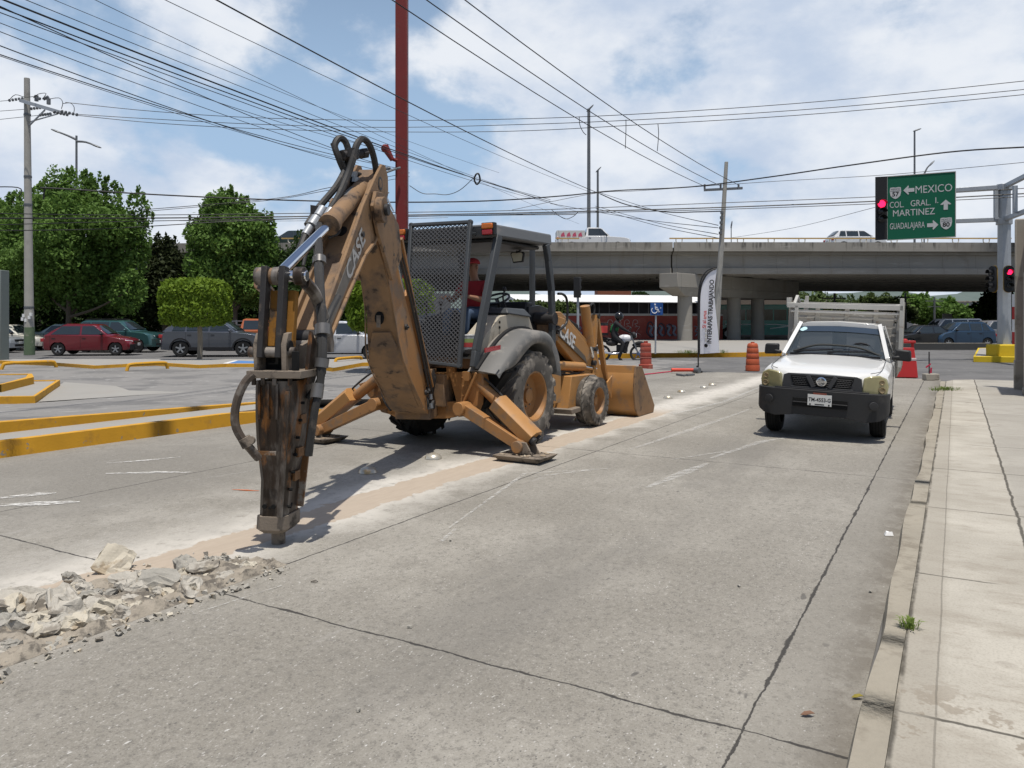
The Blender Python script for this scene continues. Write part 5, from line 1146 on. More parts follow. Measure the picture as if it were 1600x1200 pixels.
# ================================================================== white pickup truck in the lane
TH = rad(28); tp = at(1289, 680, 11.55); tp.z = 0
tr = thing('pickup_truck', 'white pickup truck with weathered stake cargo rack driving towards the camera', 'pickup truck', tp, math.atan2(-math.cos(TH), -math.sin(TH)))
WP = mat('truck_white', (.66, .66, .64), .32, 0, .04, 1.5, coat=.6)
tr.scale = (1.03,) * 3; ROLL = rad(2.2); tr.rotation_euler.x = -ROLL
# local: x forward with the front axle at 0, y left of the truck
HW = .82
q = MB()
def slab(zs): pass
# body sides + hood as lofted stations (x, half width, z low, z shoulder, z top centre)
st = [(.69, .50, .62, .885, .91), (.64, .56, .60, .915, .945), (.52, .70, .54, .935, .962), (.42, .82, .50, .955, .982), (.0, .835, .50, .99, 1.025), (-.55, .835, .45, 1.02, 1.075), (-.95, .83, .42, 1.045, 1.11)]
def sect(x, w_, zl, zs, zt): return [V((x, y, z)) for y, z in ((-w_ * .96, zl), (-w_, (zl + zs) / 2), (-w_ * .985, zs - .05), (-w_ * .91, zs), (-w_ * .82, zs + (zt - zs) * .45), (-w_ * .4, zt - .005), (0, zt), (w_ * .4, zt - .005), (w_ * .82, zs + (zt - zs) * .45), (w_ * .91, zs), (w_ * .985, zs - .05), (w_, (zl + zs) / 2), (w_ * .96, zl))]
def loft(q, secs, cap=True):
    n = len(secs[0]); vs = [p for s in secs for p in s]; fs = []
    for j in range(len(secs) - 1):
        for i in range(n - 1): fs.append([j * n + i, j * n + i + 1, (j + 1) * n + i + 1, (j + 1) * n + i])
        fs.append([j * n + n - 1, j * n, (j + 1) * n, (j + 1) * n + n - 1])
    if cap: fs += [list(range(n))[::-1], [(len(secs) - 1) * n + i for i in range(n)]]
    q.add(vs, fs)
loft(q, [sect(*s) for s in st])
loft(q, [sect(-.95, .83, .42, 1.03, 1.10), sect(-1.6, .83, .42, 1.03, 1.05), sect(-2.28, .83, .42, 1.03, 1.05)])
# roof and pillars
zr = 1.60
roof_l = [V((-1.62, y, z)) for y, z in ((-.64, zr - .05), (-.50, zr), (0, zr + .025), (.50, zr), (.64, zr - .05))] + [V((-2.22, y, z)) for y, z in ((.645, zr - .05), (.5, zr + .015), (0, zr + .035), (-.5, zr + .015), (-.645, zr - .05))]
q.prism(roof_l, V((0, 0, -.075)))
for sg in (-1, 1):
    q.beam((-.92, sg * .755, 1.07), (-1.62, sg * .60, zr - .02), .075, .06, (0, sg, .3)); q.beam((-2.2, sg * .79, 1.03), (-2.2, sg * .63, zr - .03), .10, .06, (0, 1, 0)); q.beam((-1.6, sg * .63, zr - .055), (-2.22, sg * .635, zr - .055), .05, .06)
q.m(1)
for sg in (-1, 1): # hood gap, door seam
    q.tube([V((.60, sg * .60, .945)), V((.45, sg * .71, .968)), V((0, sg * .73, 1.004)), V((-.9, sg * .73, 1.075))], .006, 4, 2)
    q.tube([V((-.98, sg * .835, .5)), V((-.98, sg * .837, .95)), V((-.98, sg * .80, 1.05))], .006, 4, 1)
q.box((-.3, 0, .55), (2.2, 1.2, .3))
tb = q.build('body', [WP, P_TRIM], tr, True, bevel=.015)
q = MB(); ws = lambda t, f: V((-.93 - .66 * t, f * (.745 - .135 * t), 1.085 + (zr - .085 - 1.085) * t)) + V((.03, 0, .03)) * (1 - f * f) * .9
rows = [[ws(t, f) for f in (-1, -.6, -.2, .2, .6, 1)] for t in (0.0, .5, 1)]
q.add([p for r in rows for p in r], [[j * 6 + i, j * 6 + i + 1, (j + 1) * 6 + i + 1, (j + 1) * 6 + i] for j in range(2) for i in range(5)])
def windscreen_mat():
    m, nt, b = newmat('truck_windscreen'); 
    b.inputs['Base Color'].default_value = (.05, .065, .075, 1); b.inputs['Roughness'].default_value = .03; b.inputs['Alpha'].default_value = .62; b.inputs['Specular IOR Level'].default_value = 1.0
    return m
q.build('windscreen', windscreen_mat(), tr, True)
q = MB(); R_ = [[ws(t, f) + V((.008, 0, .008)) for f in (-1, -.6, -.2, .2, .6, 1)] for t in (.80, 1.0)]
q.add([p for r in R_ for p in r], [[i, i + 1, 6 + i + 1, 6 + i] for i in range(5)]); q.build('tint_band', mat('tint_band', (.03, .045, .065), .06, spec=.8), tr, True)
for dz, r in ((.90, .042), (.865, .038)): q = MB(); p0 = ws(dz, -.84 if dz > .88 else -.88); q.lathe(p0 + V((.01, 0, .01)), V((.6, 0, .75)), [(r, 0), (r, .004), (0, .004)], 16); q.build('sticker', mat('sticker_blue', (.45, .68, .72), .5), tr, True)
q = MB() # cabin inside
q.m(0).box((-1.0, 0, 1.02), (.45, 1.36, .12)); q.m(0).box((-1.75, -.36, 1.18), (.2, .5, .62)); q.box((-1.75, .36, 1.18), (.2, .5, .62)); q.box((-1.78, -.36, 1.55), (.1, .26, .12)); q.box((-1.78, .36, 1.55), (.1, .26, .12)); q.box((-1.6, 0, .9), (1.1, 1.4, .05))
q.m(1).tube([V((-1.22 + .05 * math.sin(a), .36 + .19 * math.cos(a), 1.14 + .16 * math.sin(a))) for a in [i * math.pi / 8 for i in range(17)]], .016, 6, 1)
q.build('cabin', [mat('cabin_grey', (.16, .165, .17), .8), P_TRIM], tr, True, bevel=.02)
q = MB(); q.tube([V((-1.0, -.62, 1.13)), V((-1.02, -.3, 1.24)), V((-1.02, 0, 1.255)), V((-1.02, .35, 1.23)), V((-.99, .66, 1.12))], .018, 6, 4); q.build('dash_top', mat('dash_dark', (.05, .052, .05), .8), tr, True)
for sg in (-1, 1):
    q = MB(); P = [V((-1.02, sg * .775, 1.10)), V((-2.14, sg * .80, 1.08)), V((-2.14, sg * .655, zr - .10)), V((-1.68, sg * .645, zr - .10))]; q.prism(P, V((0, sg * .012, 0))); q.build('side_window', M['glass'], tr, True)
q = MB(); q.prism([V((-2.24, -.6, 1.15)), V((-2.24, .6, 1.15)), V((-2.24, .55, 1.5)), V((-2.24, -.55, 1.5))], V((-.01, 0, 0))); q.build('rear_window', M['glass'], tr, True)
q = MB(); q.box((-.93, 0, 1.095), (.12, 1.30, .035))
for y0, y1 in ((-.60, -.02), (-.10, .50)):
    a, b = ws(.02, y0 / .74), ws(.10, y1 / .74); q.beam(a + V((.03, 0, .03)), b + V((.035, 0, .035)), .03, .022); q.beam(a + V((.03, 0, .0)), a + V((.02, .18, .05)), .02, .02)
q.build('wiper', P_TRIM, tr, True)
for sg in (-1, 1):
    q = MB(); c = V((-1.02, sg * .955, 1.15)); q.hexa([c + V((a, b * sg, z)) for a, b, z in ((.04, -.11, -.08), (.04, .11, -.09), (-.08, .12, -.09), (-.08, -.11, -.08))], [c + V((a, b * sg, z)) for a, b, z in ((.04, -.11, .09), (.04, .10, .08), (-.08, .11, .08), (-.08, -.11, .09))]); q.beam((-1.0, sg * .80, 1.10), (-1.0, sg * .92, 1.12), .07, .06); q.build('mirror', M['black'], tr, True, bevel=.025)
# front : grille, badge, lamps, bumper, plate
GB = mat('grille_grey', (.05, .05, .052), .5, 0, .15, 8); BUM = mat('bumper_black', (.03, .03, .031), .55, 0, .2, 4, .1, 40, (.055, .053, .05), (.55, .7), 3)
q = MB(); fx = .70
q.prism([V((fx - .06, y, z)) for y, z in ((-.52, .675), (.52, .675), (.50, .87), (.44, .895), (-.44, .895), (-.50, .87))], V((.075, 0, 0))); q.m(1)
q.prism([V((fx + .016, y, z)) for y, z in ((-.36, .72), (.36, .72), (.41, .872), (-.41, .872))], V((.008, 0, 0))); q.m(0)
for z in (.745, .77, .795, .82, .845):
    q.box((fx + .026, 0, z), (.014, .78 - (0.87 - z) * .5, .006))
for i in range(21):
    y = -.37 + i * .037
    for jz, z in enumerate((.7575, .7825, .8075, .8325)): q.box((fx + .025, y + (.018 if jz % 2 else 0), z), (.012, .006, .022))
for sg in (-1, 1): q.beam((fx + .03, sg * .18, .875), (fx + .035, sg * .10, .72), .055, .03, (1, 0, 0))
q.box((fx + .02, 0, .705), (.04, .80, .032)); q.build('grille', [GB, M['darkhole']], tr, True, bevel=.004)
q = MB(); q.lathe((fx + .038, 0, .802), (1, 0, 0), [(.048, 0), (.062, .0), (.064, .012), (.050, .016), (.048, .004)], 26); q.m(1).lathe((fx + .036, 0, .802), (1, 0, 0), [(.05, 0), (.05, .006), (0, .006)], 22); q.m(0).box((fx + .05, 0, .802), (.016, .136, .030)); q.m(2)
q.text('NISSAN', V((fx + .0585, 0, .802)), V((0, 1, 0)), V((0, 0, 1)), .024, .0015, width=.10)
q.build('badge', [M['chrome'], mat('badge_dark', (.10, .12, .16), .4), M['black']], tr, True)
LENS = mat('yellowed_lens', (.36, .33, .17), .18, .15, .18, 14, coat=.9); RING = mat('lens_ring', (.26, .19, .09), .25, .2, .2, 10, coat=.8)
for sg in (-1, 1):
    pts = [(.515, .665), (.815, .66), (.832, .78), (.81, .885), (.72, .93), (.60, .915), (.53, .885)]
    q = MB(); q.hexa([V((fx - .10 - (.0 if y < .75 else .05), sg * y, z)) for y, z in pts], [V((fx + .03 - max(0, y - .60) * .55, sg * y * .99, z * .995 + .004)) for y, z in pts]); o = q.build('headlight', LENS, tr, True, bevel=.018, seg=3)
    q = MB()
    for (y, z, r) in ((.75, .735, .045), (.745, .84, .036)): q.lathe((fx - .055, sg * y, z), (1, sg * .25, 0), [(r * .6, 0), (r, .0), (r * 1.0, .012), (r * .8, .016), (r * .6, .01), (0, .006)], 16)
    q.build('lamp_ring', RING, o, True)
q = MB(); yb_ = [(-.85, -.18), (-.845, -.05), (-.81, .05), (-.74, .12), (-.58, .16), (-.3, .178), (.3, .178), (.58, .16), (.74, .12), (.81, .05), (.845, -.05), (.85, -.18)]
zl_ = [.45, .40, .37, .33, .30, .34, .34, .30, .33, .37, .40, .45]
lo = [V((fx - .04 + x, y, z)) for (y, x), z in zip(yb_, zl_)] + [V((fx - .2, .8, .4)), V((fx - .2, -.8, .4))]
hi = [V((fx - .03 + x, y * 1.0, .685)) for y, x in yb_] + [V((fx - .2, .8, .685)), V((fx - .2, -.8, .685))]
q.hexa(lo, hi); q.m(1).box((fx + .150, 0, .515), (.02, .70, .12)); q.m(0).box((fx + .162, 0, .515), (.014, .70, .014))
for sg in (-1, 1): q.lathe((fx + .128, sg * .66, .53), (1, sg * .45, 0), [(.05, 0), (.06, .004), (.06, .02), (.05, .022)], 16); q.m(1).lathe((fx + .128, sg * .66, .53), (1, sg * .45, 0), [(.05, .016), (0, .016)], 14); q.m(0)
q.build('front_bumper', [BUM, M['darkhole']], tr, True, bevel=.025, seg=3)
q = MB(); px_ = fx + .178; q.box((px_, 0, .56), (.012, .305, .15)); q.m(1).box((px_ - .004, -.0, .642), (.016, .17, .03)); q.m(2).text('TM-4553-G', V((px_ + .0065, 0, .563)), V((0, 1, 0)), V((0, 0, 1)), .072, .001, bold=.02, width=.285); q.box((px_ + .007, 0, .503), (.002, .12, .012)); q.box((px_ + .007, -.12, .50), (.002, .02, .02)); q.box((px_ + .007, .12, .50), (.002, .02, .02))
q.build('number_plate', [P_PLATE, mat('rust_red', (.20, .06, .04), .8), M['black']], tr, True, smooth=False)
for wx, nm in ((0, 1), (-2.75, 0)):
    for sg in (-1, 1):
        q = MB(); q.lathe((wx, sg * .70, .315), (0, sg, 0), [(.19, -.10), (.29, -.10), (.315, -.07), (.317, 0), (.315, .07), (.29, .10), (.20, .09)], 30, False); q.m(1)
        for k in range(4): q.lathe((wx, sg * .70, .315), (0, sg, 0), [(.3185, -.058 + k * .036), (.3185, -.050 + k * .036)], 30, False)
        o = q.build('wheel', [P_TYRE, M['darkhole']], tr, True); o.rotation_euler.x = ROLL; q = MB(); q.lathe((wx, sg * .70, .315), (0, sg, 0), [(.2, .085), (.17, .05), (.06, .04), (.06, .08), (0, .08)], 22, False); q.build('rim', P_ALLOY, o, True); 
# cargo bed with weathered stakes
WS = mat('weathered_stake', (.33, .315, .285), .8, 0, .15, 4, .3, 30, (.24, .17, .12), (.60, .68), 7, (.55, .54, .52), (.6, .7), 3, stretch=(1, 1, 3))
q = MB(); q.box((-3.3, 0, .80), (1.98, 1.72, .14)); q.m(1).box((-3.0, 0, .62), (2.6, .8, .14)); q.build('cargo_bed', [WS, P_TRIM], tr, True, bevel=.01)
q = MB(); x0, x1, hy = -2.34, -4.28, .85
for i in range(7): # headboard slats
    z = .95 + i * .135
    q.box((x0, random.uniform(-.006, .006), z), (.03, 2 * hy - (.0 if i < 5 else .1), .105 - random.uniform(0, .012)))
for y in (-.85, -.42, .05, .5, .85): q.box((x0 + .035, y, 1.32), (.035, .07, 1.06))
for sg in (-1, 1):
    for i in range(6): q.box(((x0 + x1) / 2, sg * hy, .95 + i * .15), (abs(x1 - x0), .03, .11))
    for x in (x0, -3.0, -3.65, x1): q.box((x, sg * (hy + .03), 1.42 if x in (x0, x1) else 1.3), (.07, .04, 1.20 if x in (x0, x1) else 1.0))
for i in range(6): q.box((x1, 0, .95 + i * .15), (.03, 2 * hy, .11))
q.build('stake_side', WS, tr, True, bevel=.004)
q = MB(); RK = mat('rack_white', (.43, .42, .39), .6, 0, .12, 5, 0, 40, (.30, .24, .19), (.62, .7), 6)
z = 1.88; q.box((x0 + .18, 0, z), (.07, 2 * hy + .12, .085)); q.box((x0 + .18, 0, z - .10), (.05, 2 * hy, .04))
q.beam((x0 + .18, -hy - .04, z - .02), (x0 + .18, -hy - .04, z + .13), .06, .06); q.beam((x0 + .18, hy + .04, .9), (x0 + .18, hy + .04, z + .16), .06, .07); q.beam((x0 + .18, -hy + .10, .9), (x0 + .18, -hy + .10, z), .06, .07)
for sg in (-1, 1): q.beam((x0 + .15, sg * (hy - .02), z + .02), (x1, sg * (hy - .02), z + .06), .06, .07)
q.beam((x0 + .15, -hy + .05, z), (x0 - .22, -hy + .05, z + .17), .05, .05); q.beam((x0 - .22, -hy + .05, z + .17), (x0 - .5, -hy + .05, z + .03), .05, .05)
q.box((x1, 0, z + .06), (.06, 2 * hy, .08)); q.beam((x1, -hy, .9), (x1, -hy, z + .22), .06, .06); q.beam((x1, hy, .9), (x1, hy, z + .2), .06, .06); q.box((x1, 0, z - .12), (.04, 2 * hy, .06))
q.build('cargo_rack', RK, tr, True, bevel=.006)
# ================================================================== flyover
def bridge_mat():
    m, nt, b = newmat('bridge_concrete'); co = nt.coord(); x, y, z = nt.sep(co)
    c = nt.mix(nt.noise(.5, 6, .6, co), (.25, .235, .205), (.34, .32, .285))
    dr = nt.m('MULTIPLY', nt.step(nt.noise(2.4, 4, .6, nt.comb(x, 0, nt.m('MULTIPLY', z, .10))), .50, .66), nt.step(nt.m('ADD', z, nt.m('MULTIPLY', nt.noise(3.0, 3, .5, nt.comb(x, 0, 0)), .7)), 7.05, 7.5))
    c = nt.mix(nt.m('MULTIPLY', dr, .8), c, (.05, .047, .042))
    st = nt.step(nt.noise(.8, 5, .6, nt.comb(x, 0, nt.m('MULTIPLY', z, .25))), .55, .72)
    c = nt.mix(nt.m('MULTIPLY', st, .45), c, (.20, .16, .12))
    fl = nt.step(nt.m('PINGPONG', nt.m('ADD', x, nt.m('MULTIPLY', z, .02)), 1.22), .03, .01)
    c = nt.mix(nt.m('MULTIPLY', fl, .35), c, (.12, .11, .095))
    wd = nt.step(nt.noise(1.4, 5, .65, nt.comb(nt.m('MULTIPLY', x, .35), y, nt.m('MULTIPLY', z, 2.4))), .56, .68)
    c = nt.mix(nt.m('MULTIPLY', wd, .4), c, (.42, .40, .36))
    pt = nt.m('MULTIPLY', nt.step(nt.noise(.22, 2, .4, nt.comb(x, 0, nt.m('MULTIPLY', z, 1.5))), .58, .60), .4)
    c = nt.mix(pt, c, (.22, .205, .18))
    nt.put(b.inputs['Base Color'], c); b.inputs['Roughness'].default_value = .85; b.inputs['Specular IOR Level'].default_value = .2
    nt.put(b.inputs['Normal'], nt.bump(nt.noise(8, 5, .6, co), .2, .02)); return m
BM_ = bridge_mat()
ZT, YB = 7.35, 56.0
fly = thing('flyover', 'long grey concrete flyover crossing the whole view behind the backhoe', 'bridge', (13, 58, 0))
X0, X1 = -75, 110; XJ = at(1051, 400, YB).x
def crest(x): return -.00006 * (x - 12) ** 2
q = MB(); xs = [X0 + (X1 - X0) * i / 40 for i in range(41)]
for i in range(40):
    a, b = xs[i], xs[i + 1]; ca, cb = crest(a), crest(b)
    q.hexa([(a, YB - .05, ZT - .62 + ca), (b, YB - .05, ZT - .62 + cb), (b, YB + 34, ZT - .62 + cb), (a, YB + 34, ZT - .62 + ca)], [(a, YB - .05, ZT - .38 + ca), (b, YB - .05, ZT - .38 + cb), (b, YB + 34, ZT - .38 + cb), (a, YB + 34, ZT - .38 + ca)])
q.build('deck', M['asphalt'], fly, smooth=False)
def parapet(y0, nm):
    q = MB()
    for A_, B_ in ((X0, XJ - .05), (XJ + .05, X1)):
        n = 20
        for i in range(n):
            a, b = A_ + (B_ - A_) * i / n, A_ + (B_ - A_) * (i + 1) / n; ca, cb = crest(a), crest(b)
            q.hexa([(a, y0 - .28, ZT - .66 + ca), (b, y0 - .28, ZT - .66 + cb), (b, y0 - .06, ZT - .66 + cb), (a, y0 - .06, ZT - .66 + ca)], [(a, y0 - .28, ZT + ca), (b, y0 - .28, ZT + cb), (b, y0 - .02, ZT + cb), (a, y0 - .02, ZT + ca)])
    return q.build('parapet', BM_, fly, ang=20)
parapet(YB, 'p'); parapet(YB + 34.4, 'p')
def girder(y0):
    q = MB()
    for A_, B_ in ((X0, XJ - .06), (XJ + .06, X1)):
        for z0, z1, w_ in ((ZT - .66, ZT - .86, .9), (ZT - .86, ZT - 1.85, .34), (ZT - 1.85, ZT - 2.28, .72)):
            n = 10
            for i in range(n):
                a, b = A_ + (B_ - A_) * i / n, A_ + (B_ - A_) * (i + 1) / n; ca, cb = crest(a), crest(b)
                q.hexa([(a, y0 - w_ / 2, z1 + ca), (b, y0 - w_ / 2, z1 + cb), (b, y0 + w_ / 2, z1 + cb), (a, y0 + w_ / 2, z1 + ca)], [(a, y0 - w_ / 2, z0 + ca - .001), (b, y0 - w_ / 2, z0 + cb - .001), (b, y0 + w_ / 2, z0 + cb - .001), (a, y0 + w_ / 2, z0 + ca - .001)])
    q.build('girder', BM_, fly, ang=20)
for i in range(12): girder(YB + .55 + i * 2.95)
YR = mat('rail_yellow', (.50, .33, .12), .6, 0, .15, 3); WRL = mat('rail_white', (.55, .52, .45), .6, 0, .15, 3)
def rail(x0, x1):
    q = MB(); a, b = xat(x0, YB, ZT + .30), xat(x1, YB, ZT + .30); q.beam(a, b, .10, .09, UP); q.m(1); x = a.x + .7
    while x < b.x:
        q.tube([(x - .22, YB, ZT + .27), (x - .22, YB, ZT + .08), (x - .12, YB, ZT - .02), (x + .12, YB, ZT - .02), (x + .22, YB, ZT + .08), (x + .22, YB, ZT + .27)], .035, 6, 2); x += 2.24
    q.build('guard_rail', [YR, WRL], fly)
rail(1046, 1580); rail(440, 475); rail(868, 905)
q = MB(); 
for x in (1640, 1800): pass
# pier rows under it, along the road direction
def pier(px, first, nrow, label):
    p0 = xat(px, 56.2, 0); t = thing('bridge_pier', label, 'bridge pier', p0)
    sd = V((.72, .69, 0)).normalized(); sn = V((sd.y, -sd.x, 0))
    q = MB(); a = p0 - sd * 1.6; b = p0 + sd * 17
    for P_, Q_, z0, z1, w0, w1 in ((a, b, 4.05, ZT - 2.29, .78, .78),):
        q.hexa([P_ - sn * w0 + UP * z0, P_ + sn * w0 + UP * z0, Q_ + sn * w0 + UP * z0, Q_ - sn * w0 + UP * z0], [P_ - sn * w1 + UP * z1, P_ + sn * w1 + UP * z1, Q_ + sn * w1 + UP * z1, Q_ - sn * w1 + UP * z1])
    P_, Q_ = p0 - sd * .3, b
    q.hexa([P_ - sn * .55 + UP * 3.45, P_ + sn * .55 + UP * 3.45, Q_ + sn * .55 + UP * 3.45, Q_ - sn * .55 + UP * 3.45], [a - sn * .775 + UP * 4.045, a + sn * .775 + UP * 4.045, b + sn * .775 + UP * 4.045, b - sn * .775 + UP * 4.045])
    for i in range(12):
        y0 = YB + .55 + i * 2.95; c = p0 + sd * ((y0 - p0.y) / sd.y)
        if (y0 - p0.y) / sd.y < 17: q.box(c + UP * (ZT - 2.27), (.9, .6, .05))
    q.build('cap_beam', BM_, t, bevel=.03)
    for i in range(nrow):
        c = p0 + sd * (.5, 7.4, 11.2, 19, 27)[i]; q = MB(); q.lathe(c, UP, [(.54, 0), (.53, 3.455)], 24); q.build('column', BM_, t)
    return t
pier(1064, 0, 3, 'flyover pier row with its front column left of the feather flag')
pier(-330, 0, 3, 'flyover pier row hidden behind the trees at far left')
# ---- graffiti wall with the shed behind
WR = mat('brick_red_paint', (.30, .065, .05), .85, 0, .12, 1.0, .15, 20, (.36, .11, .085), (.52, .66), .7)
wl = thing('graffiti_wall', 'brick red boundary wall with white capping and faded graffiti behind the motorcycle', 'wall', at(960, 535, 61))
PXA, PXB = 855, 1128; a, b = xat(PXA, 59, 0), xat(PXB, 62.2, 0); wd_ = (b - a).normalized(); wn = V((wd_.y, -wd_.x, 0))
q = MB(); q.beam(a + UP * 1.02, b + UP * 1.02, .25, 2.04, UP); q.build('wall_body', WR, wl, smooth=False)
q = MB(); q.beam(a + UP * 2.12, b + UP * 2.12, .34, .17, UP); q.build('capping', mat('cap_white', (.50, .48, .45), .8, 0, .15, 1.5), wl, smooth=False)
gr = MB(); rr = random.Random(5)
def wpt(px, zz): k = (px - PXA) / (PXB - PXA); kk = k; p = a + (b - a) * kk; return p + wn * .135 + UP * zz
def scr(cx, cz, pts, r): gr.tube([wpt(cx + x, cz + z) for x, z in pts], r, 6, 3)
for cx, cz in ((949, 1.45), (962, 1.45), (975, 1.45), (988, 1.45)): scr(cx, cz, [(-4, -.25), (-3, .2), (2, .25), (4, 0), (-1, -.05), (4, -.28)], .022)
for cx in (960, 978, 992): scr(cx, .85, [(-5, .3), (3, .32), (-2, -.05), (4, -.3)], .02)
gr.m(1)
for cx, s in ((1016, 1.0), (1032, .8), (1045, .7)): scr(cx, .95, [(-8 * s, .5 * s), (-10 * s, -.2), (-3 * s, -.6 * s), (4 * s, -.4), (2 * s, .2), (-4 * s, .6 * s), (-8 * s, .5 * s)], .055)
gr.m(2)
for cx in (1012, 1019, 1028, 1040, 1049): scr(cx, .9, [(-3, .35), (2, .2), (-1, -.2), (3, -.45)], .10)
for cx in (895, 903, 912, 928, 1085, 1095): scr(cx, .8, [(-3, .4), (2, .3), (-2, 0), (3, -.1), (-2, -.4)], .05)
gr.build('graffiti', [mat('tag_white', (.42, .36, .34), .8), mat('tag_dark', (.07, .06, .08), .8), mat('tag_grey', (.22, .23, .28), .8)], wl)
sh = thing('shed', 'long low shed with white roof band and dark openings behind the red wall', 'building', at(980, 500, 70))
a2, b2 = xat(800, 98, 0), xat(1115, 104, 0)
q = MB(); q.beam(a2 + UP * 1.95, b2 + UP * 1.95, 6, 3.9, UP); q.build('wall', mat('shed_dark', (.04, .035, .035), .8, 0, .3, 1), sh, smooth=False)
dd = (b2 - a2).normalized(); nn = V((dd.y, -dd.x, 0))
for i in range(22):
    p = a2 + (b2 - a2) * (i / 21) + nn * 3.03; MB().box(p + UP * 3.1, (.12, .1, 1.6)).build('post', mat('shed_frame', (.17, .165, .16), .7), sh)
q = MB(); q.hexa([a2 + nn * 3.9 + UP * 3.92, b2 + nn * 3.9 + UP * 3.92, b2 - nn * 3.4 + UP * 3.92, a2 - nn * 3.4 + UP * 3.92], [a2 + nn * 3.9 + UP * 4.0, b2 + nn * 3.9 + UP * 4.0, b2 - nn * 3.4 + UP * 5.1, a2 - nn * 3.4 + UP * 5.1]); q.beam(a2 + nn * 3.4 + UP * 2.2, b2 + nn * 3.4 + UP * 2.2, .3, .25, UP); q.build('roof', mat('roof_white', (.72, .72, .70), .5), sh, smooth=False)
q = MB(); q.box(at(957, 459, 112), (4.8, 4, 2.0)); q.box(xat(957, 112, 2.5), (4.6, 3.8, 5)); tag(q.build('brick_block', mat('brick_orange', (.26, .09, .05), .85, 0, .2, 2)), 'small orange brick block rising above the white shed roof', 'building')

# ================================================================== signs, signals, posts
def post_cyl(name, label, cat, base, top, r0, r1, m, group=None):
    q = MB(); q.cyl(base, top, r0, r1, 14); return tag(q.build(name, m), label, cat, group)
# left utility pole with cross arm and insulators
b0 = gnd(46, 555, .19); up_ = thing('utility_pole', 'tall concrete utility pole with green painted foot beside the red hatchback', 'utility pole', b0)
zt_ = H + (HZ - 122) / F * b0.y; xo = V((at(42, 122, b0.y).x - b0.x, 0, 0))
q = MB(); q.lathe(b0, UP + xo * (1 / zt_), [(.21, 0), (.19, 1.9), (.185, 1.95), (.115, zt_ - .2)], 10); q.m(1).lathe(b0, UP, [(.218, .02), (.203, 1.2)], 10); q.m(2)
for z in (2.0, zt_ * .53, zt_ * .63, zt_ * .85): q.lathe(b0 + xo * (z / zt_), UP, [(.20 - .006 * z, z), (.21 - .006 * z, z + .02), (.20 - .006 * z, z + .10)], 10)
q.m(3)
for i, (dx, dz) in enumerate(((-.19, 1.55), (-.14, 1.7), (.1, 1.62), (.16, 1.75), (-.05, 1.5))): q.box(b0 + V((dx, -.16, dz)), (.10, .08, .14))
q.build('shaft', [M['concrete_light'], mat('pole_green', (.115, .16, .095), .8, 0, .25, 4, 0, 40, (.25, .24, .2), (.55, .65), 4), M['steel_grey'], M['lane_white']], up_)
q = MB(); Yp = b0.y; ca, cb = at(32, 157, Yp), at(96, 176, Yp - 1.6); q.beam(ca, cb, .10, .14, UP); q.beam(at(44, 198, Yp), at(70, 172, Yp - .9), .05, .05); q.beam(at(48, 190, Yp), at(90, 178, Yp - 1.3), .04, .04); q.build('cross_arm', M['steel_galv'], up_)
q = MB()
for (xa, ya), (xb, yb), Y in (((14, 157), (34, 154), Yp), ((48, 170), (66, 168), Yp - .3), ((62, 180), (78, 178), Yp - .6), ((84, 175), (104, 179), Yp - 1.6), ((68, 155), (74, 152), Yp - .6), ((55, 152), (61, 154), Yp - .3), ((96, 174), (119, 179), Yp - 1.8)):
    p, r_ = at(xa, ya, Y), at(xb, yb, Y)
    for k in range(5): c = p + (r_ - p) * (k / 4); q.cyl(c, c + (r_ - p).normalized() * .05, .065, n=8)
for x, y in ((57, 158), (76, 163)): q.cyl(at(x, y, Yp - .7), at(x, y - 9, Yp - .7), .08, n=8)
q.build('insulators', M['steel_grey'], up_)
q = MB()
for pts in ([(14, 157), (24, 148), (40, 152), (57, 150)], [(66, 155), (72, 146), (60, 147), (52, 153)], [(76, 155), (92, 153), (98, 160), (96, 170)], [(98, 162), (110, 161), (116, 168), (115, 178)]): q.tube([at(x, y, Yp - .8) for x, y in pts], .014, 5, 3)
q.build('jumper_wire', M['black'], up_)
# double arm street lamp behind the big tree
def dlamp(px, ytop, Y, label, arms, group=None, base=0.0, r=.09, m=None):
    p = xat(px, Y, base); t = thing('street_lamp', label, 'street lamp', p, 0, group); zt = H + (HZ - ytop) / F * Y
    q = MB(); q.cyl(p, V((p.x, Y, zt)), r, r * .75, 12); q.build('pole', m or M['steel_grey'], t)
    for pts in arms:
        w_ = [at(x, y, Y) for x, y in pts]; q = MB(); q.tube(w_, lambda t_: .08 - .03 * t_, 8, 3); q.build('lamp_arm', m or M['steel_grey'], t)
        q = MB(); d = (w_[-1] - w_[-2]).normalized(); q.ell(w_[-1], (.42, .14, .07), 12, (d, V((0, 1, 0)), d.cross(V((0, 1, 0))).normalized())); q.build('lamp_head', M['steel_grey'], t)
dlamp(119.5, 212, 52, 'street lamp with two curved arms rising behind the big tree', [[(119, 218), (106, 212), (88, 205)], [(119, 221), (134, 222), (150, 228)]])
dlamp(920, 170, 62, 'tall dark lamp mast on the flyover over the backhoe hood', [[(920, 172), (921, 170), (922, 169)]], base=6.9, r=.16)
dlamp(934, 266, 78, 'shorter lamp mast behind the tall one on the flyover', [[(934, 268), (934, 266), (935, 265)]], base=6.9, r=.14)
dlamp(1429, 204, 70, 'thin lamp mast rising behind the green sign', [[(1429, 206), (1430, 204), (1433, 203)]], base=6.9, r=.10)
dlamp(1444, 272, 66, 'small tilted street lamp above the green sign', [[(1444, 272), (1449, 262), (1455, 256)]], base=6.9, r=.06)
dlamp(1142.5, 356, 80, 'small round headed lamp on the flyover beside the leaning pole', [[(1142.5, 356), (1142.5, 354), (1143, 351)]], base=6.9, r=.06)
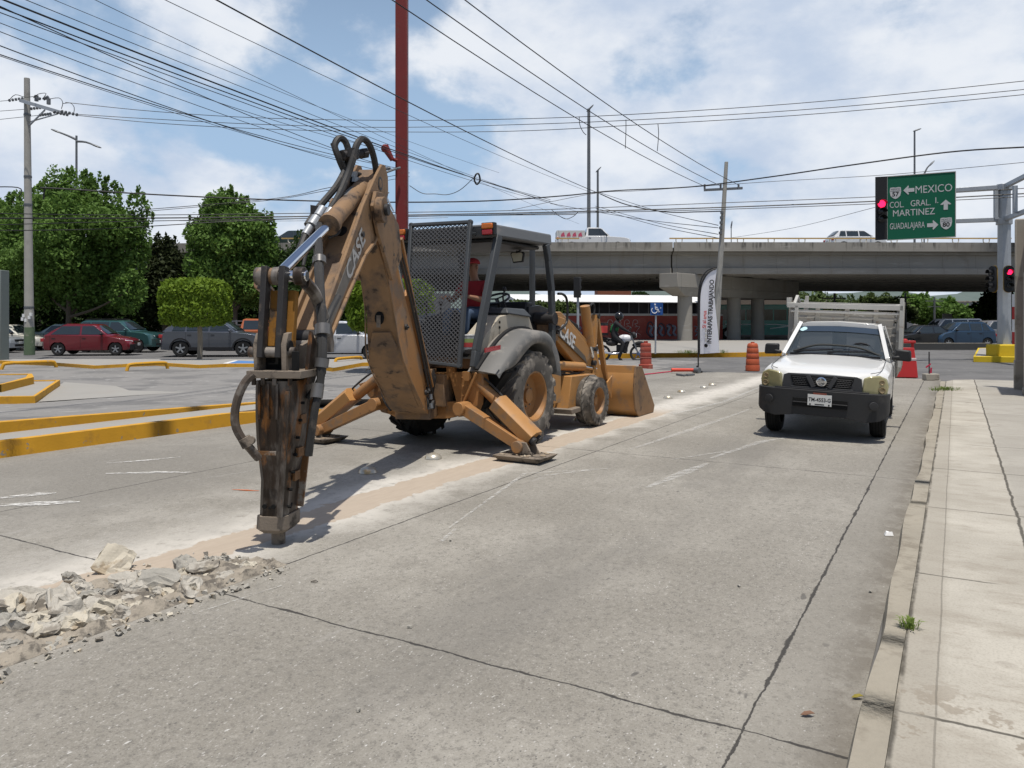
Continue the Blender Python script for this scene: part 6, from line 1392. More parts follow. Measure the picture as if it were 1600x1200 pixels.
# red steel column
c = xat(628, 30, 0); zt_ = 17
t = thing('steel_column', 'tall dark red steel column standing behind the backhoe', 'column', c)
RC = mat('column_red', (.17, .024, .022), .55, 0, .12, 1.5, 0, 40, (.16, .035, .03), (.55, .66), 2)
q = MB(); q.box(c + UP * (zt_ / 2 + .1), (.46, .46, zt_)); q.build('shaft', RC, t, bevel=.04)
q = MB(); e = at(603, 236, 29.6); q.tube([at(620, 251, 29.7), at(611, 247, 29.6), at(606, 238, 29.6)], .07, 8); q.cyl(at(601, 229, 29.6), at(613, 250, 29.6), .16, .09); q.ell(at(602, 232, 29.6), (.17, .17, .17), 10); q.build('flood_lamp', RC, t)
q = MB(); q.tube([at(625, 262, 29.6), at(612, 266, 29.3), at(592, 274, 29.0)], .05, 6); q.cyl(at(600, 264, 29.5), at(610, 263, 29.5), .06); q.tube([at(598, 271, 29.4), at(600, 290, 29.4), at(606, 300, 29.4), at(603, 318, 29.4)], .014, 5); q.build('cable_anchor', M['steel_grey'], t)
q = MB(); q.tube([at(615, 330, 28), at(606, 312, 28), at(602, 302, 28)], .035, 6); q.ell(at(601, 301, 28), (.18, .1, .06), 10); q.cyl(at(617, 335, 28), at(617, 480, 28), .05); tag(q.build('street_lamp', M['steel_galv']), 'small grey street lamp left of the red column', 'street lamp')
# leaning concrete pole with cross arm, right of the flag
pb = gnd(1117, 549.5, .18); pt_ = at(1135, 253, pb.y); cp = thing('utility_pole', 'pale leaning concrete pole with a steel cross arm beside the feather flag', 'utility pole', pb)
q = MB(); q.cyl(pb, pt_, .17, .09, 8); q.build('shaft', M['concrete_light'], cp, bevel=.01)
q = MB(); q.beam(at(1100, 297, pb.y), at(1160, 294, pb.y), .11, .11, UP)
for x in (1101, 1126, 1154): q.cyl(at(x, 295, pb.y), at(x, 288, pb.y), .05, n=8)
q.build('cross_arm', M['steel_grey'], cp)
q = MB()
for i in range(5): q.cyl(at(1128 - i * .6, 330 + i * 8, pb.y - .15), at(1128 - i * .6, 334 + i * 8, pb.y - .15), .08, n=8)
q.build('insulator_stack', M['steel_grey'], cp)
# feather flag
def flag_mat():
    m, nt, b = newmat('flag_white'); b.inputs['Base Color'].default_value = (.84, .84, .88, 1); b.inputs['Roughness'].default_value = .8
    tr = nt.new('ShaderNodeBsdfTranslucent'); tr.inputs[0].default_value = (.85, .85, .9, 1); mx = nt.new('ShaderNodeMixShader'); mx.inputs[0].default_value = .45
    nt.put(mx.inputs[1], b.outputs[0]); nt.put(mx.inputs[2], tr.outputs[0]); nt.put(m.node_tree.nodes['Material Output'].inputs[0], mx.outputs[0]); return m
fb = gnd(1090, 582); Yf = fb.y; fl = thing('feather_flag', 'white feather flag with black edge lettered INTERAPAS TRABAJANDO', 'flag', fb)
q = MB(); q.tube([at(1091, 582, Yf), at(1091, 520, Yf), at(1091, 470, Yf), at(1094, 442, Yf), at(1102, 426, Yf), at(1113, 419, Yf), at(1120, 418, Yf)], .022, 8, 4); q.build('pole', M['black'], fl)
q = MB(); L_ = [(1093, 553), (1093, 520), (1093, 490), (1093.5, 465), (1096, 446), (1103, 431), (1112, 422.5), (1119, 420)]; R_ = [(1124, 551), (1122, 520), (1119, 492), (1117, 472), (1116, 455), (1117.5, 440), (1119, 430), (1119.8, 421)]
wv = [0, .05, .07, .05, .02, 0, 0, 0]
A1 = [at(x, y, Yf + .01) for x, y in L_]; A2 = [at((x + u) / 2, (y + v) / 2, Yf + .01 - wv[i]) for i, ((x, y), (u, v)) in enumerate(zip(L_, R_))]; A3 = [at(x, y, Yf + .01 + wv[i] * .5) for i, (x, y) in enumerate(R_)]
q.add(A1 + A2 + A3, [[i, i + 1, 8 + i + 1, 8 + i] for i in range(7)] + [[8 + i, 8 + i + 1, 16 + i + 1, 16 + i] for i in range(7)])
fm = q.build('banner', flag_mat(), fl)
q = MB(); q.tube([p + V((-.012, -.01, 0)) for p in A1], .03, 6, 3); q.build('black_edge', M['black'], fl)
q = MB(); q.text('INTERAPAS TRABAJANDO', at(1110.5, 487, Yf - .09), (.045, 0, 1), (-1, 0, .045), .20, 0, bold=.03, width=2.06); q.build('lettering', M['black'], fl, smooth=False)
q = MB(); q.text('Sí al agua', at(1101, 499, Yf - .10), (.03, 0, 1), (-1, 0, .03), .17, 0, bold=.02, width=.56); q.build('red_lettering', mat('letter_red', (.50, .04, .03), .6), fl, smooth=False)
q = MB(); q.lathe(at(1103, 540, Yf - .06), V((0, -1, 0)), [(.045, 0), (.06, 0), (.06, .005), (.045, .005)], 16); q.lathe(at(1103, 540, Yf - .06), V((0, -1, 0)), [(.022, 0), (.022, .005), (0, .005)], 10); q.m(1)
for y in (516, 524, 531): q.box(at(1103, y, Yf - .09), (.05, .004, .12))
q.build('small_emblem', [M['black'], M['grey_letter']], fl)
q = MB(); q.lathe(fb, UP, [(.16, 0), (.16, .05), (.05, .09), (.04, .22)], 14); q.build('flag_base', M['black'], fl)
q = MB(); q.cyl(gnd(1049, 580, .06) + UP * .04, gnd(1086, 580, .06) + UP * .04, .06, .05, 12); q.m(1).cyl(gnd(1086, 580, .06) + UP * .04, gnd(1093, 580.5, .06) + UP * .04, .085, .085, 12); tag(q.build('plastic_tube', [mat('tube_red', (.62, .07, .04), .5), M['steel_grey']]), 'orange red plastic tube lying at the foot of the feather flag', 'tube')
q = MB(); q.beam(gnd(1058, 585, .03), gnd(1070, 586.5, .03), .08, .05, UP); q.beam(gnd(1073, 586, .03), gnd(1084, 585, .03), .08, .05, UP); tag(q.build('short_bar', M['steel_grey']), 'two piece grey bar lying in front of the orange red tube', 'bar')
q = MB(); q.tube([gnd(1007, 585, .012), gnd(1022, 583.5, .012), gnd(1034, 582, .012), gnd(1050, 580.5, .012)], .022, 6); tag(q.build('barrier_tape', mat('tape_pink', (.45, .03, .07), .5)), 'pink barrier tape lying on the asphalt left of the flag', 'tape')
# accessible parking sign
sb = gnd(1024, 553, .18); ps = thing('parking_sign', 'blue accessible parking sign on a thin grey post', 'sign', sb)
q = MB(); q.cyl(sb, at(1025, 478, sb.y), .04, n=8); q.build('post', M['steel_galv'], ps)
q = MB(); C_ = at(1026, 482.5, sb.y - .06); q.box(C_, (.56, .02, .56)); q.m(1)
f_ = -.014; pp = lambda x, z: C_ + V((x, f_, z))
q.tube([pp(-.10 + .13 * math.cos(a), -.07 + .13 * math.sin(a)) for a in [rad(130 + i * 26) for i in range(10)]], .02, 6, 2); q.ell(pp(-.075, .19), (.04, .01, .04), 10); q.tube([pp(-.07, .13), pp(-.06, -.02), pp(.06, -.02), pp(.10, -.15), pp(.15, -.13)], .022, 6, 1); q.tube([pp(-.065, .06), pp(.04, .06)], .018, 6, 1); q.prism([pp(.16, .08), pp(.22, .04), pp(.16, .0)], V((0, -.004, 0)))
q.build('sign_face', [mat('sign_blue', (.02, .08, .27), .5), M['lane_white']], ps)
# signal behind backhoe
def signal(name, label, c, fdir, lit, group=None, k=1.0, amber=False):
    t = thing(name, label, 'traffic light', c, 0, group); f = V(fdir).normalized(); r = UP.cross(f).normalized()
    if amber:
        q = MB(); ring = [c - f * .02 * k + r * (.23 * k * math.cos(a)) + UP * ((.23 * k * math.sin(a)) + (.42 * k if math.sin(a) > 0 else -.42 * k)) for a in [i * 2 * math.pi / 24 for i in range(24)]]; q.prism(ring, f * .03 * k); q.build('backplate', mat('backplate_gold', (.28, .17, .02), .6), t)
        q = MB(); ring = [c + f * .011 * k + r * (.205 * k * math.cos(a)) + UP * ((.205 * k * math.sin(a)) + (.42 * k if math.sin(a) > 0 else -.42 * k)) for a in [i * 2 * math.pi / 24 for i in range(24)]]; q.prism(ring, f * .12 * k); q.build('housing', M['black'], t, bevel=.01)
    else:
        q = MB(); q.box(c, (.30 * k, .30 * k, .98 * k), (r, f, UP)); q.build('housing', M['black'], t, bevel=.015)
    for i, z in enumerate((.32, 0, -.32)):
        p = c + UP * z * k + f * .152 * k; q = MB(); q.lathe(p, f, [(.115 * k, -.02), (.115 * k, .0), (.07 * k, .02), (0, .028)], 20); o = q.build('lens', M['red_on'] if i == lit else M['black_gloss'], t)
        q = MB(); n_ = 12
        for j in range(n_):
            a0, a1 = [rad(-20 + 220 * x / n_) for x in (j, j + 1)]
            g_ = lambda a, rr, d: p + r * (rr * k * math.cos(a)) + UP * (rr * k * math.sin(a)) + f * d * k
            q.hexa([g_(a0, .125, 0), g_(a1, .125, 0), g_(a1, .135, 0), g_(a0, .135, 0)], [g_(a0, .125, .2), g_(a1, .125, .2), g_(a1, .135, .2), g_(a0, .135, .2)])
        q.build('visor', M['black'], t)
    return t
s_ = signal('traffic_light', 'dark traffic light on a post behind the cab of the backhoe', at(902, 449, 33), (.3, 1, 0), -1, k=.9)
q = MB(); q.cyl(xat(903, 33, 0), at(903, 462, 33), .055); q.build('post', M['steel_galv'], s_)
# gantry
Yg = 32.0; gb = xat(1569, Yg, .2); ga = thing('sign_gantry', 'grey steel gantry pole with double arms carrying the green sign', 'gantry', gb)
zt_ = H + (HZ - 288) / F * Yg
q = MB(); q.lathe(gb, UP, [(.26, 0), (.24, zt_ - .2)], 8); q.build('pole', M['steel_galv'], ga, ang=20)
q = MB()
for y in (293, 346):
    q.lathe(V((gb.x, Yg, H + (HZ - y) / F * Yg)), UP, [(.30, -.13), (.31, -.13), (.31, .13), (.25, .13)], 8)
for (xa, ya), (xb, yb), Yb in (((1569, 292), (1480, 298), 32.4), ((1569, 343), (1480, 346), 32.4), ((1569, 292), (1680, 236), 26), ((1569, 343), (1680, 300), 26)): q.beam(at(xa, ya, Yg), at(xb, yb, Yb), .17, .17, UP)
q.beam(at(1556, 297, Yg), at(1556, 343, Yg), .15, .12, (0, 1, 0)); q.beam(at(1586, 290, 30.5), at(1586, 333, 30.5), .15, .12, (0, 1, 0)); q.build('arm', M['steel_galv'], ga, bevel=.012)
q = MB(); q.box(xat(1567, Yg - .3, .42), (.95, .8, .55)); q.build('footing', mat('bright_kerb_yellow', (.56, .40, .02)), ga, bevel=.05)
sgn = thing('direction_sign', 'large green direction sign reading MEXICO, COL. GRAL. I. MARTINEZ and GUADALAJARA', 'road sign', at(1440, 322, 32))
SA, SB, SC, SD = at(1386, 375.5, 31.9), at(1493, 370, 31.1), at(1493, 268, 31.1), at(1386, 276, 31.9)
sx, sy = (SB - SA), (SD - SA); sn_ = sx.cross(sy).normalized()
SG = lambda u, v: SA + (SB - SA) * u + ((SD - SA) * (1 - u) + (SC - SB) * u) * v
q = MB(); q.prism([SG(0, 0), SG(1, 0), SG(1, 1), SG(0, 1)], -sn_ * .06); q.build('panel', mat('sign_green', (.004, .105, .055), .5, 0, .06, 1), sgn)
q = MB()
for (u0, v0, u1, v1) in ((0, 0, 1, 0), (1, 0, 1, 1), (1, 1, 0, 1), (0, 1, 0, 0)): q.beam(SG(u0, v0) + sn_ * .004, SG(u1, v1) + sn_ * .004, .03, .03, sn_)
q.build('border', M['grey_letter'], sgn)
q = MB(); xd, yd = sx.normalized(), sy.normalized(); WDT = sx.length
def ln(txt, u0, u1, v, h): q.text(txt, SG((u0 + u1) / 2, v), xd, yd, h, .006, bold=.0, width=(u1 - u0) * WDT)
SW_ = mat('sign_white', (.50, .50, .50), .5)
def flush():
    global q
    q.build('lettering', SW_, sgn, smooth=False); q = MB()
ln('MEXICO', .42, .95, .755, .44); flush(); ln('COL.', .04, .25, .545, .36); ln('GRAL.', .35, .64, .55, .36); ln('I.', .71, .75, .575, .34); ln('MARTINEZ', .085, .70, .41, .38); flush(); ln('GUADALAJARA', .04, .555, .21, .36)
def arrow(u, v, ang, s=.21):
    c = SG(u, v) + sn_ * .006; ca, sa = math.cos(ang), math.sin(ang)
    pts = [(1, 0), (.1, .95), (-.0, .6), (.18, .36), (-.95, .36), (-.95, -.36), (.18, -.36), (0, -.6), (.1, -.95)]
    q.prism([c + (xd * (x * ca - y * sa) + yd * (x * sa + y * ca)) * s for x, y in pts], sn_ * .003)
flush()
for a_ in ((.325, .765, math.pi), (.86, .50, math.pi / 2), (.67, .20, 0)): q = MB(); arrow(*a_); q.build('arrow', SW_, sgn, smooth=False)
def shield(u, v, num):
    c = SG(u, v) + sn_ * .006; pts = [(-.2, .22), (-.1, .235), (0, .22), (.1, .235), (.2, .22), (.215, .05), (.18, -.12), (.08, -.22), (0, -.25), (-.08, -.22), (-.18, -.12), (-.215, .05)]
    g = MB(); g.prism([c + xd * x + yd * y for x, y in pts], sn_ * .003); o = g.build('route_shield', mat('sign_white', (.5, .5, .5)), sgn, smooth=False)
    g = MB(); g.text(num, c - yd * .06 + sn_ * .004, xd, yd, .25, .001, bold=.03, width=.26); g.build('route_number', M['black'], o, smooth=False); g = MB(); g.text('MEXICO', c + yd * .145 + sn_ * .004, xd, yd, .11, .001, width=.33); g.build('lettering', M['black'], o, smooth=False); g = MB(); g.beam(c + xd * -.19 + yd * .075 + sn_ * .005, c + xd * .19 + yd * .075 + sn_ * .005, .012, .002, sn_); g.build('divider_line', M['black'], o, smooth=False)
shield(.125, .735, '57'); shield(.865, .215, '80')
# tall black signal board beside the green sign
c = at(1376.5, 325, 31.85); tb_ = thing('traffic_light', 'tall black signal board with lit red lamp at the left edge of the green sign', 'traffic light', c)
fd = V((-.05, -1, 0)).normalized(); rx = UP.cross(-fd).normalized()
q = MB(); q.hexa([at(1367.5, 375.5, 31.9), at(1386.2, 374.5, 31.88), at(1386.2, 374.5, 31.98), at(1367.5, 375.5, 32.0)], [at(1367.5, 276.5, 31.9), at(1386.2, 275.5, 31.88), at(1386.2, 275.5, 31.98), at(1367.5, 276.5, 32.0)]); q.build('board', M['black'], tb_)
for i, y in enumerate((318.5, 331, 342)):
    p = at(1377.5, y, 31.86); q = MB(); q.lathe(p, fd, [(.15, 0), (.15, .02), (.09, .05), (0, .06)], 20); q.build('lens', M['red_on'] if i == 0 else M['black_gloss'], tb_)
    q = MB()
    for j in range(10):
        a0, a1 = [rad(0 + 180 * x / 10) for x in (j, j + 1)]; g_ = lambda a, rr, d: p + V((1, 0, 0)) * (rr * math.cos(a)) + UP * (rr * math.sin(a)) + fd * d
        q.hexa([g_(a0, .165, 0), g_(a1, .165, 0), g_(a1, .175, 0), g_(a0, .175, 0)], [g_(a0, .165, .2), g_(a1, .165, .2), g_(a1, .175, .2), g_(a0, .175, .2)])
    q.build('visor', M['black'], tb_)
signal('traffic_light', 'traffic light with lit red lamp facing the camera on the gantry pole', at(1576, 436, 31.4), (-.30, -1, 0), 0, k=.86, amber=True)
signal('traffic_light', 'traffic light turned sideways on the left of the gantry pole', at(1553, 436, 31.6), (-1, -.15, 0), -1, k=.86, amber=True)
# right hand gate posts and red panel
WALLD = D
q = MB(); p0 = xat(1588, 17.9, .08); p0 = V((p0.x, p0.y, .05)); 
gt = thing('gate_wall', 'weathered concrete framed wall with a dark red panel at the right edge', 'wall', p0)
PC = mat('post_concrete', (.33, .30, .25), .85, 0, .2, 2.5, .3, 20, (.22, .19, .15), (.52, .66), 2)
q = MB(); q.box(p0 + NR * .10 + UP * 2.0, (.16, .26, 4.0), S_AX); q.box(p0 + NR * .10 + UP * .36, (.20, .30, .72), S_AX); q.box(p0 - D * 1.2 + NR * .32 + UP * .35, (2.4, .22, .70), S_AX)
q.box(p0 - D * 1.25 + NR * .34 + UP * 3.95, (2.3, .2, .12), S_AX); q.build('frame', PC, gt, bevel=.03)
q = MB(); q.box(p0 - D * 1.2 + NR * .40 + UP * 2.3, (2.2, .08, 3.2), S_AX); q.build('red_panel', mat('gate_red', (.16, .022, .018), .6, 0, .15, 1.5), gt)
p1 = xat(1599, 16.6, .08); q = MB(); p1 = V((p1.x, p1.y, .05)); q.box(p1 + NR * .15 + UP * 1.35, (.16, .3, 2.7), S_AX); q.box(p1 + NR * .15 + UP * .1, (.22, .34, .2), S_AX); tag(q.build('stone_post', PC, bevel=.03), 'pale stone post in front of the red panel at the right edge', 'post')
# grey panel at far left
q = MB(); c = xat(-2, 29.0, .2); q.box(V((c.x - .25, c.y, 1.85)), (.98, .5, 4.05 - .6)); tag(q.build('grey_panel', mat('panel_grey', (.16, .185, .175), .6, 0, .1, 2), bevel=.02), 'grey green metal panel cut off by the left edge', 'panel')
# grey fence behind the white hatchback
fn = thing('metal_fence', 'grey corrugated metal fence beyond the silver white hatchback', 'fence', xat(560, 51, 0)); q = MB(); a, b = xat(488, 51, 0).x, xat(700, 51, 0).x; i = 0; x = a
while x < b: q.box((x + .2, 51 + (.05 if i % 2 else 0), 1.75), (.40, .06, 3.4)); x += .40; i += 1
q.build('panels', mat('fence_grey', (.13, .135, .14), .6, 0, .2, 1), fn); q = MB(); q.box(((a + b) / 2, 51.1, 3.35), (b - a, .1, .1)); q.box(((a + b) / 2, 51.1, .4), (b - a, .1, .1)); q.build('rail', M['steel_grey'], fn)
# ---- drums, barrier
def drum(px, py, label, rot, old=False):
    p = gnd(px, py); t = thing('traffic_drum', label, 'traffic drum', p, rot, 'orange plastic traffic drums')
    m_ = mat('drum_old', (.30, .06, .04), .6, 0, .2, 4, 0, 40, (.36, .13, .09), (.52, .66), 3) if old else M['orange_plastic']
    q = MB(); hh = .93
    if old: q.lathe((0, 0, 0), UP, [(.245, 0), (.245, .14), (.205, .16), (.20, .2), (.198, .36), (.187, .38), (.198, .40), (.195, .55), (.184, .57), (.193, .59), (.188, .74), (.178, .76), (.186, .78), (.18, .86), (.16, .89), (0, .9)], 24)
    else: q.lathe((0, 0, 0), UP, [(.235, 0), (.235, .16), (.22, .19), (.225, .21), (.215, .38), (.20, .40), (.212, .42), (.205, .56), (.19, .58), (.20, .60), (.19, .74), (.175, .76), (.185, .78), (.17, .88), (.13, .92), (0, .93)], 24)
    q.box((0, 0, hh), (.14, .05, .07)); q.build('drum_body', m_, t, True)
    q = MB(); 
    for z, r in ((.39, .203), (.58, .192), (.76, .18)): q.lathe((0, 0, z), UP, [(r, -.008), (r + .004, 0), (r, .008)], 24)
    q.build('pale_band', mat('band_dirty', (.45, .20, .16), .7), t, True)
drum(1009, 576, 'faded red traffic drum with wide foot beside the loader bucket', .2, True); drum(1176, 579, 'orange traffic drum standing left of the white pickup', .6)
bb = gnd(1414, 589); wb = thing('water_barrier', 'red plastic water filled barrier standing behind the right side of the white pickup', 'barrier', bb, rad(-20)); wb.scale = (1.05, 1.05, 1.1)
q = MB(); q.hexa([(-.30, -.24, 0), (.30, -.24, 0), (.30, .24, 0), (-.30, .24, 0)], [(-.27, -.17, .45), (.27, -.17, .45), (.27, .17, .45), (-.27, .17, .45)]); q.hexa([(-.25, -.15, .52), (.25, -.15, .52), (.25, .15, .52), (-.25, .15, .52)], [(-.22, -.11, .80), (.22, -.11, .80), (.22, .11, .80), (-.22, .11, .80)]); q.box((-.12, 0, .86), (.07, .14, .14)); q.box((.19, 0, .86), (.07, .14, .14)); q.box((0, 0, .95), (.52, .24, .07)); q.m(1).box((0, -.01, .485), (.54, .33, .075)); q.m(0).ell((0, 0, 1.0), (.07, .07, .04), 10); q.build('barrier_body', [M['red_plastic'], mat('band_white', (.55, .45, .45), .6)], wb, True, bevel=.025)
kb = gnd(1452, 594); kk = thing('kerb_marker', 'iron rod in a concrete block with red ribbon at the kerb', 'marker', kb)
q = MB(); q.cyl(kb + UP * .05, kb + V((.05, .1, .80)), .018, n=6); q.build('rod', M['black_steel'], kk); q = MB(); q.box(kb + V((-.02, 0, .09)), (.26, .22, .18)); q.box(kb + V((.2, .1, .09)), (.18, .22, .17)); q.build('block', PC, kk, bevel=.015)
q = MB(); q.prism([kb + V((0.0, -.02, .2)), kb + V((.05, -.02, .2)), kb + V((.06, -.02, .36)), kb + V((.02, -.02, .35))], V((0, -.02, 0))); q.prism([kb + V((-.1, -.02, .34)), kb + V((.03, -.02, .44)), kb + V((.03, -.02, .48)), kb + V((-.12, -.02, .38))], V((0, -.01, 0))); q.build('ribbon', mat('tape_pink', (.45, .03, .07)), kk)
# low wall / guardrail across the avenue at right
q = MB(); a, b = xat(1395, 44, 0), xat(1545, 44, 0); q.beam(a + UP * .18, b + UP * .18, .3, .36, UP); q.m(1).beam(a + UP * .36 + V((0, -.05, 0)), b + UP * .36 + V((0, -.05, 0)), .2, .05, UP); tag(q.build('low_wall', [mat('barrier_dark', (.06, .06, .058), .8), PC]), 'low dark median wall in front of the black and blue cars', 'wall')

# ================================================================== trees
LF = leafmat('leaf_tree', (.048, .090, .018), (.125, .215, .046), .6)
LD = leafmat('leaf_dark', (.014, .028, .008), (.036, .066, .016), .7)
LB = leafmat('leaf_brown', (.020, .030, .012), (.045, .058, .024), .9)
LQ = leafmat('leaf_clipped', (.055, .105, .010), (.15, .225, .022), 3.0)
LO = leafmat('leaf_olive', (.045, .070, .022), (.10, .14, .045), .4)
BARK = mat('bark', (.12, .095, .07), .9, 0, .3, 5, .5, 20)
def tree(label, px, Y, base, h, blobs, n, size, m, group='trees beyond the avenue', name='leafy_tree', trunk=.22, loose=9):
    p = xat(px, Y, base); t = thing(name, label, 'tree', p, 0, group)
    bl = []
    for (x, y, rx, rz, *dy) in blobs:
        c = at(x, y, Y + (dy[0] if dy else 0)); k = Y / F; bl.append(((c.x, c.y, c.z), (rx * k, (rx * .9) * k, rz * k)))
    rr = random.Random(int(px)); main = list(bl)
    if loose:
        bl = [(c, (r[0] * .86, r[1] * .86, r[2] * .86)) for c, r in main]
        for c, r in main:
            for _ in range(loose):
                a = rr.uniform(0, 6.283); e = rr.uniform(-.35, 1.0); ce = math.sqrt(max(0, 1 - e * e)); sz = rr.uniform(.16, .34)
                if e > .3: bl.append(((c[0] + r[0] * .95 * ce * math.cos(a), c[1] + r[1] * .95 * ce * math.sin(a), c[2] + r[2] * .98 * e), (r[0] * sz * .7, r[1] * sz * .7, r[2] * sz * 1.25)))
                else: bl.append(((c[0] + r[0] * .98 * ce * math.cos(a), c[1] + r[1] * .98 * ce * math.sin(a), c[2] + r[2] * .98 * e), (r[0] * sz, r[1] * sz, r[2] * sz)))
    zlow = min(b[0][2] - b[1][2] * .7 for b in bl)
    q = MB(); topz = max(b[0][2] for b in bl); q.tube([p, p + V((.1, 0, h * .3)), V((p.x + .05, p.y, topz * .8))], lambda s: trunk * (1 - .75 * s), 8)
    for b_ in main: c = V(b_[0]); s0 = V((p.x + .05, p.y, max(.8, min(c.z * .55, topz * .6)))); q.tube([s0, s0 * .5 + c * .5 + V((0, 0, -.2)), c], lambda s: trunk * .5 * (1 - .8 * s), 6)
    q.build('trunk', BARK, t); leaves('crown', bl, n, size, m, t); return t
tree('large bushy green tree behind the red hatchback', 105, 45.5, 0, 8, [(118, 360, 85, 75), (60, 370, 60, 60), (185, 375, 48, 62), (118, 300, 34, 34), (215, 320, 16, 26), (150, 296, 14, 24), (135, 285, 8, 18), (180, 312, 14, 24), (45, 320, 24, 26), (88, 312, 18, 26), (208, 400, 26, 50), (60, 440, 70, 45, 1), (150, 450, 70, 45, 1), (200, 455, 32, 40, -1), (100, 410, 100, 40), (70, 296, 9, 16), (105, 280, 6, 14), (168, 292, 7, 16), (232, 345, 8, 18), (20, 315, 10, 14)], 62000, .115, LF)
tree('bushy green tree cut off by the left edge of the photo', -45, 47, 0, 7, [(-40, 380, 62, 66), (12, 350, 26, 34), (-10, 330, 26, 26), (-30, 450, 60, 45)], 16000, .12, LF)
tree('rounded green tree left of the breaker arm', 365, 46.5, 0, 7, [(360, 370, 60, 55), (345, 335, 34, 34), (352, 312, 14, 18), (372, 318, 12, 16), (395, 360, 34, 36), (318, 380, 28, 40), (408, 395, 30, 34), (350, 430, 58, 45), (395, 440, 48, 45), (415, 365, 14, 20), (330, 318, 8, 14), (360, 304, 6, 14), (385, 325, 8, 16), (300, 355, 8, 18), (425, 350, 8, 14)], 40000, .115, LF)
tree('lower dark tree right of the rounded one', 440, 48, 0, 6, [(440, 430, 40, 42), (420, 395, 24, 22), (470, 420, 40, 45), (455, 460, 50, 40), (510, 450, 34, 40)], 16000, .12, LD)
tree('dark feathery cypress between the two green trees', 255, 49, 0, 6, [(255, 450, 34, 62), (246, 400, 13, 36), (262, 400, 12, 36), (272, 420, 14, 40), (280, 440, 16, 50), (238, 420, 10, 40), (232, 460, 14, 50)], 9000, .15, LB, name='cypress_tree', loose=5)
hb_ = []
for i in range(34): x = -130 + i * 22; hb_.append((tuple(at(x, 485 + 8 * math.sin(i * 1.7), 50.5)), (1.5, .8, 1.7 + .4 * math.sin(i * 2.3))))
tag(leaves('hedge', hb_, 26000, .16, LD), 'dark unbroken hedge in shade behind the parked cars', 'hedge', None, 'stuff')  # dark leaves stand in for the deep shade beneath the crowns
q = MB(); q.box(((xat(-150, 53, 0).x + xat(490, 53, 0).x) / 2, 53.2, 1.6), (xat(490, 53, 0).x - xat(-150, 53, 0).x, .3, 3.2)); tag(q.build('shade_backing_wall', mat('wall_shade_dark', (.05, .048, .042), .9, 0, .3, 1)), 'dark boundary wall hidden behind the hedge at left', 'wall')  # wall coloured dark to back the same understorey shade
# clipped square trees
def topiary(label, px0, px1, y0, y1, tx, base, n):
    Y = base.y; t = thing('clipped_tree', label, 'tree', base, 0, 'clipped square street trees')
    q = MB(); zc = H + (HZ - y1) / F * Y; q.tube([base, base + V((.02, 0, zc * .5)), V((base.x - .01, Y, zc + .3))], lambda s: .11 - .02 * s, 8)
    for sx_ in (-1, 1): q.tube([V((base.x, Y, zc + .1)), V((base.x + sx_ * .35, Y + .2 * sx_, zc + .7))], .05, 6)
    q.build('trunk', mat('pale_bark', (.25, .215, .17), .9, 0, .25, 6, .3, 30), t)
    cx_ = ((px0 + px1) / 2 - CX) / F * Y; hw_ = (px1 - px0) / 2 / F * Y * .91; zc0 = H + (HZ - y1) / F * Y; zc1 = H + (HZ - y0) / F * Y; zm, hz_ = (zc0 + zc1) / 2, (zc1 - zc0) / 2 * .93
    k = n; u = np.random.uniform(-1, 1, (k, 3)); ax_ = np.random.randint(0, 3, k); s_ = np.sign(np.random.uniform(-1, 1, k)); inner = np.random.rand(k) < .25
    for i in range(3): w_ = (ax_ == i) & ~inner; u[w_, i] = s_[w_] * (1 - np.abs(np.random.normal(0, .055, w_.sum())))
    pn = (np.abs(u) ** 4).sum(1) ** (1 / 4.); sc_ = np.where(pn > .96, .96 / pn, 1); u *= sc_[:, None]; u *= (1 + .035 * np.sin(u[:, [1]] * 9 + u[:, [2]] * 7) + .03 * np.random.normal(size=(k, 1)))
    P_ = u * np.array([hw_, hw_ * .95, hz_]) + np.array([cx_, Y, zm])
    o = leaves('crown', [((cx_, Y, zm), (hw_, hw_, hz_))], 40, .07, LQ, t)
    a = np.random.normal(size=(k, 3)) + u * .8; a /= np.linalg.norm(a, axis=1)[:, None]; h_ = np.random.normal(size=(k, 3)); h_[:, 2] -= .8; h_ -= a * (a * h_).sum(1)[:, None]; h_ /= np.linalg.norm(h_, axis=1)[:, None]; g_ = np.cross(a, h_)
    s2 = .085 * (.7 + .6 * np.random.rand(k))[:, None]; qd = np.stack([P_ - h_ * s2, P_ - g_ * s2 * .45, P_ + h_ * s2, P_ + g_ * s2 * .45], 1).reshape(-1, 3)
    me = bpy.data.meshes.new('crown'); me.from_pydata(qd.tolist(), [], np.arange(4 * k).reshape(-1, 4).tolist()); me.materials.append(LQ); old = o.data; o.data = me; bpy.data.meshes.remove(old)
    return t
b1 = gnd(312, 561, .195); topiary('square clipped tree with bare trunk in front of the grey crossover', 254, 359, 433, 512, 312, b1, 7500)
b2 = V((xat(610, 24.2, 0).x, 24.2, .19)); topiary('square clipped tree partly hidden by the boom and wire guard', 540, 682, 434, 522, 610, b2, 9500)
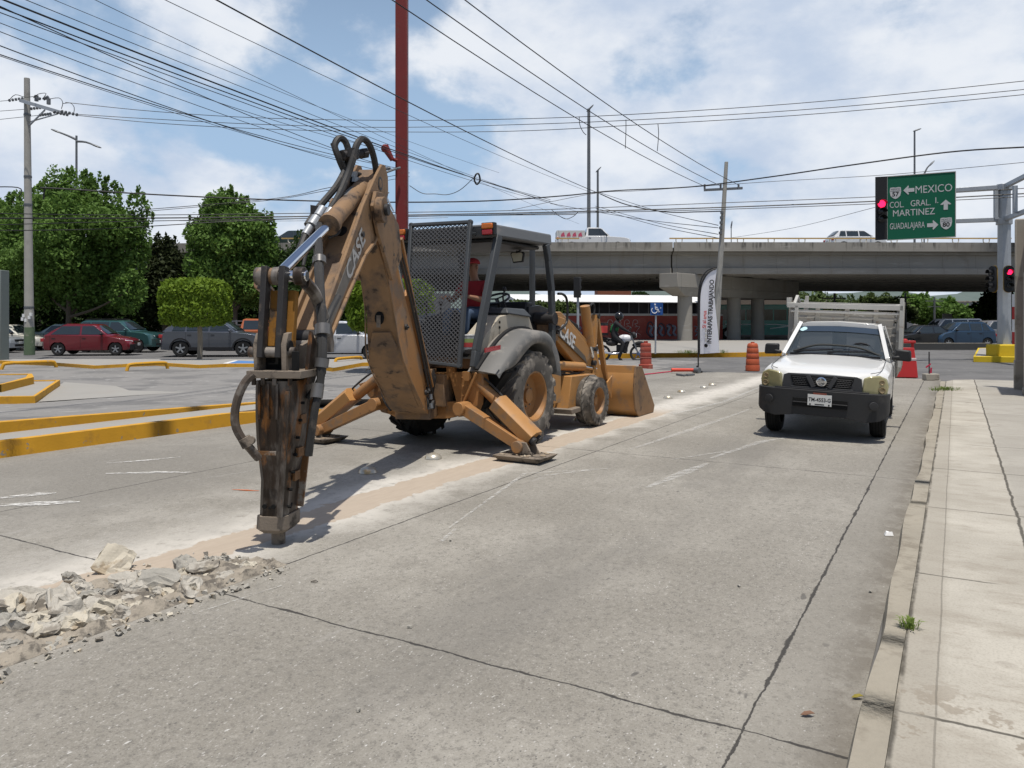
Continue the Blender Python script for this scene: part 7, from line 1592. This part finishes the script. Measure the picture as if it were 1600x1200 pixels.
# vegetation beyond the flyover
far = [('olive tree far beyond the white pickup cargo rack', 1392, 92, [(1385, 480, 30, 18), (1360, 472, 16, 12), (1408, 490, 26, 16)], LO), ('green tree far left of the black sedan', 1440, 98, [(1440, 485, 36, 24), (1425, 470, 20, 12), (1455, 492, 30, 20)], LF), ('green tree far above the blue hatchback', 1490, 104, [(1492, 490, 34, 18), (1478, 478, 18, 12), (1510, 496, 26, 14)], LF),
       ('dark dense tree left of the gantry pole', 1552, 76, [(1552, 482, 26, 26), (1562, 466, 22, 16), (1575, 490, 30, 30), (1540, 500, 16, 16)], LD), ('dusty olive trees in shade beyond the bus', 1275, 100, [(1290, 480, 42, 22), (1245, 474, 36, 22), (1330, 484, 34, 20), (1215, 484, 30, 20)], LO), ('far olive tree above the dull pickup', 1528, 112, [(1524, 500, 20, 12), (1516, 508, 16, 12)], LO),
       ('green tree beyond the flyover seen past the cab', 868, 94, [(872, 484, 26, 16), (840, 486, 30, 16), (815, 482, 24, 16)], LO), ('green bush above the white shed roof', 1078, 112, [(1070, 458, 14, 8), (1000, 462, 12, 6)], LD)]
for lab, px, Y, bl, m_ in far: tree(lab, px, Y, 0, 5, bl, 4200, .24, m_, 'trees beyond the flyover')
q = MB(); rr = random.Random(11)
hl = bpy.data.meshes.new('hills'); vs = []; N = 60
for i in range(N + 1):
    x = -1500 + 4500 * i / N; hh = 98 + 24 * math.sin(i * .5) + 14 * math.sin(i * 1.3 + 1)
    vs += [(x, 1800, -1), (x, 2200, hh * (1.0)), (x, 2600, -1)]
fs = []
for i in range(N):
    for j in range(2): fs.append([i * 3 + j, i * 3 + 3 + j, i * 3 + 4 + j, i * 3 + 1 + j])
hl.from_pydata(vs, [], fs); ho = bpy.data.objects.new('hills', hl); COL.objects.link(ho); hl.materials.append(mat('hill_hazed', (.10, .13, .12), .95, 0, .2, .01)); struct(ho)  # bluish tint in the green paints in the distance haze
for lab, px, yt_, Y in (('thin power pole far beyond the black sedan', 1415, 458, 90), ('power pole with cross arm far above the blue hatchback', 1460, 464, 95), ('power pole far left of the dark dense tree', 1490, 472, 110), ('steel post under the flyover behind the cargo rack', 1304, 458, 74)):
    p = xat(px, Y, 0); t = thing('power_pole', lab, 'utility pole', p, 0, 'far power poles'); zz_ = H + (HZ - yt_) / F * Y; q = MB(); q.cyl(p, V((p.x, Y, zz_)), .16, .11, 8); q.build('shaft', M['steel_grey'], t); q = MB(); q.box((p.x, Y, zz_ - .5), (2.2, .12, .12)); q.box((p.x, Y, zz_ - 1.2), (1.6, .1, .1)); q.build('cross_arm', M['steel_grey'], t)
for lab, px, Y, w_, h_, col in (('low pale house far beyond the blue hatchback', 1470, 125, 9, 4.6, (.34, .32, .30)), ('small grey house at the end of the avenue', 1530, 140, 10, 5, (.30, .30, .30)), ('brick red house far under the flyover', 1235, 105, 12, 4.2, (.20, .07, .05)), ('beige house under the flyover behind the bus', 1180, 92, 10, 5.2, (.22, .19, .17))):
    p = xat(px, Y, 0); t = thing('house', lab, 'house', p, 0, 'far houses'); q = MB(); q.box((p.x, Y + 4, h_ / 2), (w_, 8, h_)); q.build('wall', mat('house_%d' % px, col, .85, 0, .15, .5), t, smooth=False); q = MB(); q.box((p.x, Y + 4, h_ + .1), (w_ + .5, 8.5, .2)); q.build('roof', PC, t)
    for k_ in (-.3, .05, .33): q = MB(); q.box((p.x + k_ * w_, Y - .02, h_ * .55), (1.3, .08, 1.3)); q.build('window', M['glass'], t)
for px, lab in ((1480, 'white banner board among the far trees'), (1563, 'narrow pale board beside the gantry pole')):
    q = MB(); c = at(px, 508, 80); q.box(c, (1.0, .1, 2.4)); q.box(V((c.x, c.y, .6)), (.12, .1, 1.2)); tag(q.build('signboard', M['lane_white']), lab, 'sign')
rw = MB(); c = xat(1584, 33.5, 0)
for i in range(4): rw.m(i % 2).box(V((c.x + .1, c.y, .9 + i * .55)), (.22, .2, .55))
tag(rw.build('striped_post', [M['red_plastic'], M['lane_white']]), 'red and white striped post right of the gantry pole', 'post')

# ================================================================== cables
CB_ = M['black']; ncab = [0]
def cable(pts, r, label, group, name='overhead_cable', m=None):
    q = MB(); q.tube([at(x, y, Y) for x, y, Y in pts], r, 5, 6); return tag(q.build(name, m or CB_), label, 'cable', group)
G1 = 'black cables crossing the upper left sky'
LG = 'thin dark cable in the bundle that slants down from the upper left'
def slant(p0, p1, z0, z1, r, sag=0.0, label=LG, mids=()):
    # both ends lie on known cable heights: depth from height
    (x0, y0), (x1, y1) = p0, p1; Ya, Yb = (z0 - H) * F / (HZ - y0), (z1 - H) * F / (HZ - y1); a, b = at(x0, y0, Ya), at(x1, y1, Yb); d = b - a
    a = a - d * .35; r = r * .58; n = 14; pts = []
    for i in range(n + 1):
        t = i / n; p = a + (b - a) * t; p = p - UP * (4 * sag * t * (1 - t)); pts.append(p)
    q = MB(); q.tube(pts, r, 5, 1); tag(q.build('overhead_cable', CB_), label, 'cable', G1); return b
for (p0, p1, z0, z1, r, sg) in (((0, -10), (612, 264), 6.6, 6.9, .016, .25), ((0, 30), (615, 262), 6.3, 6.8, .012, .25), ((0, 48), (600, 268), 6.1, 6.7, .016, .30), ((0, 62), (622, 263), 6.0, 6.7, .016, .30), ((0, 72), (560, 255), 5.9, 6.6, .010, .2), ((0, 14), (590, 232), 6.8, 7.2, .012, .3)): slant(p0, p1, z0, z1, r, sg)
for (p0, p1, z0, z1, r, sg, lab) in (((60, -5), (860, 315), 6.8, 7.6, .028, .35, 'thickest black cable bundle running from the upper left behind the red column'), ((40, -2), (860, 312), 6.7, 7.6, .02, .38, LG), ((95, 0), (900, 330), 6.9, 7.7, .012, .3, LG), ((20, -6), (880, 322), 6.6, 7.5, .014, .42, LG), ((185, 0), (905, 350), 7.2, 7.4, .010, .25, LG), ((300, 0), (930, 303), 7.4, 8.0, .012, .3, LG), ((375, 0), (938, 303), 7.5, 8.0, .026, .30, 'twisted thick black cable from the top edge passing left of the lamp mast'), ((120, 0), (780, 270), 7.0, 7.6, .009, .2, LG)):
    slant(p0, p1, z0, z1, r, sg, lab)
cp_y = pb.y
for (x0, y0), (x1, y1), lab in (((645, 0), (1101, 291), 'wire reaching the left end of the leaning pole cross arm'), ((697, 0), (1127, 291), 'wire reaching the middle of the leaning pole cross arm'), ((755, 0), (1154, 289), 'wire reaching the right end of the leaning pole cross arm')):
    Ya = 7.4 * F / (HZ - y0); a = at(x0, y0, Ya); b = at(x1, y1, cp_y); a = a - (b - a) * .3; q = MB(); q.tube([a + (b - a) * (i / 14) - UP * (4 * .45 * (i / 14) * (1 - i / 14)) for i in range(15)], .014, 5, 1); tag(q.build('overhead_cable', CB_), lab, 'cable', 'wires on the leaning pole')
LH = 'thin horizontal wire of the three crossing above the flyover'
YL = b0.y
for pts in ([(-60, 163, YL + 2), (14, 157, YL)], [(-60, 178, YL + 2), (50, 170, YL)], [(-60, 193, YL + 2), (62, 180, YL)]): cable(pts, .012, 'short wire end left of the utility pole insulators', 'wires of the utility pole')
for pts in ([(102, 160, YL - 1), (240, 174, YL), (400, 184, YL), (600, 188, YL), (800, 186, YL), (1000, 178, 29), (1300, 157, 28), (1700, 116, 26)], [(110, 178, YL - 1.5), (240, 186, YL), (400, 194, YL), (600, 199, YL), (800, 195, YL), (1000, 187, 29), (1300, 168, 28), (1700, 130, 26)], [(118, 180, YL - 1.5), (240, 192, YL), (400, 201, YL), (600, 206, YL), (800, 205, YL), (1000, 195, 29), (1300, 176, 28), (1700, 138, 26)]): cable(pts, .014, LH, 'long wires from the utility pole')
for (x, y), pts in (((905, 182), [(905, 182, 29.3), (906, 195, 29.3), (911, 206, 29.3), (916, 211, 29.3)]), ((978, 188), [(978, 187, 29), (978, 205, 29), (977, 232, 29)]), ((1028, 194), [(1028, 194, 29), (1029, 210, 29), (1027, 236, 29)])): cable(pts, .014, 'short vertical jumper wire hanging below the three long wires', 'jumper wires', 'jumper_wire')
cable([(-40, 293, 31), (28, 293, 30), (30, 308, 30)], .022, 'black cable ending in a hook left of the utility pole', 'low black cables')
cable([(68, 312, 29), (70, 296, 29), (78, 294, 29), (240, 304, 30), (420, 312, 31), (600, 316, 32), (760, 314, 34), (880, 306, 36), (960, 298, 37), (1080, 292, 36), (1200, 277, 34), (1330, 258, 31), (1480, 238, 29), (1600, 230, 27), (1700, 226, 26)], .03, 'thick twisted black cable sagging across the whole view above the cab', 'low black cables')
for i, (pts, r) in enumerate((([(-30, 333, 30), (200, 336, 30), (500, 333, 31), (800, 329, 33), (1100, 318, 34), (1400, 306, 32), (1700, 288, 30)], .016), ([(-30, 341, 30), (200, 341, 30), (500, 338, 31), (800, 333, 33), (1100, 325, 34), (1400, 313, 32), (1700, 297, 30)], .026), ([(-30, 352, 30), (200, 346, 30), (500, 341, 31), (800, 335, 33), (1100, 328, 34), (1400, 317, 32), (1700, 302, 30)], .016), ([(-30, 360, 30), (150, 358, 30), (400, 344, 31), (640, 338, 33), (900, 335, 33)], .018), ([(220, 328, 30), (430, 310, 31), (520, 292, 33), (640, 270, 40)], .014), ([(230, 330, 30), (420, 313, 31), (515, 297, 33), (640, 276, 40)], .012), ([(280, 345, 31), (480, 345, 32), (700, 340, 33)], .008))):
    cable(pts, r, 'dark cable of the low horizontal bundle behind the boom', 'low horizontal cable bundle')
cable([(800, 328, 36), (930, 302, 37), (1000, 298, 37), (1200, 284, 35), (1400, 272, 33), (1700, 244, 29)], .012, 'single thin wire running right above the green sign', 'thin wires')
cable([(1140, 372, 60), (1240, 356, 50), (1367, 324, 34)], .012, 'thin wire slanting up to the black signal board', 'thin wires')
for k_, (a_, b_) in enumerate((((934, 300), (1122, 352)), ((930, 322), (1122, 366)), ((930, 325), (1122, 372)), ((860, 318), (1122, 356)))):
    cable([(a_[0], a_[1], 60), ((a_[0] + b_[0]) / 2, (a_[1] + b_[1]) / 2 + 4, 52), (b_[0], b_[1], cp_y)], .018, 'thin wire from the lamp mast down to the leaning pole', 'wires on the leaning pole')
cable([(938, 303, 45), (980, 320, 43), (1040, 331, 42), (1090, 331, 41), (1127, 330, cp_y)], .03, 'thick black cable drooping from the lamp mast to the leaning pole', 'wires on the leaning pole')
cable([(862, 328, 34), (872, 336, 34), (884, 342, 34), (896, 338, 34), (904, 330, 34)], .014, 'small drooping wire loop above the cab roof', 'loose wires')
cable([(640, 290, 30), (660, 302, 30), (680, 303, 30), (700, 304, 30), (720, 296, 30), (742, 276, 30)], .014, 'slack wire loop hanging right of the red column', 'loose wires')
cable([(744, 272, 29), (741, 280, 29), (745, 288, 29), (750, 282, 29), (748, 272, 29), (744, 272, 29)], .035, 'black cable coil hanging from the wire right of the red column', 'loose wires', 'cable_coil')

# ================================================================== rubble, studs, small things on the road
RB = mat('broken_concrete', (.41, .385, .335), .9, 0, .35, 9, 1.0, 30, (.24, .215, .18), (.48, .60), 6, (.50, .45, .36), (.60, .68), 4)
RBG = mat('broken_concrete_grey', (.31, .295, .26), .9, 0, .35, 9, 1.0, 30, (.40, .37, .31), (.56, .64), 3)
RBT = mat('broken_slab_tan', (.47, .43, .35), .9, 0, .25, 7, .9, 25, (.34, .28, .2), (.54, .62), 4)
rr = random.Random(21)
def rock(name, c, size, rz, tilt, m, label, seed, group='broken concrete chunks along the trench'):
    r_ = random.Random(seed); bm = bmesh.new()
    for _ in range(16):
        v = V((r_.uniform(-1, 1), r_.uniform(-1, 1), r_.uniform(-1, 1))); mx = max(abs(v.x), abs(v.y), abs(v.z)); v = v / mx * r_.uniform(.78, 1)
        bm.verts.new((v.x * size[0] / 2, v.y * size[1] / 2, v.z * size[2] / 2))
    res = bmesh.ops.convex_hull(bm, input=bm.verts); bmesh.ops.delete(bm, geom=list({g for g in list(res['geom_unused']) + list(res['geom_interior']) if isinstance(g, bmesh.types.BMVert)}), context='VERTS')
    bmesh.ops.triangulate(bm, faces=bm.faces); bmesh.ops.subdivide_edges(bm, edges=bm.edges, cuts=3, use_grid_fill=True)
    mn = min(size)
    for v in bm.verts:
        k_ = v.co * (9 / max(size)); v.co += V((math.sin(k_.y * 2.3 + seed), math.sin(k_.z * 2.9 + seed * 2), math.sin(k_.x * 2.6 + seed * 3))) * mn * .06 + V((r_.gauss(0, 1), r_.gauss(0, 1), r_.gauss(0, 1))) * mn * .03
    me = bpy.data.meshes.new(name); bm.to_mesh(me); bm.free(); me.materials.append(m); o = bpy.data.objects.new(name, me); COL.objects.link(o)
    me.polygons.foreach_set('use_smooth', [True] * len(me.polygons)); me.set_sharp_from_angle(angle=rad(16))
    o.location = c; o.rotation_euler = (tilt[0], tilt[1], rz); return tag(o, label, 'rubble', group)
big = [((178, 890), (.26, .10, .26), .35, (-.85, .55), RBT, 'large tan slab tilted up at the back of the rubble', .06), ((250, 918), (.30, .20, .16), .3, (.2, .1), RBG, 'dark faced grey chunk in the middle of the rubble', .05), ((28, 952), (.36, .30, .20), .2, (.1, .15), RB, 'big block at the left edge with a shaded front face', .05), ((98, 962), (.36, .26, .17), -.5, (.3, .3), RB, 'long pale slab sloping towards the camera at left', .05), ((112, 910), (.16, .10, .09), .2, (0, .1), RBG, 'loose grey stone lying on the brown dirt strip', .04), ((195, 915), (.24, .18, .12), -.2, (.1, 0), RB, 'flat pale chunk in front of the tan slab', .04), ((318, 893), (.26, .20, .11), .5, (-.2, .1), RB, 'flat pale chunk nearest the chisel', .03), ((292, 890), (.18, .16, .12), .9, (.2, 0), RBG, 'grey chunk behind the flat pale one', .03), ((128, 930), (.24, .18, .13), .1, (.2, .1), RBT, 'tan chunk between the loose stone and the sloping slab', .03), ((212, 930), (.16, .14, .11), .5, (.1, .1), RB, 'rounded chunk below the tan slab', .03), ((2, 985), (.18, .16, .13), .5, (.1, .1), RBG, 'pale grey stone cut by the left edge of the photo', .03), ((10, 1020), (.14, .12, .09), .2, (0, 0), RBG, 'lowest grey stone at the left edge', .02), ((70, 990), (.20, .16, .10), .4, (0, 0), RB, 'low chunk below the sloping slab', .02), ((-30, 965), (.40, .34, .22), .4, (.1, 0), RB, 'block just outside the left edge', .05)]
for i, ((px, py), s_, rz_, tl, m_, lab, z_) in enumerate(big): p = gnd(px, py); rock('concrete_chunk', p + UP * z_ * .8, tuple(k_ * .88 for k_ in s_), rz_, tl, m_, lab, 40 + i)
LR = 'small broken concrete chunk lying in the rubble strip by the trench'
for i in range(170):
    u = rr.uniform(1.2, 3.65); lim = (.62 if u < 3.1 else .62 - (u - 3.1) * .36); v = -4.12 - rr.random() * lim
    s_ = rr.choice((.05, .06, .07, .08, .09, .11, .13, .16, .19)); 
    if u > 3.35: s_ *= .65
    p = RW(u, v, 0); ii = rock('concrete_chunk', p + UP * s_ * .10, (s_ * rr.uniform(.9, 1.5), s_ * rr.uniform(.8, 1.1), s_ * rr.uniform(.5, .9)), rr.uniform(0, 6), (rr.uniform(-.4, .4), rr.uniform(-.4, .4)), rr.choice((RB, RBG, RB, RBT)), LR, 200 + i)
q = MB() # crumbs: far too many to count
for i in range(1500):
    u = rr.uniform(.8, 3.8); v = -4.04 - abs(rr.gauss(0, 1)) * .32 if rr.random() < .88 else -4.0 + abs(rr.gauss(0, .06)); s_ = rr.choice((.006, .008, .010, .014, .02, .028)); p = RW(u, v, s_ * .25)
    ax_ = [V((rr.gauss(0, 1), rr.gauss(0, 1), rr.gauss(0, 1))).normalized()]; e1, e2 = q.frame(ax_[0]); q.m(i % 3); q.hexa([p + (-ax_[0] * .6 - e1 * rr.uniform(.5, 1)) * s_, p + (-ax_[0] * .6 + e2 * rr.uniform(.5, 1)) * s_, p + (-ax_[0] * .6 + e1 * .8 - e2 * .3) * s_], [p + (ax_[0] * .6 - e1 * rr.uniform(.4, .9)) * s_, p + (ax_[0] * .6 + e2 * rr.uniform(.4, .9)) * s_, p + (ax_[0] * .6 + e1 * .6 - e2 * .3) * s_])
tag(q.build('rubble_crumbs', [RB, RBG, RBT], smooth=False), 'pale crumbs of broken concrete strewn along the trench', 'rubble', None, 'stuff')
# uneven bed of the dug strip
bm = bmesh.new(); NU, NV = 70, 16
grid = [[bm.verts.new(RW(.4 + 3.45 * i / NU, -4.03 - .78 * j / NV * (1 if i < NU * .72 else max(.25, 1 - (i / NU - .72) * 2.4)), (0 if j in (0, NV) or i in (0, NU) else max(0, .020 + .03 * math.sin(i * .9 + j) * math.sin(j * 1.1) + rr.uniform(-.012, .02))) - .003)) for j in range(NV + 1)] for i in range(NU + 1)]
for i in range(NU):
    for j in range(NV): bm.faces.new((grid[i][j], grid[i + 1][j], grid[i + 1][j + 1], grid[i][j + 1]))
bmesh.ops.recalc_face_normals(bm, faces=bm.faces); me = bpy.data.meshes.new('dug_strip'); bm.to_mesh(me); bm.free(); me.materials.append(mat('rubble_bed', (.30, .265, .215), .95, 0, .3, 9, .9, 40, (.14, .125, .105), (.48, .58), 7)); o = bpy.data.objects.new('dug_strip', me); COL.objects.link(o); struct(o)
# steel road studs
ST = mat('stud_metal', (.50, .47, .40), .35, .5, .2, 12, 0, 40, (.42, .30, .15), (.5, .62), 9)
for px, py in ((575, 738), (677, 716), (905, 656), (1001, 634), (1044, 622), (1065, 613), (1100, 606), (1113, 602)):
    p = gnd(px, py); o = MB().lathe(p, UP, [(.105, 0), (.098, .022), (.08, .045), (.045, .06), (0, .064)], 20).build('road_stud', ST, ang=60); tag(o, 'round domed metal stud in the row along the cut strip' if px > 700 else ('domed stud in the shadow beside the breaker' if px < 600 else 'sunlit domed stud below the rear axle'), 'road stud', 'domed road studs')
# grass and litter at the kerb
LG_ = leafmat('grass_leaf', (.07, .11, .02), (.16, .22, .05), 6)
def tuft(px, py, n, h, w_, label, z=.09):
    p = gnd(px, py, z); q = MB()
    for i in range(n):
        a = rr.uniform(0, 6.28); r_ = rr.uniform(0, w_); b_ = p + V((r_ * math.cos(a), r_ * math.sin(a), 0)); d = V((math.cos(a), math.sin(a), 0)) * rr.uniform(.2, 1.0); hh = h * rr.uniform(.5, 1); sdv = V((-math.sin(a), math.cos(a), 0)) * .004
        q.add([b_ - sdv, b_ + sdv, b_ + d * hh * .4 + UP * hh * .7 + sdv * .8, b_ + d * hh * .4 + UP * hh * .7 - sdv * .8, b_ + d * hh + UP * hh * .75], [[0, 1, 2, 3], [3, 2, 4]])
    tag(q.build('grass_tuft', LG_, smooth=False), label, 'grass', 'grass tufts at the kerb')
tuft(1421, 980, 70, .065, .05, 'yellow green grass tuft in the kerb crack nearest the camera'); tuft(1478, 609, 260, .10, .35, 'grass patch on the far end of the sidewalk', .085); tuft(1465, 610, 100, .08, .25, 'second grass patch beside the kerb at the far end', .085); tuft(1075, 552, 240, .22, .7, 'weeds on the median left of the feather flag', .18); tuft(1130, 552, 80, .25, .25, 'weeds at the foot of the leaning pole', .18)
q = MB(); p = gnd(1388, 836); q.hexa([p + V((-.035, -.02, .0)), p + V((.03, -.025, .0)), p + V((.04, .02, .0)), p + V((-.02, .03, .0))], [p + V((-.02, -.01, .025)), p + V((.025, -.012, .03)), p + V((.02, .02, .02)), p + V((-.01, .02, .03))]); tag(q.build('paper_litter', M['lane_white']), 'crumpled white paper on the gutter strip', 'litter')
for px, py, col, lab, sc_ in ((1340, 1090, (.22, .18, .03), 'small curled yellow leaf at the foot of the kerb', .8), (1262, 1117, (.17, .095, .06), 'small reddish leaf on the concrete near the kerb', .9)):
    p = gnd(px, py, .004); q = MB(); rr2 = random.Random(px); pts = [(-.035, 0, 0), (-.012, .013, .008), (.016, .012, .012), (.036, .003, .004), (.014, -.012, .010), (-.014, -.012, .004)]
    q.prism([p + V((x * sc_, y * sc_, z)) for x, y, z in pts], UP * .002); tag(q.build('dry_leaf', mat('leaf_%d' % px, col, .8, 0, .3, 60)), lab, 'leaf')
for i, (px, py, s_) in enumerate(((491, 908, .035), (704, 845, .02), (1155, 916, .02), (640, 980, .02), (1360, 925, .02), (560, 1110, .02))):
    rock('pebble', gnd(px, py) + UP * .006, (s_ * 1.4, s_, s_ * .7), i, (0, 0), RBG if i else RB, 'small dark stone lying alone on the concrete slab', 600 + i, 'single stones on the road')
